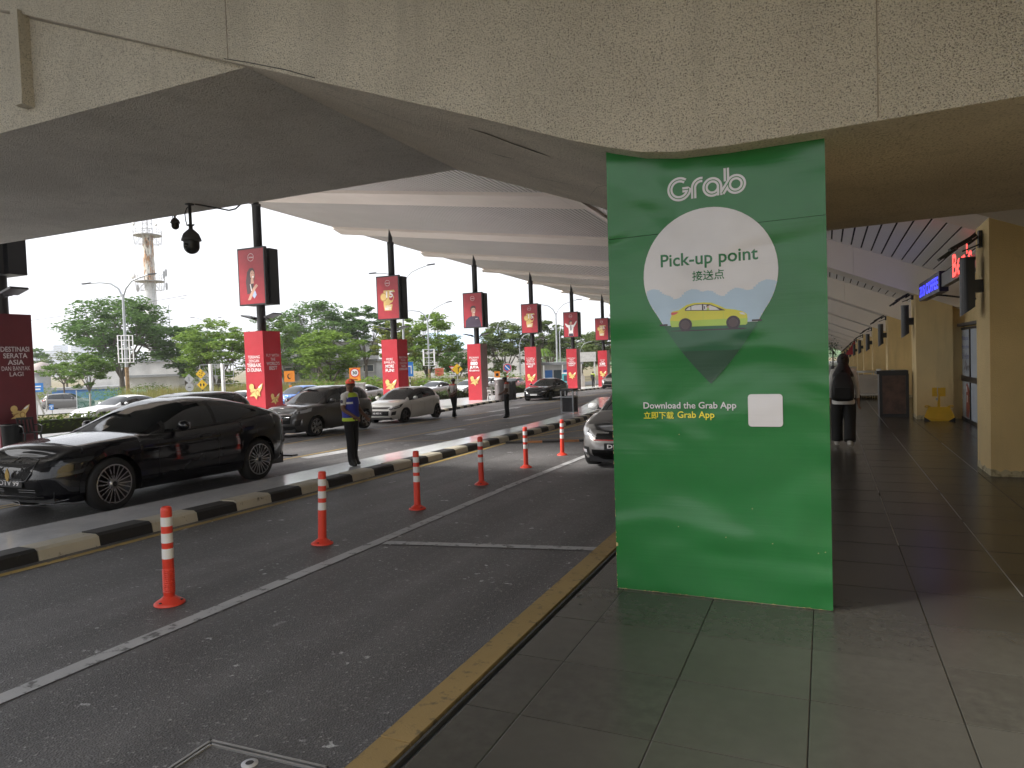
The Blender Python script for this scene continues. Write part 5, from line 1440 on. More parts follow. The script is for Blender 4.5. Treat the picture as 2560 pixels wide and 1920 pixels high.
# cars on the road behind the hedge
def mini(base, **k):
    d = dict(base); d.update(DET=0, detail=0); d.update(k); return d
SED = mini(SP4, plate=(.46,.5,''), paint=PEA, rim=RIM)
SUV = mini(SP2, paint=BLU, arch_trim=None)
HAT = mini(SP3, paint=PEA, plate=(.47,.5,''), rim=RIM)
for nm, lab, cat, S_, x, y, rz in (
    ('white_sedan', 'pale white sedan passing behind the hedge at the left', 'car', SED, -34.4, 25.2, 0),
    ('blue_car', 'bright blue SUV on the road behind the hedge', 'car', SUV, -32.3, 36.6, 0),
    ('white_sedan', 'white sedan of which only the roof shows left of the TERBAIK pillar', 'car', SED, -31.8, 31.0, 0),
    ('white_sedan', 'white sedan behind the hedge just left of the MORE FUN pillar', 'car', SED, -32.6, 43.6, 0),
    ('white_sedan', 'white sedan on the far road right of the MORE FUN pillar', 'car', SED, -31.9, 53.6, 0),
    ('white_hatchback', 'pinkish white hatchback on the far road just left of the 800 JUTA pillar', 'car', HAT, -31.2, 58.6, 0),
    ('red_hatchback', 'faded red hatchback on the far road between the 800 JUTA and CHAMPION pillars', 'car', mini(SP3, paint=PNK, plate=None, rim=RIM), -31.5, 70.0, 0),
    ('white_van', 'pale boxy car on the far road behind the round refuse bin', 'car', mini(SP2, paint=PEA, arch_trim=None), -32.0, 64.6, 0),
    ('silver_suv', 'silver SUV at the kerb partly behind the last advertising pillar', 'car', mini(SP2, paint=SLV, arch_trim=None), -19.85, 69.6, 0),
    ('bronze_car', 'bronze grey SUV parked on the side road beyond the hedge', 'car', mini(SP2, paint=BRZ, arch_trim=None), -66.3, 43.2, R(131))):
    car(nm, lab, cat, (x, y, zg(x, y)), rz, S_, 'cars on the far road' if abs(rz) < .1 and x < -30 else None)
# ---------------------------------------------------------------- people
SKIN = mk('skin_brown', (.13, .062, .035), .5); SKIN2 = mk('skin_tan', (.30, .17, .11), .5); HAIR = mk('hair_black', (.008, .007, .007), .5)
CLOTHB = mk('cloth_black', (.010, .010, .011), .8); SHOEB = mk('shoe_black', (.01, .01, .01), .35); SHIRTW = mk('shirt_white', (.62, .61, .58), .8, bump=.2, bs=40)
VESTB = mk('vest_blue', (.035, .045, .30), .75, bump=.2, bs=30); VESTY = mk('vest_lime', (.50, .66, .05), .7); REDC = mk('cap_red', (.60, .07, .03), .75); GREYS = mk('shirt_grey', (.40, .37, .36), .8, bump=.2, bs=40); REDT = mk('shirt_red_trim', (.52, .09, .06), .8); SHOEW = mk('shoe_white', (.62, .60, .56), .6)
def skin_mesh(joints, bones, rad, root, lvl=2):
    me = bpy.data.meshes.new('tmp'); names = list(joints)
    ix = {n: i for i, n in enumerate(names)}
    me.from_pydata([joints[n] for n in names], [(ix[a], ix[b]) for a, b in bones], [])
    ob = bpy.data.objects.new('tmp', me); col.objects.link(ob)
    m = ob.modifiers.new('s', 'SKIN'); m.use_smooth_shade = True
    sv = me.skin_vertices[0].data
    for n in names:
        r = rad[n]; sv[ix[n]].radius = r if isinstance(r, tuple) else (r, r)
        sv[ix[n]].use_root = (n == root)
    if lvl: s = ob.modifiers.new('ss', 'SUBSURF'); s.levels = lvl; s.render_levels = lvl
    dg = bpy.context.evaluated_depsgraph_get()
    out = bpy.data.meshes.new_from_object(ob.evaluated_get(dg))
    bpy.data.objects.remove(ob); bpy.data.meshes.remove(me)
    return out
def person(label, loc, rz, h, J, cloth, mats, group=None, head_turn=(0, -1), wide=1.0, shoe_len=.15):
    """J overrides joints of a standing figure 1.70 m tall that faces -Y"""
    j = dict(pelvis=(0,0,.93), waist=(0,.005,1.08), chest=(0,.01,1.28), upper=(0,.015,1.40), neck=(0,.01,1.47), head0=(0,-.005,1.535), head1=(0,-.02,1.60), head2=(0,-.012,1.665))
    for s, sd in ((1, 'l'), (-1, 'r')):
        j.update({f'sh_{sd}': (s*.165,.015,1.395), f'el_{sd}': (s*.225,.03,1.12), f'wr_{sd}': (s*.235,-.03,.87), f'hip_{sd}': (s*.09,0,.86), f'kn_{sd}': (s*.10,-.015,.48), f'an_{sd}': (s*.105,.02,.085), f'to_{sd}': (s*.12,.02-shoe_len,.035), f'he_{sd}': (s*.105,.055,.04)})
    j.update(J)
    k = h/1.70; j = {n: Vector(p)*k for n, p in j.items()}
    rad = dict(pelvis=(.155*wide,.115), waist=(.145*wide,.11), chest=(.165*wide,.12), upper=(.13*wide,.085), neck=.052, head0=.07, head1=(.078,.096), head2=(.060,.072))
    bones = [('pelvis','waist'),('waist','chest'),('chest','upper'),('upper','neck'),('neck','head0'),('head0','head1'),('head1','head2')]
    region = [('pelvis','waist','torso'),('waist','chest','torso'),('chest','upper','torso'),('upper','neck','neck'),('neck','head0','head'),('head0','head1','head'),('head1','head2','head')]
    for sd in 'lr':
        rad.update({f'sh_{sd}': .068, f'el_{sd}': .046, f'wr_{sd}': .030, f'hip_{sd}': .098, f'kn_{sd}': .079, f'an_{sd}': .070, f'to_{sd}': (.042,.03), f'he_{sd}': .036})
        bones += [('upper',f'sh_{sd}'),(f'sh_{sd}',f'el_{sd}'),(f'el_{sd}',f'wr_{sd}'),('pelvis',f'hip_{sd}'),(f'hip_{sd}',f'kn_{sd}'),(f'kn_{sd}',f'an_{sd}'),(f'an_{sd}',f'to_{sd}'),(f'an_{sd}',f'he_{sd}')]
        region += [('upper',f'sh_{sd}','torso'),(f'sh_{sd}',f'el_{sd}','uarm'),(f'el_{sd}',f'wr_{sd}','farm'),('pelvis',f'hip_{sd}','leg'),(f'hip_{sd}',f'kn_{sd}','leg'),(f'kn_{sd}',f'an_{sd}','leg'),(f'an_{sd}',f'to_{sd}','shoe'),(f'an_{sd}',f'he_{sd}','shoe')]
    # hands
    for sd, s in (('l', 1), ('r', -1)):
        w_ = j[f'wr_{sd}']; d = (w_-j[f'el_{sd}']).normalized(); side = d.cross(Vector((s*1.0, .2, 0))).normalized()
        if side.length < .1: side = Vector((0,1,0))
        nrm = side.cross(d).normalized()
        pa = w_+d*.055; j[f'pa_{sd}'] = pa; rad[f'pa_{sd}'] = (.034,.020); bones.append((f'wr_{sd}', f'pa_{sd}')); region.append((f'wr_{sd}', f'pa_{sd}', 'hand'))
        for i, ln in enumerate((.066,.074,.070,.056)):
            b_ = pa+side*(.024-.016*i)+d*.028; m_ = b_+d*ln*.55+nrm*.008; e_ = m_+d*ln*.4+nrm*.022
            for q, p_, r_ in (('b', b_, .0095), ('m', m_, .0088), ('e', e_, .0075)): j[f'f{i}{q}_{sd}'] = p_; rad[f'f{i}{q}_{sd}'] = r_
            bones += [(f'pa_{sd}', f'f{i}b_{sd}'), (f'f{i}b_{sd}', f'f{i}m_{sd}'), (f'f{i}m_{sd}', f'f{i}e_{sd}')]
            region += [(f'f{i}b_{sd}', f'f{i}e_{sd}', 'hand')]
        t1 = w_+d*.03+side*.036+nrm*.01; t2 = t1+(d*.7+side*.4+nrm*.3).normalized()*.045
        j[f't1_{sd}'] = t1; j[f't2_{sd}'] = t2; rad[f't1_{sd}'] = .011; rad[f't2_{sd}'] = .009
        bones += [(f'wr_{sd}', f't1_{sd}'), (f't1_{sd}', f't2_{sd}')]; region.append((f't1_{sd}', f't2_{sd}', 'hand'))
    rad = {n: tuple(x*k for x in r) if isinstance(r, tuple) else r*k for n, r in rad.items()}
    me = skin_mesh(j, bones, rad, 'pelvis')
    T = thing('person', label, 'person', loc, rz, group)
    me.name = 'body'
    for m in mats: me.materials.append(m)
    segs = [(j[a], j[b], r) for a, b, r in region]
    mi = []
    for p in me.polygons:
        c = p.center; best = None
        for a, b, r in segs:
            ab = b-a; t = max(0, min(1, (c-a).dot(ab)/max(1e-9, ab.length_squared))); dd = (a+ab*t-c).length
            if best is None or dd < best[0]: best = (dd, r, t)
        mi.append(cloth(best[1], best[2], c/k))
    me.polygons.foreach_set('material_index', mi); me.polygons.foreach_set('use_smooth', [True]*len(mi))
    body = bpy.data.objects.new('body', me); col.objects.link(body); body.parent = T
    # face: nose, ears, eyes, mouth around the head
    hc = j['head1']; f = Vector((head_turn[0], head_turn[1], 0)).normalized(); r_ = Vector((-f.y, f.x, 0))
    hd = MB()
    M_ = Matrix((r_, -f, Vector((0,0,1)))).transposed()
    nv = [hc+M_ @ Vector(p)*k for p in ((-.014,-.078,-.028),(.014,-.078,-.028),(0,-.108,-.026),(0,-.088,.02),(0,-.086,-.036))]
    hd.add(nv, [(0,2,3),(2,1,3),(0,4,2),(4,1,2)], 0, True)
    for s in (-1, 1):
        hd.ball(hc+M_ @ Vector((s*.079,.005,-.005))*k, (.012*k,.022*k,.03*k), 8, 6, 0)
    hd.build('face_relief', mats[0], T)
    ey = MB()
    for s in (-1, 1):
        ey.obox(hc+M_ @ Vector((s*.03,-.082,.016))*k, r_*.013*k, f*.004*k, (0,0,.005*k)); ey.obox(hc+M_ @ Vector((s*.031,-.084,.034))*k, r_*.018*k, f*.004*k, (0,0,.003*k))
    ey.obox(hc+M_ @ Vector((0,-.082,-.050))*k, r_*.02*k, f*.005*k, (0,0,.004*k)); ey.build('eyes_and_mouth', HAIR, T)
    return T, j, k, M_, hc, body
def hair_cap(T, hc, M_, k, mat, low=-.02, name='hair', r=(.088,.108,.095)):
    mb = MB(); P = []
    for i in range(9):
        t = math.pi/2*i/8*1.25; row = []
        for a_ in range(25):
            a = 2*math.pi*a_/24; front = max(0, -math.sin(a))
            tt = t*(1-.42*front) if i else 0
            p = Vector((r[0]*math.sin(tt)*math.cos(a), r[1]*math.sin(tt)*math.sin(a)+.006, r[2]*math.cos(tt)+.012)); q = hc+M_ @ p*k; row.append(tuple(q))
        P.append(row)
    mb.grid(P, 0, True); return mb.build(name, mat, T)

# guard in blue and lime vest
def cl_guard(r, t, c):
    if r in ('head', 'neck', 'hand', 'farm'): return 0 if not (r == 'neck' and t < .35) else 1
    if r == 'uarm': return 1 if t < .72 else 0
    if r == 'shoe': return 4
    if r == 'torso' and c.z > .96: return 1
    return 3
gx, gy = -8.02, 10.46
Tg, j, k, M_, hc, body = person('security guard in a red cap and blue and lime vest standing on the median', (gx, gy, zg(gx, gy)+.119), R(88), 1.60,
    dict(el_r=(-.25,-.02,1.13), wr_r=(-.20,-.25,1.00), el_l=(.24,.0,1.13), wr_l=(.14,-.24,.98), an_l=(.085,.05,.085), an_r=(-.085,-.03,.085), kn_l=(.09,.0,.48), kn_r=(-.09,-.04,.48), to_l=(.10,-.11,.035), to_r=(-.12,-.19,.035), he_l=(.085,.085,.04), he_r=(-.085,.005,.04)), cl_guard, [SKIN, SHIRTW, VESTB, CLOTHB, SHOEB], head_turn=(-.77, -.64), wide=1.08)
def shell(name, T, k, z0, z1, prof, mat, a0=0, a1=360, n=36, parent=None):
    """garment shell round the torso; prof: (z, rx, ry, cy)"""
    mb = MB(); P = []
    zs = np.linspace(z0, z1, 9); pz = [p[0] for p in prof]
    for z in zs:
        rx, ry, cy = (float(np.interp(z, pz, [p[i] for p in prof])) for i in (1, 2, 3)); row = []
        for i in range(n+1):
            a = R(a0+(a1-a0)*i/n); e = 1+.012*math.sin(5*a+z*20)
            row.append((rx*e*abs(math.cos(a))**.8*math.copysign(1, math.cos(a))*k, (cy+ry*e*math.sin(a))*k, z*k))
        P.append(row)
    mb.grid(P, 0, True, True)
    return mb.build(name, mat, parent or T)
VP = [(.90,.185,.150,.0),(1.0,.178,.145,.0),(1.12,.174,.142,.005),(1.26,.19,.150,.01),(1.36,.185,.135,.015),(1.42,.165,.10,.015),(1.455,.10,.075,.015)]
vb = shell('vest', Tg, k, .965, 1.37, VP, VESTB)
shell('hem_band', Tg, k, .90, .965, [(a, b_+.002, c+.002, d) for a, b_, c, d in VP], VESTY, parent=vb)
shell('shoulder_yoke', Tg, k, 1.365, 1.45, [(a, b_+.004, c+.004, d) for a, b_, c, d in VP], VESTY, parent=vb)
shell('reflective_strip', Tg, k, 1.235, 1.275, [(a, b_+.004, c+.004, d) for a, b_, c, d in VP], REFL, 185, 250, 14, vb)
mb = MB(); P = []
for i in range(9):
    t = math.pi/2*i/8*1.12
    P.append([tuple(hc+M_ @ Vector((.093*math.sin(t)*math.cos(2*math.pi*a/24), .113*math.sin(t)*math.sin(2*math.pi*a/24)+.004, .085*math.cos(t)+.042))*k) for a in range(25)])
mb.grid(P, 0, True); cap = mb.build('cap', REDC, Tg)
mb = MB(); P = []
for i in range(5):
    P.append([tuple(hc+M_ @ Vector((.075*math.cos(a), -.075-.075*(i/4)*math.sin(a)-.02, .052-.010*(i/4)))*k) for a in (math.pi*q/10 for q in range(11))])
mb.grid(P, 0, True); mb.build('cap_peak', REDC, cap)
mb = MB(); fr_ = (hc+M_ @ Vector((0,-.112,.085))*k, (M_ @ Vector((1,0,0))), VZ); mb.plate(fr_, E_(0, 0, .022, .02, 12), .002); mb.build('cap_badge', GOLD, cap)
a_ = j['sh_r'].lerp(j['el_r'], .4); mb = MB(); mb.ball(tuple(a_+Vector((-.064,-.01,.0))*k), (.006,.03,.034)); mb.build('sleeve_badge', PNAVY, Tg)
mb = MB(); mb.lathe([(.168*k,.93*k),(.17*k,.955*k)], 24); mb.build('belt', SHOEB, Tg)

# two attendants in grey and red shirts
def cl_att(r, t, c):
    if r in ('head', 'neck', 'hand', 'farm'): return 0
    if r == 'uarm': return (1 if t < .6 else 0)
    if r == 'shoe': return 4
    if r == 'torso' and c.z > .97: return 2 if (c.z > 1.385) else 1
    return 3
mats_a = [SKIN, GREYS, REDT, CLOTHB, SHOEB]
x, y = -15.06, 27.0
T, j, k, M_, hc, b_ = person('man in a red yoked grey shirt seen from behind, hands clasped', (x, y, zg(x, y)), R(160), 1.74,
    dict(el_r=(-.29,.05,1.13), wr_r=(-.07,.17,.98), el_l=(.29,.05,1.13), wr_l=(.06,.18,.99), kn_l=(.11,-.09,.49), an_l=(.11,-.10,.10), to_l=(.12,-.25,.06), he_l=(.11,-.07,.04), kn_r=(-.10,.02,.48), an_r=(-.10,.15,.10), to_r=(-.11,.03,.03), he_r=(-.10,.19,.06)), cl_att, mats_a, 'attendants standing in the lane')
hair_cap(T, hc, M_, k, HAIR)
x, y = -12.05, 26.1
T, j, k, M_, hc, b_ = person('man in a grey shirt with red collar in profile, looking down at his hands', (x, y, zg(x, y)), R(-78), 1.74,
    dict(el_r=(-.23,.0,1.13), wr_r=(-.12,-.20,1.03), el_l=(.23,.0,1.13), wr_l=(.13,-.20,1.02), head0=(0,-.03,1.53), head1=(0,-.065,1.585), head2=(0,-.075,1.65), to_l=(.12,-.15,.035)), cl_att, mats_a, 'attendants standing in the lane')
hair_cap(T, hc, M_, k, HAIR)

# woman walking away along the walkway
def cl_w(r, t, c):
    if r in ('head', 'neck'): return 2
    if r == 'hand': return 0
    if r == 'shoe': return 4
    if r in ('uarm', 'farm'): return 1 if r == 'uarm' or t < .8 else 0
    if r == 'torso' and c.z > .88: return 1
    return 3
x, y = .27, 12.75
Tw, j, k, M_, hc, b_ = person('woman in a black headscarf walking away with a black backpack, beside the green board', (x, y, 0), R(176), 1.53,
    dict(kn_l=(.12,-.06,.48), an_l=(.12,-.05,.09), to_l=(.13,-.19,.04), he_l=(.12,-.02,.035), kn_r=(-.10,-.02,.48), an_r=(-.10,.14,.11), to_r=(-.11,.03,.03), he_r=(-.10,.18,.07), wr_r=(-.24,-.02,.86)), cl_w, [SKIN2, SHIRTW, HAIR, CLOTHB, SHOEW], wide=1.12)
mb = MB(); mb.ball(tuple(hc+Vector((0,.0,.0))), (.105*k,.125*k,.135*k), 18, 12); 
mb.lathe([(.085*k,1.56*k),(.10*k,1.50*k),(.135*k,1.44*k),(.175*k,1.38*k),(.19*k,1.30*k)], 20, (0, .02, 0)); mb.ball((0.0,.10*k,1.66*k), (.045*k,.04*k,.04*k)); mb.build('headscarf', HAIR, Tw)
# legs of the loose trousers
mb = MB()
for sd in 'lr':
    a, b2, c = j[f'hip_{sd}'], j[f'kn_{sd}'], j[f'an_{sd}']; mb.tube([a+Vector((0,0,.05)), a.lerp(b2,.6), b2, b2.lerp(c,.6), c+Vector((0,0,.02))], [.115*k,.112*k,.10*k,.098*k,.10*k], 14)
mb.build('trousers', CLOTHB, Tw)
mb = MB(); P = []
for z, rx, ry in ((.80,.195,.18),(.83,.20,.185),(.87,.20,.175),(1.0,.185,.15)): P.append([(rx*math.cos(a)*k, ry*math.sin(a)*k, z*k) for a in (2*math.pi*i/24 for i in range(25))])
mb.grid(P, 0, True, True); mb.build('shirt_hem', SHIRTW, Tw)
bk = thing('backpack', 'bulky black backpack worn by the woman in the headscarf', 'backpack', (x, y, 0), R(176))
mb = MB(); P = []
for z, w_, d0, d1 in ((.86,.10,.15,.20),(.885,.17,.14,.31),(.95,.19,.135,.36),(1.08,.185,.13,.36),(1.22,.165,.125,.32),(1.33,.13,.12,.26),(1.385,.07,.12,.20)):
    P.append([((w_*abs(math.cos(a))**.6*math.copysign(1, math.cos(a)))*k, ((d0+d1)/2+(d1-d0)/2*abs(math.sin(a))**.6*math.copysign(1, math.sin(a)))*k, z*k) for a in (2*math.pi*i/28 for i in range(29))])
mb.grid(P, 0, True, True); mb.add(P[0][:-1], [tuple(range(28))]); mb.add(P[-1][:-1], [tuple(range(28))[::-1]]); mb.build('sack', mk('backpack_black', (.012,.012,.013), .7, bump=.4, bs=25), bk)
mb = MB(); mb.tube([(-.12*k,.15*k,1.33*k),(-.13*k,.03*k,1.43*k),(-.14*k,-.11*k,1.34*k),(-.15*k,-.13*k,1.15*k),(-.16*k,.05*k,.95*k)], .02, 6); mb.tube([(.12*k,.15*k,1.33*k),(.13*k,.03*k,1.43*k),(.14*k,-.11*k,1.34*k),(.15*k,-.13*k,1.15*k),(.16*k,.05*k,.95*k)], .02, 6); mb.tube([(-.03*k,.17*k,1.38*k),(0,.2*k,1.43*k),(.03*k,.17*k,1.38*k)], .012, 6); mb.build('strap', CLOTHB, bk)
mb = MB(); mb.box(-.12*k,.352*k,.92*k,.12*k,.385*k,1.12*k); mb.build('pocket', CLOTHB, bk)
sc_ = thing('suitcase', 'black wheeled suitcase pulled by the woman, mostly behind the green board', 'suitcase', (-.14, 12.95, 0), R(170))
mb = MB(); mb.box(-.19,-.13,.07,.19,.13,.66); mb.box(-.17,-.145,.12,.17,.145,.60); mb.build('shell', mk('suitcase_black', (.012,.012,.013), .5), sc_)
mb = MB(); mb.bar((-.12,.10,.66),(-.12,.16,1.0),.015); mb.bar((.12,.10,.66),(.12,.16,1.0),.015); mb.bar((-.13,.16,1.0),(.13,.16,1.0),.025); mb.build('pull_handle', STEEL, sc_)
for sx in (-.15, .15):
    for sy in (-.09, .09): MB().lathe([(.01,-.012),(.035,-.012),(.038,0),(.035,.012),(.01,.012)], 12, (sx,sy,.038), 'x').build('wheel', RUBBER, sc_)
# far worker
def cl_f(r, t, c):
    if r in ('head', 'neck', 'hand', 'farm'): return 0
    if r == 'shoe': return 2
    if r in ('torso', 'uarm') and c.z > .95: return 1
    return 2
x, y = -22.75, 71.6
T, j, k, M_, hc, b_ = person('distant worker in a lime vest with a black bag, by the last pillar', (x, y, zi(x, y)), R(170), 1.68, dict(an_r=(-.12,.10,.09), to_r=(-.13,-.03,.03)), cl_f, [SKIN, VESTY, CLOTHB])
hair_cap(T, hc, M_, k, HAIR)
MB().box(-.15,.12,.95,.15,.27,1.38).build('shoulder_bag', CLOTHB, T)
# ---------------------------------------------------------------- planting
def m_leaf(name, c, c2, sc_=.9):
    m = bpy.data.materials.new(name); m.use_nodes = True; t = m.node_tree; t.nodes.clear()
    out = t.nodes.new('ShaderNodeOutputMaterial'); d = t.nodes.new('ShaderNodeBsdfDiffuse'); tr = t.nodes.new('ShaderNodeBsdfTranslucent'); mx = t.nodes.new('ShaderNodeMixShader'); mx.inputs[0].default_value = .35
    n = noise(t, sc_, 4, .6); n2 = noise(t, 6, 2)
    cc = mixc(t, ramp(t, n, .35, .65), c, c2); cc = mixc(t, ramp(t, n2, .3, .75), sc3(c, .75), cc)
    for q in (d, tr): t.links.new(cc, q.inputs['Color'])
    t.links.new(d.outputs[0], mx.inputs[1]); t.links.new(tr.outputs[0], mx.inputs[2]); t.links.new(mx.outputs[0], out.inputs[0])
    return m
LEAF_D = m_leaf('leaf_dark', (.11, .20, .06), (.165, .265, .08)); LEAF_M = m_leaf('leaf_mid', (.13, .225, .05), (.19, .275, .07)); LEAF_B = m_leaf('leaf_bright', (.18, .285, .06), (.24, .33, .08)); LEAF_Y = m_leaf('leaf_yellowish', (.22, .27, .07), (.27, .27, .09)); LEAF_H = m_leaf('leaf_hedge', (.075, .125, .025), (.15, .19, .04), 3)
LEAF_O = m_leaf('leaf_olive', (.13, .18, .065), (.18, .22, .085)); BARK = mk('bark', (.12, .10, .08), .9, bump=.5, bs=15)
GRASSM = m_leaf('dry_grass', (.30, .26, .11), (.19, .25, .06), .35)
def leaf_quads(mb, c, rad, n, size, rg, flat_=.55, tilt=.7):
    for _ in range(n):
        while True:
            p = Vector((rg.uniform(-1,1), rg.uniform(-1,1), rg.uniform(-1,1)))
            if p.length <= 1: break
        p = Vector((p.x*rad[0], p.y*rad[1], p.z*rad[2]))+c
        a = rg.uniform(0, 6.28); u = Vector((math.cos(a), math.sin(a), rg.uniform(-tilt, tilt)*.6)).normalized()
        w_ = Vector((rg.uniform(-1,1), rg.uniform(-1,1), rg.uniform(.3,1.2))); v = u.cross(w_).normalized(); s = size*rg.uniform(.6, 1.25)
        mb.add([p-u*s, p-v*s*.42+u*s*.1, p+u*s, p+v*s*.42], [(0,1,2,3)])
def tree(name, label, x, y, h, cw, cb, leafm, seed, ncl=60, per=36, leaf=.34, tr=.22, lean=0, umb=1.0, group=None):
    rg = random.Random(seed); z0 = zg(x, y)-.06
    T = thing(name, label, 'tree', (x, y, z0), 0, group)
    rz = (h-cb)/2; cz = (h+cb)/2; cl = []
    while len(cl) < ncl:
        p = Vector((rg.uniform(-1,1), rg.uniform(-1,1), rg.uniform(-1,1)))
        if not (.45 < p.length < 1): continue
        if p.z < -.2 and rg.random() < .55*umb: continue
        cl.append(Vector((p.x*cw/2*(1+.15*rg.uniform(-1,1)), p.y*cw/2*(1+.15*rg.uniform(-1,1)), cz+p.z*rz)))
    tk = MB(); fork = cb*.75+.3; top = Vector((lean, 0, fork))
    tk.tube([(0,0,-.2),(lean*.3,.0,fork*.45),top], [tr*1.25, tr, tr*.8], 9)
    tk.build('trunk', BARK, T)
    lb = MB()
    mains = []
    for i in range(6):
        a = i*1.05+rg.uniform(-.3,.3); e = top+Vector((math.cos(a)*cw*.2, math.sin(a)*cw*.2, (cz-fork)*.75)); mains.append(e)
        lb.tube([top, top.lerp(e,.5)+Vector((0,0,.15*h*.1)), e], [tr*.6, tr*.42, tr*.26], 6)
    for c in cl[::2]:
        m_ = min(mains, key=lambda q: (q-c).length); mid = m_.lerp(c, .5)+Vector((0,0,-.2)); lb.tube([m_, mid, c], [tr*.24, tr*.16, tr*.07], 4)
    lb.build('limbs', BARK, T)
    cr = MB()
    for c in cl:
        r_ = cw*.5*rg.uniform(.16, .30); leaf_quads(cr, c, (r_, r_, r_*.42), int(per*1.7*rg.uniform(.5,1.4)), leaf*.70, rg)
    cr.build('crown', leafm, T)
    return T
TG = 'trees beyond the far road'
tree('tree', 'big spreading dark green tree behind the double street lamp at the left', -78.4, 57.8, 13.0, 11.8, 3.6, LEAF_D, 1, 150, 60, .36, .34)
tree('tree', 'broad dark green tree with a flat crown right of the lamp with the frame', -75.5, 64.7, 9.4, 9.0, 3.2, LEAF_D, 2, 95, 50, .34, .26)
tree('tree', 'bright green layered tree left of the TERBAIK pillar', -57.6, 53.1, 8.9, 7.2, 1.6, LEAF_B, 3, 100, 60, .28, .22)
tree('tree', 'small bright tree in front of the big spreading tree, left of the lamp', -69.6, 47.6, 5.8, 4.3, 1.9, LEAF_M, 4, 60, 42, .25, .12)
tree('tree', 'slender umbrella shaped young tree behind the parked bronze car', -75.2, 48.6, 4.6, 4.6, 2.9, LEAF_M, 5, 34, 26, .24, .10)
tree('tree', 'tall pale tree just right of the TERBAIK pillar', -68.5, 73.3, 11.5, 6.4, 3.8, LEAF_M, 6, 70, 44, .32, .22)
tree('tree', 'tall wide dark tree with forked limbs behind the grey roofed hall', -69.6, 83.7, 14.0, 11.0, 5.2, LEAF_D, 7, 110, 46, .38, .32)
tree('tree', 'tall dark rounded tree left of the MORE FUN poster', -66.0, 90.5, 13.6, 7.2, 5.0, LEAF_D, 8, 80, 46, .38, .26)
tree('tree', 'low bushy light green tree above the grey SUV', -48.4, 59.9, 7.4, 7.6, 1.4, LEAF_B, 9, 100, 54, .28, .18)
tree('tree', 'yellowish thin tree just left of the MORE FUN pillar', -42.6, 63.4, 8.6, 4.6, 2.2, LEAF_Y, 10, 60, 40, .27, .16)
tree('tree', 'bright rounded tree right of the MORE FUN pillar, behind a lamp', -46.9, 77.5, 10.4, 7.6, 2.0, LEAF_B, 11, 120, 56, .30, .26)
tree('tree', 'dark low tree left of the 800 JUTA pillar', -50.8, 92.6, 6.6, 6.0, 1.2, LEAF_D, 12, 60, 44, .34, .18)
tree('tree', 'large olive tree between the 800 JUTA and CHAMPION pillars', -45.6, 98.6, 9.9, 8.6, 1.6, LEAF_O, 13, 110, 54, .36, .28)
tree('tree', 'tall olive tree between the CHAMPION and TAMBANG pillars', -43.2, 111.9, 10.6, 7.4, 2.2, LEAF_O, 14, 90, 50, .38, .28)
tree('tree', 'wide grey green tree behind the white gantry', -44.7, 133.3, 8.6, 12, 1.6, LEAF_O, 15, 100, 50, .42, .28)
tree('tree', 'dense dark tree just right of the leftmost pillar, far away', -146.0, 88.0, 10.2, 7.4, 1.6, LEAF_D, 16, 70, 40, .45, .3)
tree('tree', 'sparse brownish tree far away left of the big spreading tree', -128.6, 83.7, 8.4, 8.4, 2.8, LEAF_O, 17, 44, 16, .40, .22)
tree('tree', 'dark tree far away filling in behind the layered bright tree', -78.0, 86.0, 9.6, 10, 2.0, LEAF_D, 18, 80, 40, .42, .28)
tree('tree', 'pale distant tree behind the lamp with two arms at the right', -36.5, 122.0, 9.2, 8.0, 2.0, LEAF_O, 19, 70, 40, .42, .24)
t = thing('palm_tree', 'small palm between the CHAMPION and TAMBANG pillars', 'palm', (-39.5, 98.2, zg(-39.5, 98.2)))
b = MB(); b.tube([(0,0,0),(.1,0,2.5),(.15,0,4.9)], [.16,.12,.10], 8); b.build('trunk', BARK, t); b = MB()
for i in range(16):
    a = i*.39*1.0+.2; pts = [Vector((.15,0,4.9))+Vector((math.cos(a)*r_, math.sin(a)*r_, .7*math.sin(r_*1.5)-.35*r_*r_*.5)) for r_ in (0,.5,1.0,1.5,2.0)]
    for p, q in zip(pts, pts[1:]):
        s_ = Vector((-math.sin(a), math.cos(a), 0))*.24; b.add([p-s_+Vector((0,0,-.12)), p, q, q-s_*.8+Vector((0,0,-.12))], [(0,1,2,3)]); b.add([p, p+s_+Vector((0,0,-.12)), q+s_*.8+Vector((0,0,-.12)), q], [(0,1,2,3)])
b.build('fronds', LEAF_M, t)
def bush(label, x, y, w_, h, m, seed, n=500):
    rg = random.Random(seed); b = MB()
    for _ in range(8):
        leaf_quads(b, Vector((rg.uniform(-.4,.4)*w_, rg.uniform(-.3,.3)*w_, h*rg.uniform(.3,.7))), (w_*.26,w_*.26,h*.32), n//8, .17, rg)
    st = MB()
    for i in range(5): st.tube([(0,0,-.1),(rg.uniform(-.3,.3)*w_,rg.uniform(-.2,.2)*w_,h*.6)], .03, 5)
    T = thing('bush', label, 'bush', (x, y, zg(x, y)-.05)); b.build('leaves', m, T); st.build('stems', BARK, T)
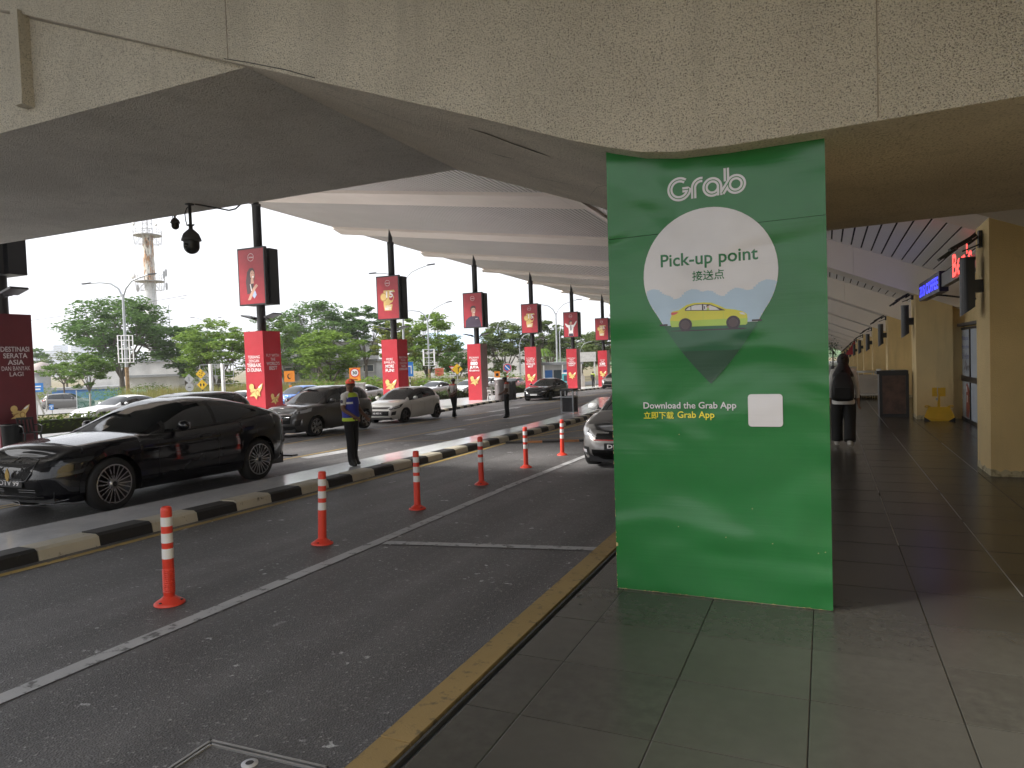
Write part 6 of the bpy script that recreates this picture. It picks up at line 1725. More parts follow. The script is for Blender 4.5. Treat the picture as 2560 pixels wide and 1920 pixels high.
for i, (lab, x, y, w_, h, m) in enumerate((
    ('pale bush in the dry grass left of the 30 speed sign', -38.2, 47.5, 3.6, 2.2, LEAF_M), ('leafy bush behind the 30 speed sign', -39.0, 53.2, 4.2, 2.6, LEAF_B),
    ('leafy bush right of the blue road sign', -37.2, 62.5, 4.2, 2.6, LEAF_B), ('bright shrubs at the foot of the 800 JUTA pillar', -37.0, 71.0, 3.6, 2.0, LEAF_B),
    ('green shrubs below the no stopping sign', -36.5, 80.0, 5.0, 2.6, LEAF_M), ('low scrub behind the bronze parked car', -72.0, 52.5, 6.5, 2.2, LEAF_M),
    ('light scrub right of the leftmost pillar', -88.0, 52.0, 7.0, 2.6, LEAF_Y), ('scrub under the big spreading tree', -71.0, 57.5, 6.0, 2.4, LEAF_M),
    ('scrub below the flat crowned tree', -62.5, 58.0, 6.0, 2.0, LEAF_Y), ('scrub left of the orange works sign', -47.5, 48.0, 5.0, 2.2, LEAF_M), ('green creeper heap by the guardrail', -34.6, 58.5, 2.4, 1.1, LEAF_M), ('wide scrub right behind the small bright tree', -80.0, 60.0, 8.0, 2.6, LEAF_M), ('pale scrub in front of the pale walled building', -70.0, 64.0, 8.0, 2.2, LEAF_B), ('yellowish scrub between the lamp and the sign gantry', -62.0, 51.0, 6.0, 1.8, LEAF_Y), ('dense scrub below the tall wide dark tree', -54.0, 66.0, 8.0, 3.0, LEAF_B), ('scrub left of the small umbrella shaped tree', -98.0, 58.0, 9.0, 2.8, LEAF_M))): bush(lab, x, y, w_, h, m, 40+i, 640)
g_ = MB(); rg = random.Random(77); n = 0
while n < 6500:
    y = rg.uniform(26, 84); x = SL(y)-2.2-abs(rg.gauss(0, 1))*13
    if x < -66 or -x > 1.36*y or (x < -50 and y < 40): continue
    hh = rg.uniform(.9, 2.15)*(.4 if x > SL(y)-4.5 else 1); z = zg(x, y)-.05; n += 1
    for _ in range(4):
        a = rg.uniform(0, 6.28); l_ = rg.uniform(.1, .5); w_ = rg.uniform(.03, .07); p = Vector((x+rg.uniform(-.25,.25), y+rg.uniform(-.25,.25), z)); s_ = Vector((math.cos(a+1.57), math.sin(a+1.57), 0))*w_
        g_.add([p-s_, p+s_, p+Vector((math.cos(a)*l_, math.sin(a)*l_, hh))], [(0,1,2)])
tag(g_.build('tall_grass', GRASSM), 'tall dry grass growing on the verge beyond the guardrail', 'grass', kind='stuff')
SOIL = mk('bed_soil', (.14, .10, .065), .95)
def hedge(label, y0, y1, dens, h=.78, wd=1.15, gaps=0.0):
    rg = random.Random(int(y0)); ym = (y0+y1)/2
    f = lambda y: (IB(y)+SR(y))/2+.1
    T = thing('hedge', label, 'hedge', (f(ym), ym, zg(f(ym), ym))); o = Vector((f(ym), ym, zg(f(ym), ym)))
    b = MB(); n = int((y1-y0)/.35); c = MB(); prev = None
    for i in range(n):
        y = y0+.35*(i+.5); x = f(y); z = zg(x, y); hh = h*(1-gaps*.35*(1+math.sin(y*1.9)))
        for sx in (-.3, .05, .38): leaf_quads(b, Vector((x+sx*wd*.9, y, z+.1+hh*rg.uniform(.35,.68)))-o, (wd*.30,.32,hh*.40), dens, .085, rg, 1, 1.5)
        c.box(x-wd*.40-o.x, y-.18-o.y, z-.1-o.z, x+wd*.40-o.x, y+.18-o.y, z+hh*.78-o.z)
    b.build('leaves', LEAF_H, T); c.build('stems', mk('hedge_inside', (.02, .03, .01), .95), T)
hedge('long clipped hedge behind the black foreground car', 8, 28.2, 24)
hedge('clipped hedge between the TERBAIK and MORE FUN pillars', 29.5, 41, 14)
hedge('uneven hedge behind the man with clasped hands', 42.5, 51, 13, .95, 1.3, .6)
hedge('uneven hedge between the round bin and the black sedan', 52.6, 66, 12, .95, 1.3, .5)

# ---------------------------------------------------------------- far street furniture
U = Vector((.91, .41, 0)).normalized()
def FR(x, y, z): return (Vector((x, y, z)), U, VZ)
def pole_thing(name, label, cat, x, y, group=None): return thing(name, label, cat, (x, y, zg(x, y)-.05), 0, group)
def lamp_post(label, x, y, h, arms, r=.09, frame=None):
    T = pole_thing('street_lamp', label, 'street lamp', x, y, 'street lamps beyond the far road')
    b = MB(); b.tube([(0,0,0),(0,0,h*.5),(0,0,h-1.6 if arms else h)], [r*1.3, r, r*.75], 10); b.build('pole', GALV, T)
    for s, ln, up in arms:
        d = U*s; p0 = Vector((0,0,h-1.6)); a = MB()
        a.tube([p0-Vector((0,0,.3)), p0+d*ln*.10+Vector((0,0,.5)), p0+d*ln*.28+Vector((0,0,1.05+up*.3)), p0+d*ln*.55+Vector((0,0,1.3+up*.6)), p0+d*ln*.8+Vector((0,0,1.4+up))], [r*.65,r*.6,r*.55,r*.5,r*.45], 8); a.build('arm', GALV, T)
        q = p0+d*ln*.80+Vector((0,0,1.4+up)); hd = MB(); hd.obox(q+d*ln*.1+Vector((0,0,.02+up*.08)), d*ln*.115+Vector((0,0,up*.1)), Vector((-d.y,d.x,0))*.13, (0,0,.05)); hd.build('lamp_head', DARKG, T)
    if frame:
        z0, z1, w_ = frame; f = MB()
        for s in (-1, 1):
            for q in (-1, 1):
                e = U*s*w_/2+Vector((-U.y, U.x, 0))*q*w_*.3; f.bar(e+Vector((0,0,z0)), e+Vector((0,0,z1)), .07)
        for z in (z0+.03, (z0+z1)/2, z1-.03, z0+.35, z1-.45):
            for q in (-1, 1):
                o_ = Vector((-U.y, U.x, 0))*q*w_*.3; f.bar(-U*w_/2+o_+Vector((0,0,z)), U*w_/2+o_+Vector((0,0,z)), .06)
        f.build('banner_frame', WHITEM, T)
        rs_ = MB(); rs_.lathe([(r*1.33,.4),(r*1.28,z0-.4)], 10); rs_.build('rusty_section', mk('rust_pole', (.26, .17, .09), .8, var=.4, vs_=5), T)
    return T
lamp_post('double armed street lamp with a white frame, in front of the big spreading tree', -56.8, 42.4, 11.9, ((-1,3.5,-.35),(1,3.0,.25)), .13, (4.2, 6.65, 1.0))
lamp_post('double armed street lamp behind the MORE FUN poster', -34.2, 52.6, 11.7, ((-1,2.8,-.2),(1,3.0,.35)), .10)
lamp_post('double armed street lamp with a white frame, in front of the bright rounded tree', -44.0, 73.1, 10.6, ((-1,3.4,-.4),(1,3.0,.5)), .11, (3.3, 5.3, 1.3))
lamp_post('double armed street lamp between the CHAMPION and TAMBANG posters', -35.1, 93.8, 12.0, ((-1,3.6,-.1),(1,3.8,.35)), .13)
lamp_post('single curved street lamp just left of the CHAMPION pillar', -42.0, 96.2, 8.1, ((1,2.6,.0),), .10)
lamp_post('single curved street lamp left of the TAMBANG pillar', -39.9, 108.1, 10.0, ((1,2.8,.0),), .10)
lamp_post('single curved street lamp behind the white gantry', -38.5, 114.2, 6.8, ((1,2.6,.0),), .09)
lamp_post('bare thin lamp pole left of the lamp with the frame', -86.9, 59.5, 10.4, (), .10)
lamp_post('thin lamp pole beside the communication tower', -128.5, 106.5, 20.0, ((1,3.6,.0),), .12)
lamp_post('short armed lamp post above the bright layered tree', -88.8, 80.6, 12.4, ((-1,2.6,.2),(1,2.2,.0)), .10)
Y_S = mk('sign_yellow', (.72, .45, .02), .4); O_S = mk('sign_orange', (.80, .26, .02), .4); BL_S = mk('sign_blue', (.02, .17, .52), .4); W_S = mk('sign_white', (.72, .72, .72), .4); K_S = mk('sign_black', (.012, .012, .012), .5); R_S = mk('sign_red', (.62, .04, .04), .4); G_S = mk('sign_grey_back', (.36, .37, .38), .5); OR2 = mk('sign_faded_orange', (.72, .22, .12), .5)
SM = [Y_S, O_S, BL_S, W_S, K_S, R_S, G_S, OR2]
def rect(cx, cz, w_, h): return [(cx-w_/2,cz-h/2),(cx+w_/2,cz-h/2),(cx+w_/2,cz+h/2),(cx-w_/2,cz+h/2)]
def dia(cx, cz, s): return [(cx,cz-s),(cx+s,cz),(cx,cz+s),(cx-s,cz)]
def sign(label, x, y, h, draw, striped=False):
    T = pole_thing('road_sign', label, 'road sign', x, y); F = FR(0, 0, 0)
    b = MB()
    if striped:
        n = int(h/.22)
        for i in range(n): b.lathe([(.045,h*i/n),(.045,h*(i+1)/n)], 8, mat=3 if i % 2 else 4)
    else: b.lathe([(.035,0),(.035,h)], 8, mat=6)
    b.build('post', SM, T)
    p = MB(); draw(p, F); p.build('panel', SM, T)
def pan(p, F, pts, m, d=.0): p.ext(F, pts, .045+d, .06+d, m)
def flatp(p, F, pts, m, off=.063): p.plate(F, pts, off, m)
def d1(p, F):
    pan(p, F, dia(-.06, 2.75, .36), 0); pan(p, F, dia(.02, 1.98, .38), 0)
    for a, c in ((-.12,2.85),(.04,2.8),(-.02,2.65),(-.16,2.68),(.06,2.9)): flatp(p, F, rect(a, c, .07, .07), 4)
    flatp(p, F, [(-.12,1.85),(-.06,1.85),(-.02,1.98),(-.10,2.1),(-.16,1.98)], 4); flatp(p, F, [(.1,1.85),(.16,1.85),(.2,1.98),(.12,2.1),(.06,1.98)], 4)
sign('pair of yellow diamond warning signs on one striped post left of the TERBAIK pillar', -40.9, 36.4, 2.4, d1, True)
def d2(p, F): pan(p, F, dia(0, 2.42, .36), 6); pan(p, F, E_(0, 1.82, .30, .30), 6); flatp(p, F, rect(0,2.4,.04,.3), 4); flatp(p, F, rect(.0,1.82,.2,.05), 4)
sign('grey sign plates, one diamond and one round, left of the yellow diamonds', -41.7, 36.0, 2.7, d2, True)
def d4(p, F): pan(p, F, rect(0, 2.35, .78, .82), 1); flatp(p, F, E_(.0,2.35,.16,.2,12), 4); flatp(p, F, E_(.05,2.37,.12,.15,12), 1, .066); pan(p, F, rect(.05,1.55,.2,.3), 1)
sign('orange works sign with a black symbol right of the TERBAIK pillar', -36.6, 40.6, 2.0, d4)
def d5(p, F):
    pan(p, F, rect(0, 2.35, .86, 1.0), 1); flatp(p, F, E_(0,2.46,.36,.36,24), 5); flatp(p, F, E_(0,2.46,.28,.28,24), 3, .066); write(p, F, '30', 0, 2.46, .26, .36, .069, 4, .03); flatp(p, F, rect(0,1.94,.4,.05), 4)
sign('orange board with a round 30 speed limit sign above the grey SUV', -33.4, 44.3, 2.0, d5)
def d6(p, F): pan(p, F, rect(0, 2.65, .62, 1.25), 2); flatp(p, F, rect(.14,2.6,.08,.7), 3); flatp(p, F, rect(-.02,2.9,.3,.08), 3)
sign('tall blue road sign beside the MORE FUN pillar on a striped post', -32.6, 50.9, 2.2, d6, True)
def d7(p, F): pan(p, F, rect(0, 2.4, .95, .85), 7); [flatp(p, F, rect(0, 2.62-.17*i, .75-.1*i, .06), 5) for i in range(4)]
sign('faded orange notice board right of the lamp frame by the bright tree', -38.0, 65.2, 2.1, d7)
def d8(p, F): pan(p, F, [(0,2.35),(.42,3.0),(-.42,3.0)], 5); flatp(p, F, [(0,2.52),(.27,2.9),(-.27,2.9)], 3); pan(p, F, rect(0,2.1,.7,.34), 3); flatp(p, F, rect(0,2.1,.45,.06), 4)
sign('red and white give way triangle left of the 800 JUTA pillar', -36.9, 66.2, 2.4, d8, True)
def d9(p, F): pan(p, F, dia(.0, 2.6, .55), 0); flatp(p, F, rect(.1,2.55,.08,.5), 4); flatp(p, F, [(.1,2.6),(.28,2.75),(.28,2.85),(.1,2.7)], 4)
sign('yellow diamond junction sign half hidden by the 800 JUTA pillar', -33.6, 61.2, 3.0, d9)
def d10(p, F):
    pan(p, F, rect(0, 2.65, 1.0, 1.0), 6); flatp(p, F, E_(0,2.65,.45,.45,24), 5); flatp(p, F, E_(0,2.65,.35,.35,24), 2, .066)
    flatp(p, F, [(-.3,2.88),(-.22,2.95),(.3,2.42),(.22,2.35)], 3, .069)
    for i in range(6): flatp(p, F, [(-.12,.9+.22*i),(.12,1.0+.22*i),(.12,1.1+.22*i),(-.12,1.0+.22*i)], 5 if i % 2 else 3, .05)
    pan(p, F, rect(.3,.75,1.0,.55), 7)
sign('blue and red no stopping sign on a candy striped post left of the CHAMPION pillar', -33.4, 72.8, 2.4, d10)
def d11(p, F): pan(p, F, rect(0, 1.75, .6, 1.0), 1); flatp(p, F, rect(0,1.9,.3,.3), 4); flatp(p, F, rect(0,1.5,.4,.08), 4)
sign('narrow orange sign behind the round refuse bin', -32.3, 67.7, 1.4, d11)
def d12(p, F): pan(p, F, rect(0, 2.2, 1.1, .62), 2); flatp(p, F, rect(.1,2.28,.6,.08), 3); flatp(p, F, rect(.1,2.08,.5,.1), 3)
sign('blue direction sign peeping out right of the leftmost pillar', -49.9, 30.3, 2.2, d12)
def d13(p, F): pan(p, F, rect(0, .72, .32, .42), 2); flatp(p, F, rect(0,.8,.32,.05), 3); flatp(p, F, E_(0,.66,.06,.06,10), 3)
sign('small low blue plate in the grass in front of the bronze parked car', -52.9, 33.2, .6, d13)
T = pole_thing('sign_gantry', 'bare steel sign frame on two white posts left of the TERBAIK pillar', 'sign frame', -41.6, 38.4)
for s, nm in ((-.45, 0), (.45, 0)):
    b = MB(); e = U*s; b.box(e.x-.10, e.y-.10, 0, e.x+.10, e.y+.10, 3.5); b.build('post', WHITEM, T)
b = MB()
for z in (3.45, 2.6, 2.0): b.bar(-U*1.25+Vector((0,0,z)), U*1.25+Vector((0,0,z)), .035)
for s in (-1.25, -.1, 1.25): b.bar(U*s+Vector((0,0,2.0)), U*s+Vector((0,0,3.45)), .03)
b.build('frame', GALV, T)
T = pole_thing('utility_cabinet', 'pale grey utility cabinet between the grey SUV and the MORE FUN pillar', 'cabinet', -28.4, 38.0)
a = math.atan2(U.y, U.x)
b = MB(); b.box(-.40,-.3,.08,.40,.3,1.62); b.box(-.44,-.34,1.62,.44,.34,1.70); b.box(-.43,-.33,0,.43,.33,.08); o = b.build('body', mk('cabinet_grey', (.42, .42, .40), .6), T); o.rotation_euler[2] = a
b = MB(); b.box(-.18,-.315,1.25,-.08,-.30,1.45); b.box(.12,-.315,.7,.22,-.30,1.0); o = b.build('label_plate', W_S, T); o.rotation_euler[2] = a
# guardrail
def rail(label, y0, y1, off, step=2.0):
    T = thing('guardrail', label, 'guardrail', (SL(y0)-off, y0, zg(SL(y0)-off, y0))); o = Vector(T.location); ys__ = list(np.arange(y0, y1+.1, step)); P = []
    for y in ys__:
        x = SL(y)-off; p = Vector((x, y, zg(x, y)))-o; P.append(p)
        b = MB(); b.box(p.x-.16, p.y-.05, p.z-.1, p.x-.06, p.y+.05, p.z+.72); b.build('post', GALV, T)
    b = MB(); pr_ = [(0,.42),(.045,.46),(.0,.52),(.0,.58),(.045,.64),(0,.70)]
    b.grid([[(p.x+a_, p.y, p.z+z_) for a_, z_ in pr_] for p in P]); b.grid([[(p.x+a_-.012, p.y, p.z+z_) for a_, z_ in pr_] for p in P], 0, True, True); b.build('beam', GALV, T)
rail('long galvanised guardrail along the far side of the far road', 46, 92, .8)
def fence(label, pts, h, m, gap=.14, name='railing_fence', cat='fence'):
    o = Vector((*pts[0], zg(*pts[0]))); T = thing(name, label, cat, o)
    for (x0, y0), (x1, y1) in zip(pts, pts[1:]):
        d = Vector((x1-x0, y1-y0)); n = int(d.length/gap); pk = MB()
        for i in range(n):
            x, y = x0+d.x*i/n, y0+d.y*i/n; z = zg(x, y)-o.z; pk.box(x-o.x-.02, y-o.y-.02, z, x-o.x+.02, y-o.y+.02, z+h)
        tag(pk.build('picket', m, T), kind='stuff')
        for zz in (.15, h-.12):
            b = MB(); b.bar(Vector((x0,y0,zg(x0,y0)+zz))-o, Vector((x1,y1,zg(x1,y1)+zz))-o, .06); b.build('rail', m, T)
fence('dark railing fence left of the 800 JUTA pillar', [(-40.5,64),(-37.2,75)], 1.5, GALV)
fence('white railing in front of the guard house', [(-37.0,80.5),(-30.4,83.0)], 1.05, WHITEM, .9)
fence('concrete picket fence in front of the white walled building', [(-92,66),(-74,72),(-66,76)], 2.0, mk('fence_grey', (.35,.36,.36), .7), .35)
MESH = mk('net_green', (.16, .40, .30), .8); 
def net_alpha(m):
    t = m.node_tree; out = [n for n in t.nodes if n.type == 'OUTPUT_MATERIAL'][0]; p = [n for n in t.nodes if n.type == 'BSDF_PRINCIPLED'][0]
    tr = t.nodes.new('ShaderNodeBsdfTransparent'); mx = t.nodes.new('ShaderNodeMixShader'); mx.inputs[0].default_value = .38
    t.links.new(tr.outputs[0], mx.inputs[1]); t.links.new(p.outputs[0], mx.inputs[2]); t.links.new(mx.outputs[0], out.inputs[0])
net_alpha(MESH)
T = thing('mesh_fence', 'green mesh site fence on thin posts around the lamp with the frame', 'fence', (-66, 45.5, zg(-66, 45.5))); o = Vector(T.location)
pts = [(-62.5,41.5),(-60,44.5),(-57.6,44.0),(-55.4,43.2)]
for (x0,y0),(x1,y1) in zip(pts, pts[1:]):
    b = MB(); b.add([Vector((x0,y0,zg(x0,y0)))-o, Vector((x1,y1,zg(x1,y1)))-o, Vector((x1,y1,zg(x1,y1)+1.7))-o, Vector((x0,y0,zg(x0,y0)+1.7))-o], [(0,1,2,3)]); b.build('mesh_panel', MESH, T)
for x_, y_ in pts:
    b = MB(); p = Vector((x_,y_,zg(x_,y_)))-o; b.bar(p, p+Vector((0,0,1.85)), .06); b.build('post', GALV, T)
for i, (x_, y_, lx, lab) in enumerate(((-55.4,34.2,-.55,'leaning grey stake at the edge of the side road nearest the leftmost pillar'), (-55.0,37.6,.05,'upright grey stake in front of the bronze parked car'), (-63.0,39.0,.2,'thin stake left of the mesh fence'))):
    b = MB(); b.bar((0,0,-.1),(lx*U.x,lx*U.y,1.55),.09); tag(b.build('stake', mk('stake_grey', (.3,.29,.27), .8), None, (x_,y_,zg(x_,y_))), lab, 'post')

# ---------------------------------------------------------------- tower, buildings, skyline
def m_rust():
    m, t, b = _nodes('tower_rust'); n = noise(t, .55, 6, .7, stretch(t, 1.3, 1.3, .5)); n2 = noise(t, 1.6, 5, .7, stretch(t, 2, 2, .35))
    c = mixc(t, ramp(t, n, .46, .56), (.66, .64, .58), (.40, .20, .08)); c = mixc(t, ramp(t, n2, .52, .58), c, (.10, .075, .045))
    t.links.new(c, b.inputs['Base Color']); b.inputs['Roughness'].default_value = .8; return m
RUST = m_rust(); TOWW = m_worn('tower_white', (.64, .65, .66), (.3, .26, .2), .62, 1.2, .7)
tx0, ty0 = -145.1, 115.5; T = thing('communication_tower', 'rusty white communication tower with two antenna platforms', 'tower', (tx0, ty0, zg(tx0, ty0)))
MB().lathe([(1.6,0),(1.35,14),(1.25,25.2)], 24).build('lower_shaft', TOWW, T); MB().lathe([(1.22,25.2),(1.16,36.4)], 24).build('upper_shaft', RUST, T)
for z0, rr_ in ((25.4, 3.2), (36.2, 3.1)):
    b = MB(); b.lathe([(1.15,0),(rr_,0),(rr_,.14),(1.15,.14)], 20, (0,0,z0)); n = 12
    for i in range(n):
        a0, a1 = 2*math.pi*i/n, 2*math.pi*(i+1)/n; p, q = Vector((rr_*math.cos(a0), rr_*math.sin(a0), z0)), Vector((rr_*math.cos(a1), rr_*math.sin(a1), z0))
        b.bar(p, p+Vector((0,0,1.3)), .07); b.bar(p+Vector((0,0,1.25)), q+Vector((0,0,1.25)), .06); b.bar(p+Vector((0,0,.7)), q+Vector((0,0,.7)), .05)
        dn = Vector((rr_*.92*math.cos(a0), rr_*.92*math.sin(a0), z0-2.0)); b.bar(dn, p, .07); b.bar(dn, Vector((1.2*math.cos(a0), 1.2*math.sin(a0), z0-.2)), .06); b.bar(dn, Vector((1.2*math.cos(a0),1.2*math.sin(a0),z0-2.0)), .06)
        if i % 3 == 0: b.bar(p, p+Vector((0,0,2.1)), .06)
    b.build('platform', mk('platform_steel', (.33,.32,.31), .6, .3), T)
def tower_at(s, z): return Vector((U.x*s, U.y*s, z))
for s, z, r_ in ((-3.4, 26.9, .85), (-2.6, 39.0, .6), (2.6, 38.6, .45)):
    b = MB(); c = tower_at(s, z)+Vector((.6,-1.2,0)); b.lathe([(.0,-.12),(r_*.6,-.05),(r_,.12),(r_*.96,.16),(.0,.0)], 16, c, 'y'); b.bar(c, c+Vector((0,1.0,0)), .12); b.bar(c+Vector((0,.9,-1.6)), c+Vector((0,.9,.4)), .1); b.build('dish', WHITEM, T)
for s, z in ((3.9, 27.4), (3.9, 24.2), (-3.0, 24.0), (3.4,27.0)):
    b = MB(); c = tower_at(s, z); b.obox(c, U*.22, Vector((-U.y,U.x,0))*.12, (0,0,.8)); b.bar(tower_at(s*.82, z), c, .08); b.bar(c+Vector((0,0,-1.4)), c+Vector((0,0,1.4)), .06); b.build('panel_antenna', G_S, T)
b = MB()
for i in range(4):
    a = math.pi/4+i*math.pi/2; b.bar((1.1*math.cos(a),1.1*math.sin(a),36.3),(.75*math.cos(a),.75*math.sin(a),47),.13)
for k in range(9):
    z = 36.8+1.15*k; w_ = 1.1-.35*(z-36.3)/10.7
    for i in range(4):
        a, c = math.pi/4+i*math.pi/2, math.pi/4+(i+1)*math.pi/2; b.bar((w_*math.cos(a),w_*math.sin(a),z),(w_*math.cos(c),w_*math.sin(c),z),.08); b.bar((w_*math.cos(a),w_*math.sin(a),z),(w_*math.cos(c),w_*math.sin(c),z+1.1),.06)
b.build('lattice_mast', mk('mast_steel', (.40,.40,.41), .5, .4), T)
b = MB()
for s in (-.22, .22): b.bar((1.45+.0*s,-.3+s,2),(1.32,-.3+s,36),.05)
for i in range(60): b.bar((1.42,-.52,3+.55*i),(1.42,-.08,3+.55*i),.035)
b.build('ladder', GALV, T)
CONC = mk('wall_pale_concrete', (.50,.49,.47), .85, var=.2, vs_=.5); CONG = mk('wall_grey', (.30,.30,.30), .85, var=.2, vs_=.5); RFG = mk('roof_grey', (.24,.25,.26), .7); WIN = mk('window_dark', (.05,.06,.07), .2); BLUW = mk('panel_blue', (.05,.17,.45), .6); HANG = mk('hangar_roof', (.42,.52,.64), .5)
def block(label, cat, name, x, y, w_, d_, h, wm, roofm, rows=0, cols=0, roof='flat', rz=None, rise=1.5):
    T = thing(name, label, cat, (x, y, zg(x, y)-.1), math.atan2(U.y, U.x) if rz is None else rz)
    MB().box(-w_/2, -d_/2, 0, w_/2, d_/2, h).build('wall', wm, T)
    b = MB()
    if roof == 'flat': b.box(-w_/2-.3, -d_/2-.3, h, w_/2+.3, d_/2+.3, h+.35)
    elif roof == 'hip': b.add([(-w_/2-.8,-d_/2-.8,h),(w_/2+.8,-d_/2-.8,h),(w_/2+.8,d_/2+.8,h),(-w_/2-.8,d_/2+.8,h),(-w_/4,0,h+rise),(w_/4,0,h+rise)], [(0,1,5,4),(1,2,5),(2,3,4,5),(3,0,4),(3,2,1,0)])
    else:
        P = [[(-w_/2-.4, -d_/2-.5+(d_+1)*i/12, h+rise*math.sin(math.pi*i/12)), (w_/2+.4, -d_/2-.5+(d_+1)*i/12, h+rise*math.sin(math.pi*i/12))] for i in range(13)]; b.grid(P, 0, True, True); b.grid([[(a_[0], a_[1], a_[2]-.25) for a_ in r_] for r_ in P], 0, True)
    b.build('roof', roofm, T)
    for i in range(rows):
        for k in range(cols):
            cx, cz = -w_/2+w_*(k+.5)/cols, h*(i+.55)/rows
            f = MB(); f.box(cx-w_/cols*.36, -d_/2-.05, cz-h/rows*.26, cx+w_/cols*.36, -d_/2+.02, cz+h/rows*.26); fo = f.build('window', CONC, T)
            MB().box(cx-w_/cols*.31, -d_/2-.07, cz-h/rows*.2, cx+w_/cols*.31, -d_/2-.04, cz+h/rows*.2).build('pane', WIN, fo)
    return T
block('pale walled industrial building below the communication tower', 'building', 'industrial_building', -99, 79, 16, 12, 5.6, CONC, RFG)
block('blue sided shed behind the parked bronze car', 'building', 'shed', -98, 68, 9, 6, 1.7, BLUW, RFG)
block('low grey shed right of the small bright tree', 'building', 'shed', -86, 70, 7, 6, 3.2, CONC, RFG)
block('grey hall with a hipped roof behind the tall wide tree', 'building', 'hall', -86, 106, 17, 12, 8.6, CONG, RFG, 0, 0, 'hip', None, 3.0)
block('grey open fronted annex below the hipped hall', 'building', 'annex', -73.5, 92, 15, 6, 4.8, CONG, RFG, 2, 6)
block('huge pale blue hangar left of the 800 JUTA poster', 'building', 'hangar', -88, 172, 26, 30, 7.4, CONC, HANG, 0, 0, 'barrel', None, 5.2)
T = block('flat roofed guard house with blue panels behind the black sedan', 'building', 'guard_house', -33.2, 90.0, 5.2, 4, 3.0, CONC, RFG)
for k in range(4): MB().box(-2.3+1.2*k, -2.06, .5, -1.3+1.2*k, -2.0, 2.3).build('panel', BLUW if k % 2 == 0 else WIN, T)
b = MB(); b.add([(-5.5,-3.5,3.2),(-2.4,-3.5,4.0),(-2.4,2,4.0),(-5.5,2,3.2)], [(0,1,2,3)]); b.build('lean_to_roof', RFG, T)
for k in range(3): MB().box(-2.55+2.5*k, -3.4, 0, -2.43+2.5*k, -3.28, 3.0).build('column', WHITEM, T)
T = pole_thing('white_gantry', 'white overhead board on two posts right of the TAMBANG pillar', 'gantry', -28.2, 85.9)
b = MB(); b.obox((0,0,3.75), U*1.3, Vector((-U.y,U.x,0))*.15, (0,0,.62)); b.build('board', W_S, T)
for s in (-1.1, 1.1): MB().obox(U*s+Vector((0,0,1.6)), U*.09, Vector((-U.y,U.x,0))*.09, (0,0,1.6)).build('post', WHITEM, T)
for k, (x_, y_, h_) in enumerate(((-27.0,80.0,2.2),(-26.6,79.2,1.6),(-26.2,78.6,1.3))):
    b = MB(); b.box(-.18,-.1,0,.18,.1,h_); o = b.build('concrete_post', CONC, None, (x_,y_,zg(x_,y_)), math.atan2(U.y,U.x)); tag(o, ['tallest pale concrete slab post by the last pillar', 'middle pale concrete slab post by the last pillar', 'shortest pale concrete slab post by the last pillar'][k], 'post')
T = pole_thing('teal_kiosk', 'teal green kiosk box behind the TAMBANG pillar', 'kiosk', -29.2, 82.0); MB().box(-.7,-.5,0,.7,.5,1.7).build('body', mk('kiosk_teal', (.05,.32,.36), .5), T); MB().box(-.75,-.55,1.7,.75,.55,1.8).build('roof', W_S, T); MB().box(-.5,-.53,.8,.5,-.5,1.5).build('window', WIN, T)
T = thing('round_hut', 'round roofed hut far away right of the leftmost pillar', 'hut', (-113.1, 69.7, zg(-113.1, 69.7))); MB().lathe([(1.7,4.2),(1.5,5.0),(.9,5.7),(.0,6.0)], 20).build('roof', mk('hut_roof', (.35,.30,.28), .8), T); MB().lathe([(1.2,0),(1.2,4.2)], 16).build('wall', CONG, T)
SKYB = mk('tower_block_glass', (.34,.40,.48), .4)
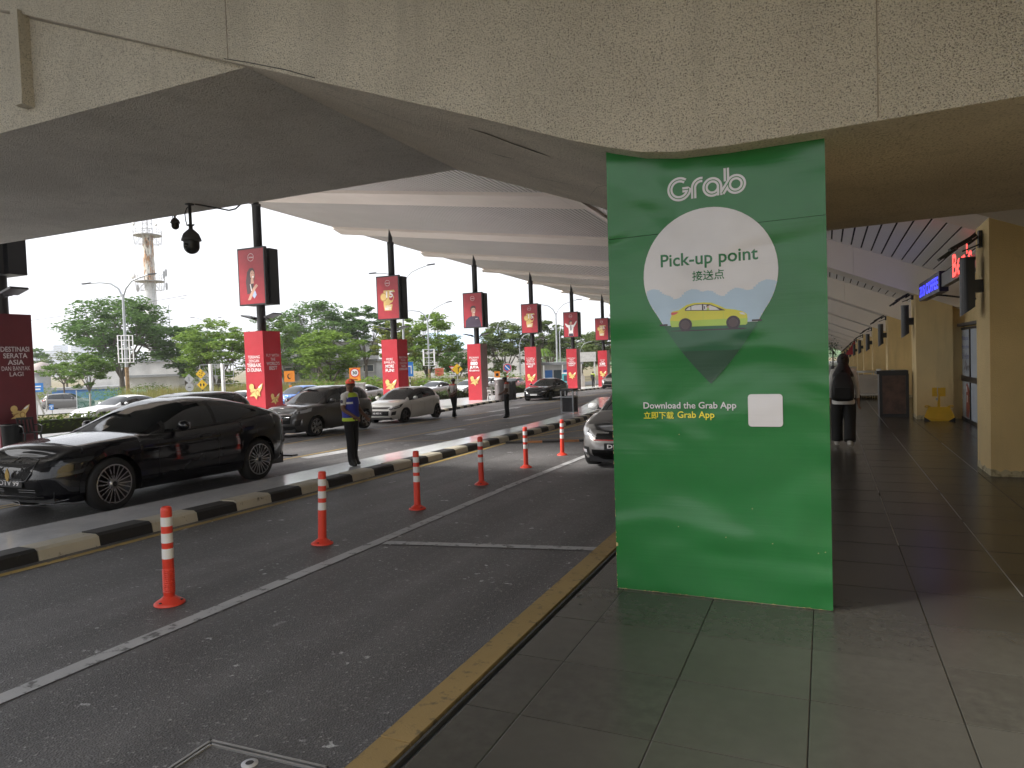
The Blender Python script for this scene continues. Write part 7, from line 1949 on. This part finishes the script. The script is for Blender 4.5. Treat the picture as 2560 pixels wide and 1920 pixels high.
for k, (x_, y_, w_, h_, lab) in enumerate(((-1501,968,17,68,'slim hazy tower block on the skyline'), (-1465,985,22,66,'wide hazy tower block on the skyline, rightmost of the group'), (-1552,945,26,60,'low broad hazy block on the skyline by the leftmost pillar'), (-1520,962,24,57,'hazy block on the skyline between the broad and the slim ones'), (-1430,1000,26,62,'hazy tower block on the skyline seen through the big tree'))):
    T = thing('tower_block', lab, 'building', (x_, y_, -3), math.atan2(U.y, U.x)); MB().box(-w_/2,-12,0,w_/2,12,h_).build('wall', SKYB, T)
    for i in range(14):
        MB().box(-w_/2-.15,-12.2,4+i*h_/15,w_/2+.15,-12.0,5.6+i*h_/15).build('window_band', WIN, T)
hl_ = MB(); rg = random.Random(4); P = []
for i in range(50):
    x_ = -210+i*9.0; row = []
    for j in range(6): row.append((x_, 300+j*26, -3+(math.sin(math.pi*j/5))*(13+5*math.sin(x_*.021)+3*math.sin(x_*.07+1)+(6 if x_ > -20 else 0))))
    P.append(row)
hl_.grid(P, 0, True, True); tag(hl_.build('hill', mk('hill_wood', (.06,.10,.045), .95, var=.45, vs_=.25)), kind='structure')
hw = MB()
for i in range(5200):
    x_ = rg.uniform(-205, 225); j = rg.uniform(.05, .5); z_ = -3+math.sin(math.pi*j)*(13+5*math.sin(x_*.021)+3*math.sin(x_*.07+1)+(6 if x_ > -20 else 0)); leaf_quads(hw, Vector((x_, 300+j*130, z_+.8)), (1.6,1.6,1.2), 2, 1.1, rg)
tag(hw.build('hill_trees', LEAF_O), 'wooded hillside closing the view beyond the canopy', 'woods', kind='stuff')
cb = MB(); cb.tube([(-120,60,9.0),(-105,63.5,9.6),(-92,66.5,10.6),(-80,69.5,12.0)], .035, 5); tag(cb.build('overhead_cable', BLACKM), 'thin overhead cable running left from the big spreading tree', 'cable')
# far end of the walkway: pale gateway beam
T = thing('far_gateway', 'pale gateway beam across the far end of the walkway', 'gateway', (0, 0, 0)); b = MB(); b.box(-6, 104, 1.9, 3.4, 104.6, 2.6); b.build('beam', WHITEM, T); b = MB(); b.box(2.9,104,-1,3.4,104.6,1.9); b.build('post', WHITEM, T)

# ---------------------------------------------------------------- haze
hz = bpy.data.materials.new('haze'); hz.use_nodes = True; t = hz.node_tree; t.nodes.clear()
out = t.nodes.new('ShaderNodeOutputMaterial'); v = t.nodes.new('ShaderNodeVolumePrincipled'); v.inputs['Color'].default_value = (.95, .965, 1.0, 1); v.inputs['Density'].default_value = .00038; v.inputs['Anisotropy'].default_value = .2
t.links.new(v.outputs[0], out.inputs['Volume'])
HAZE = True
if HAZE: tag(MB().box(-3300, -700, -4.2, 3300, 3700, 75).build('haze', hz), kind='stuff')
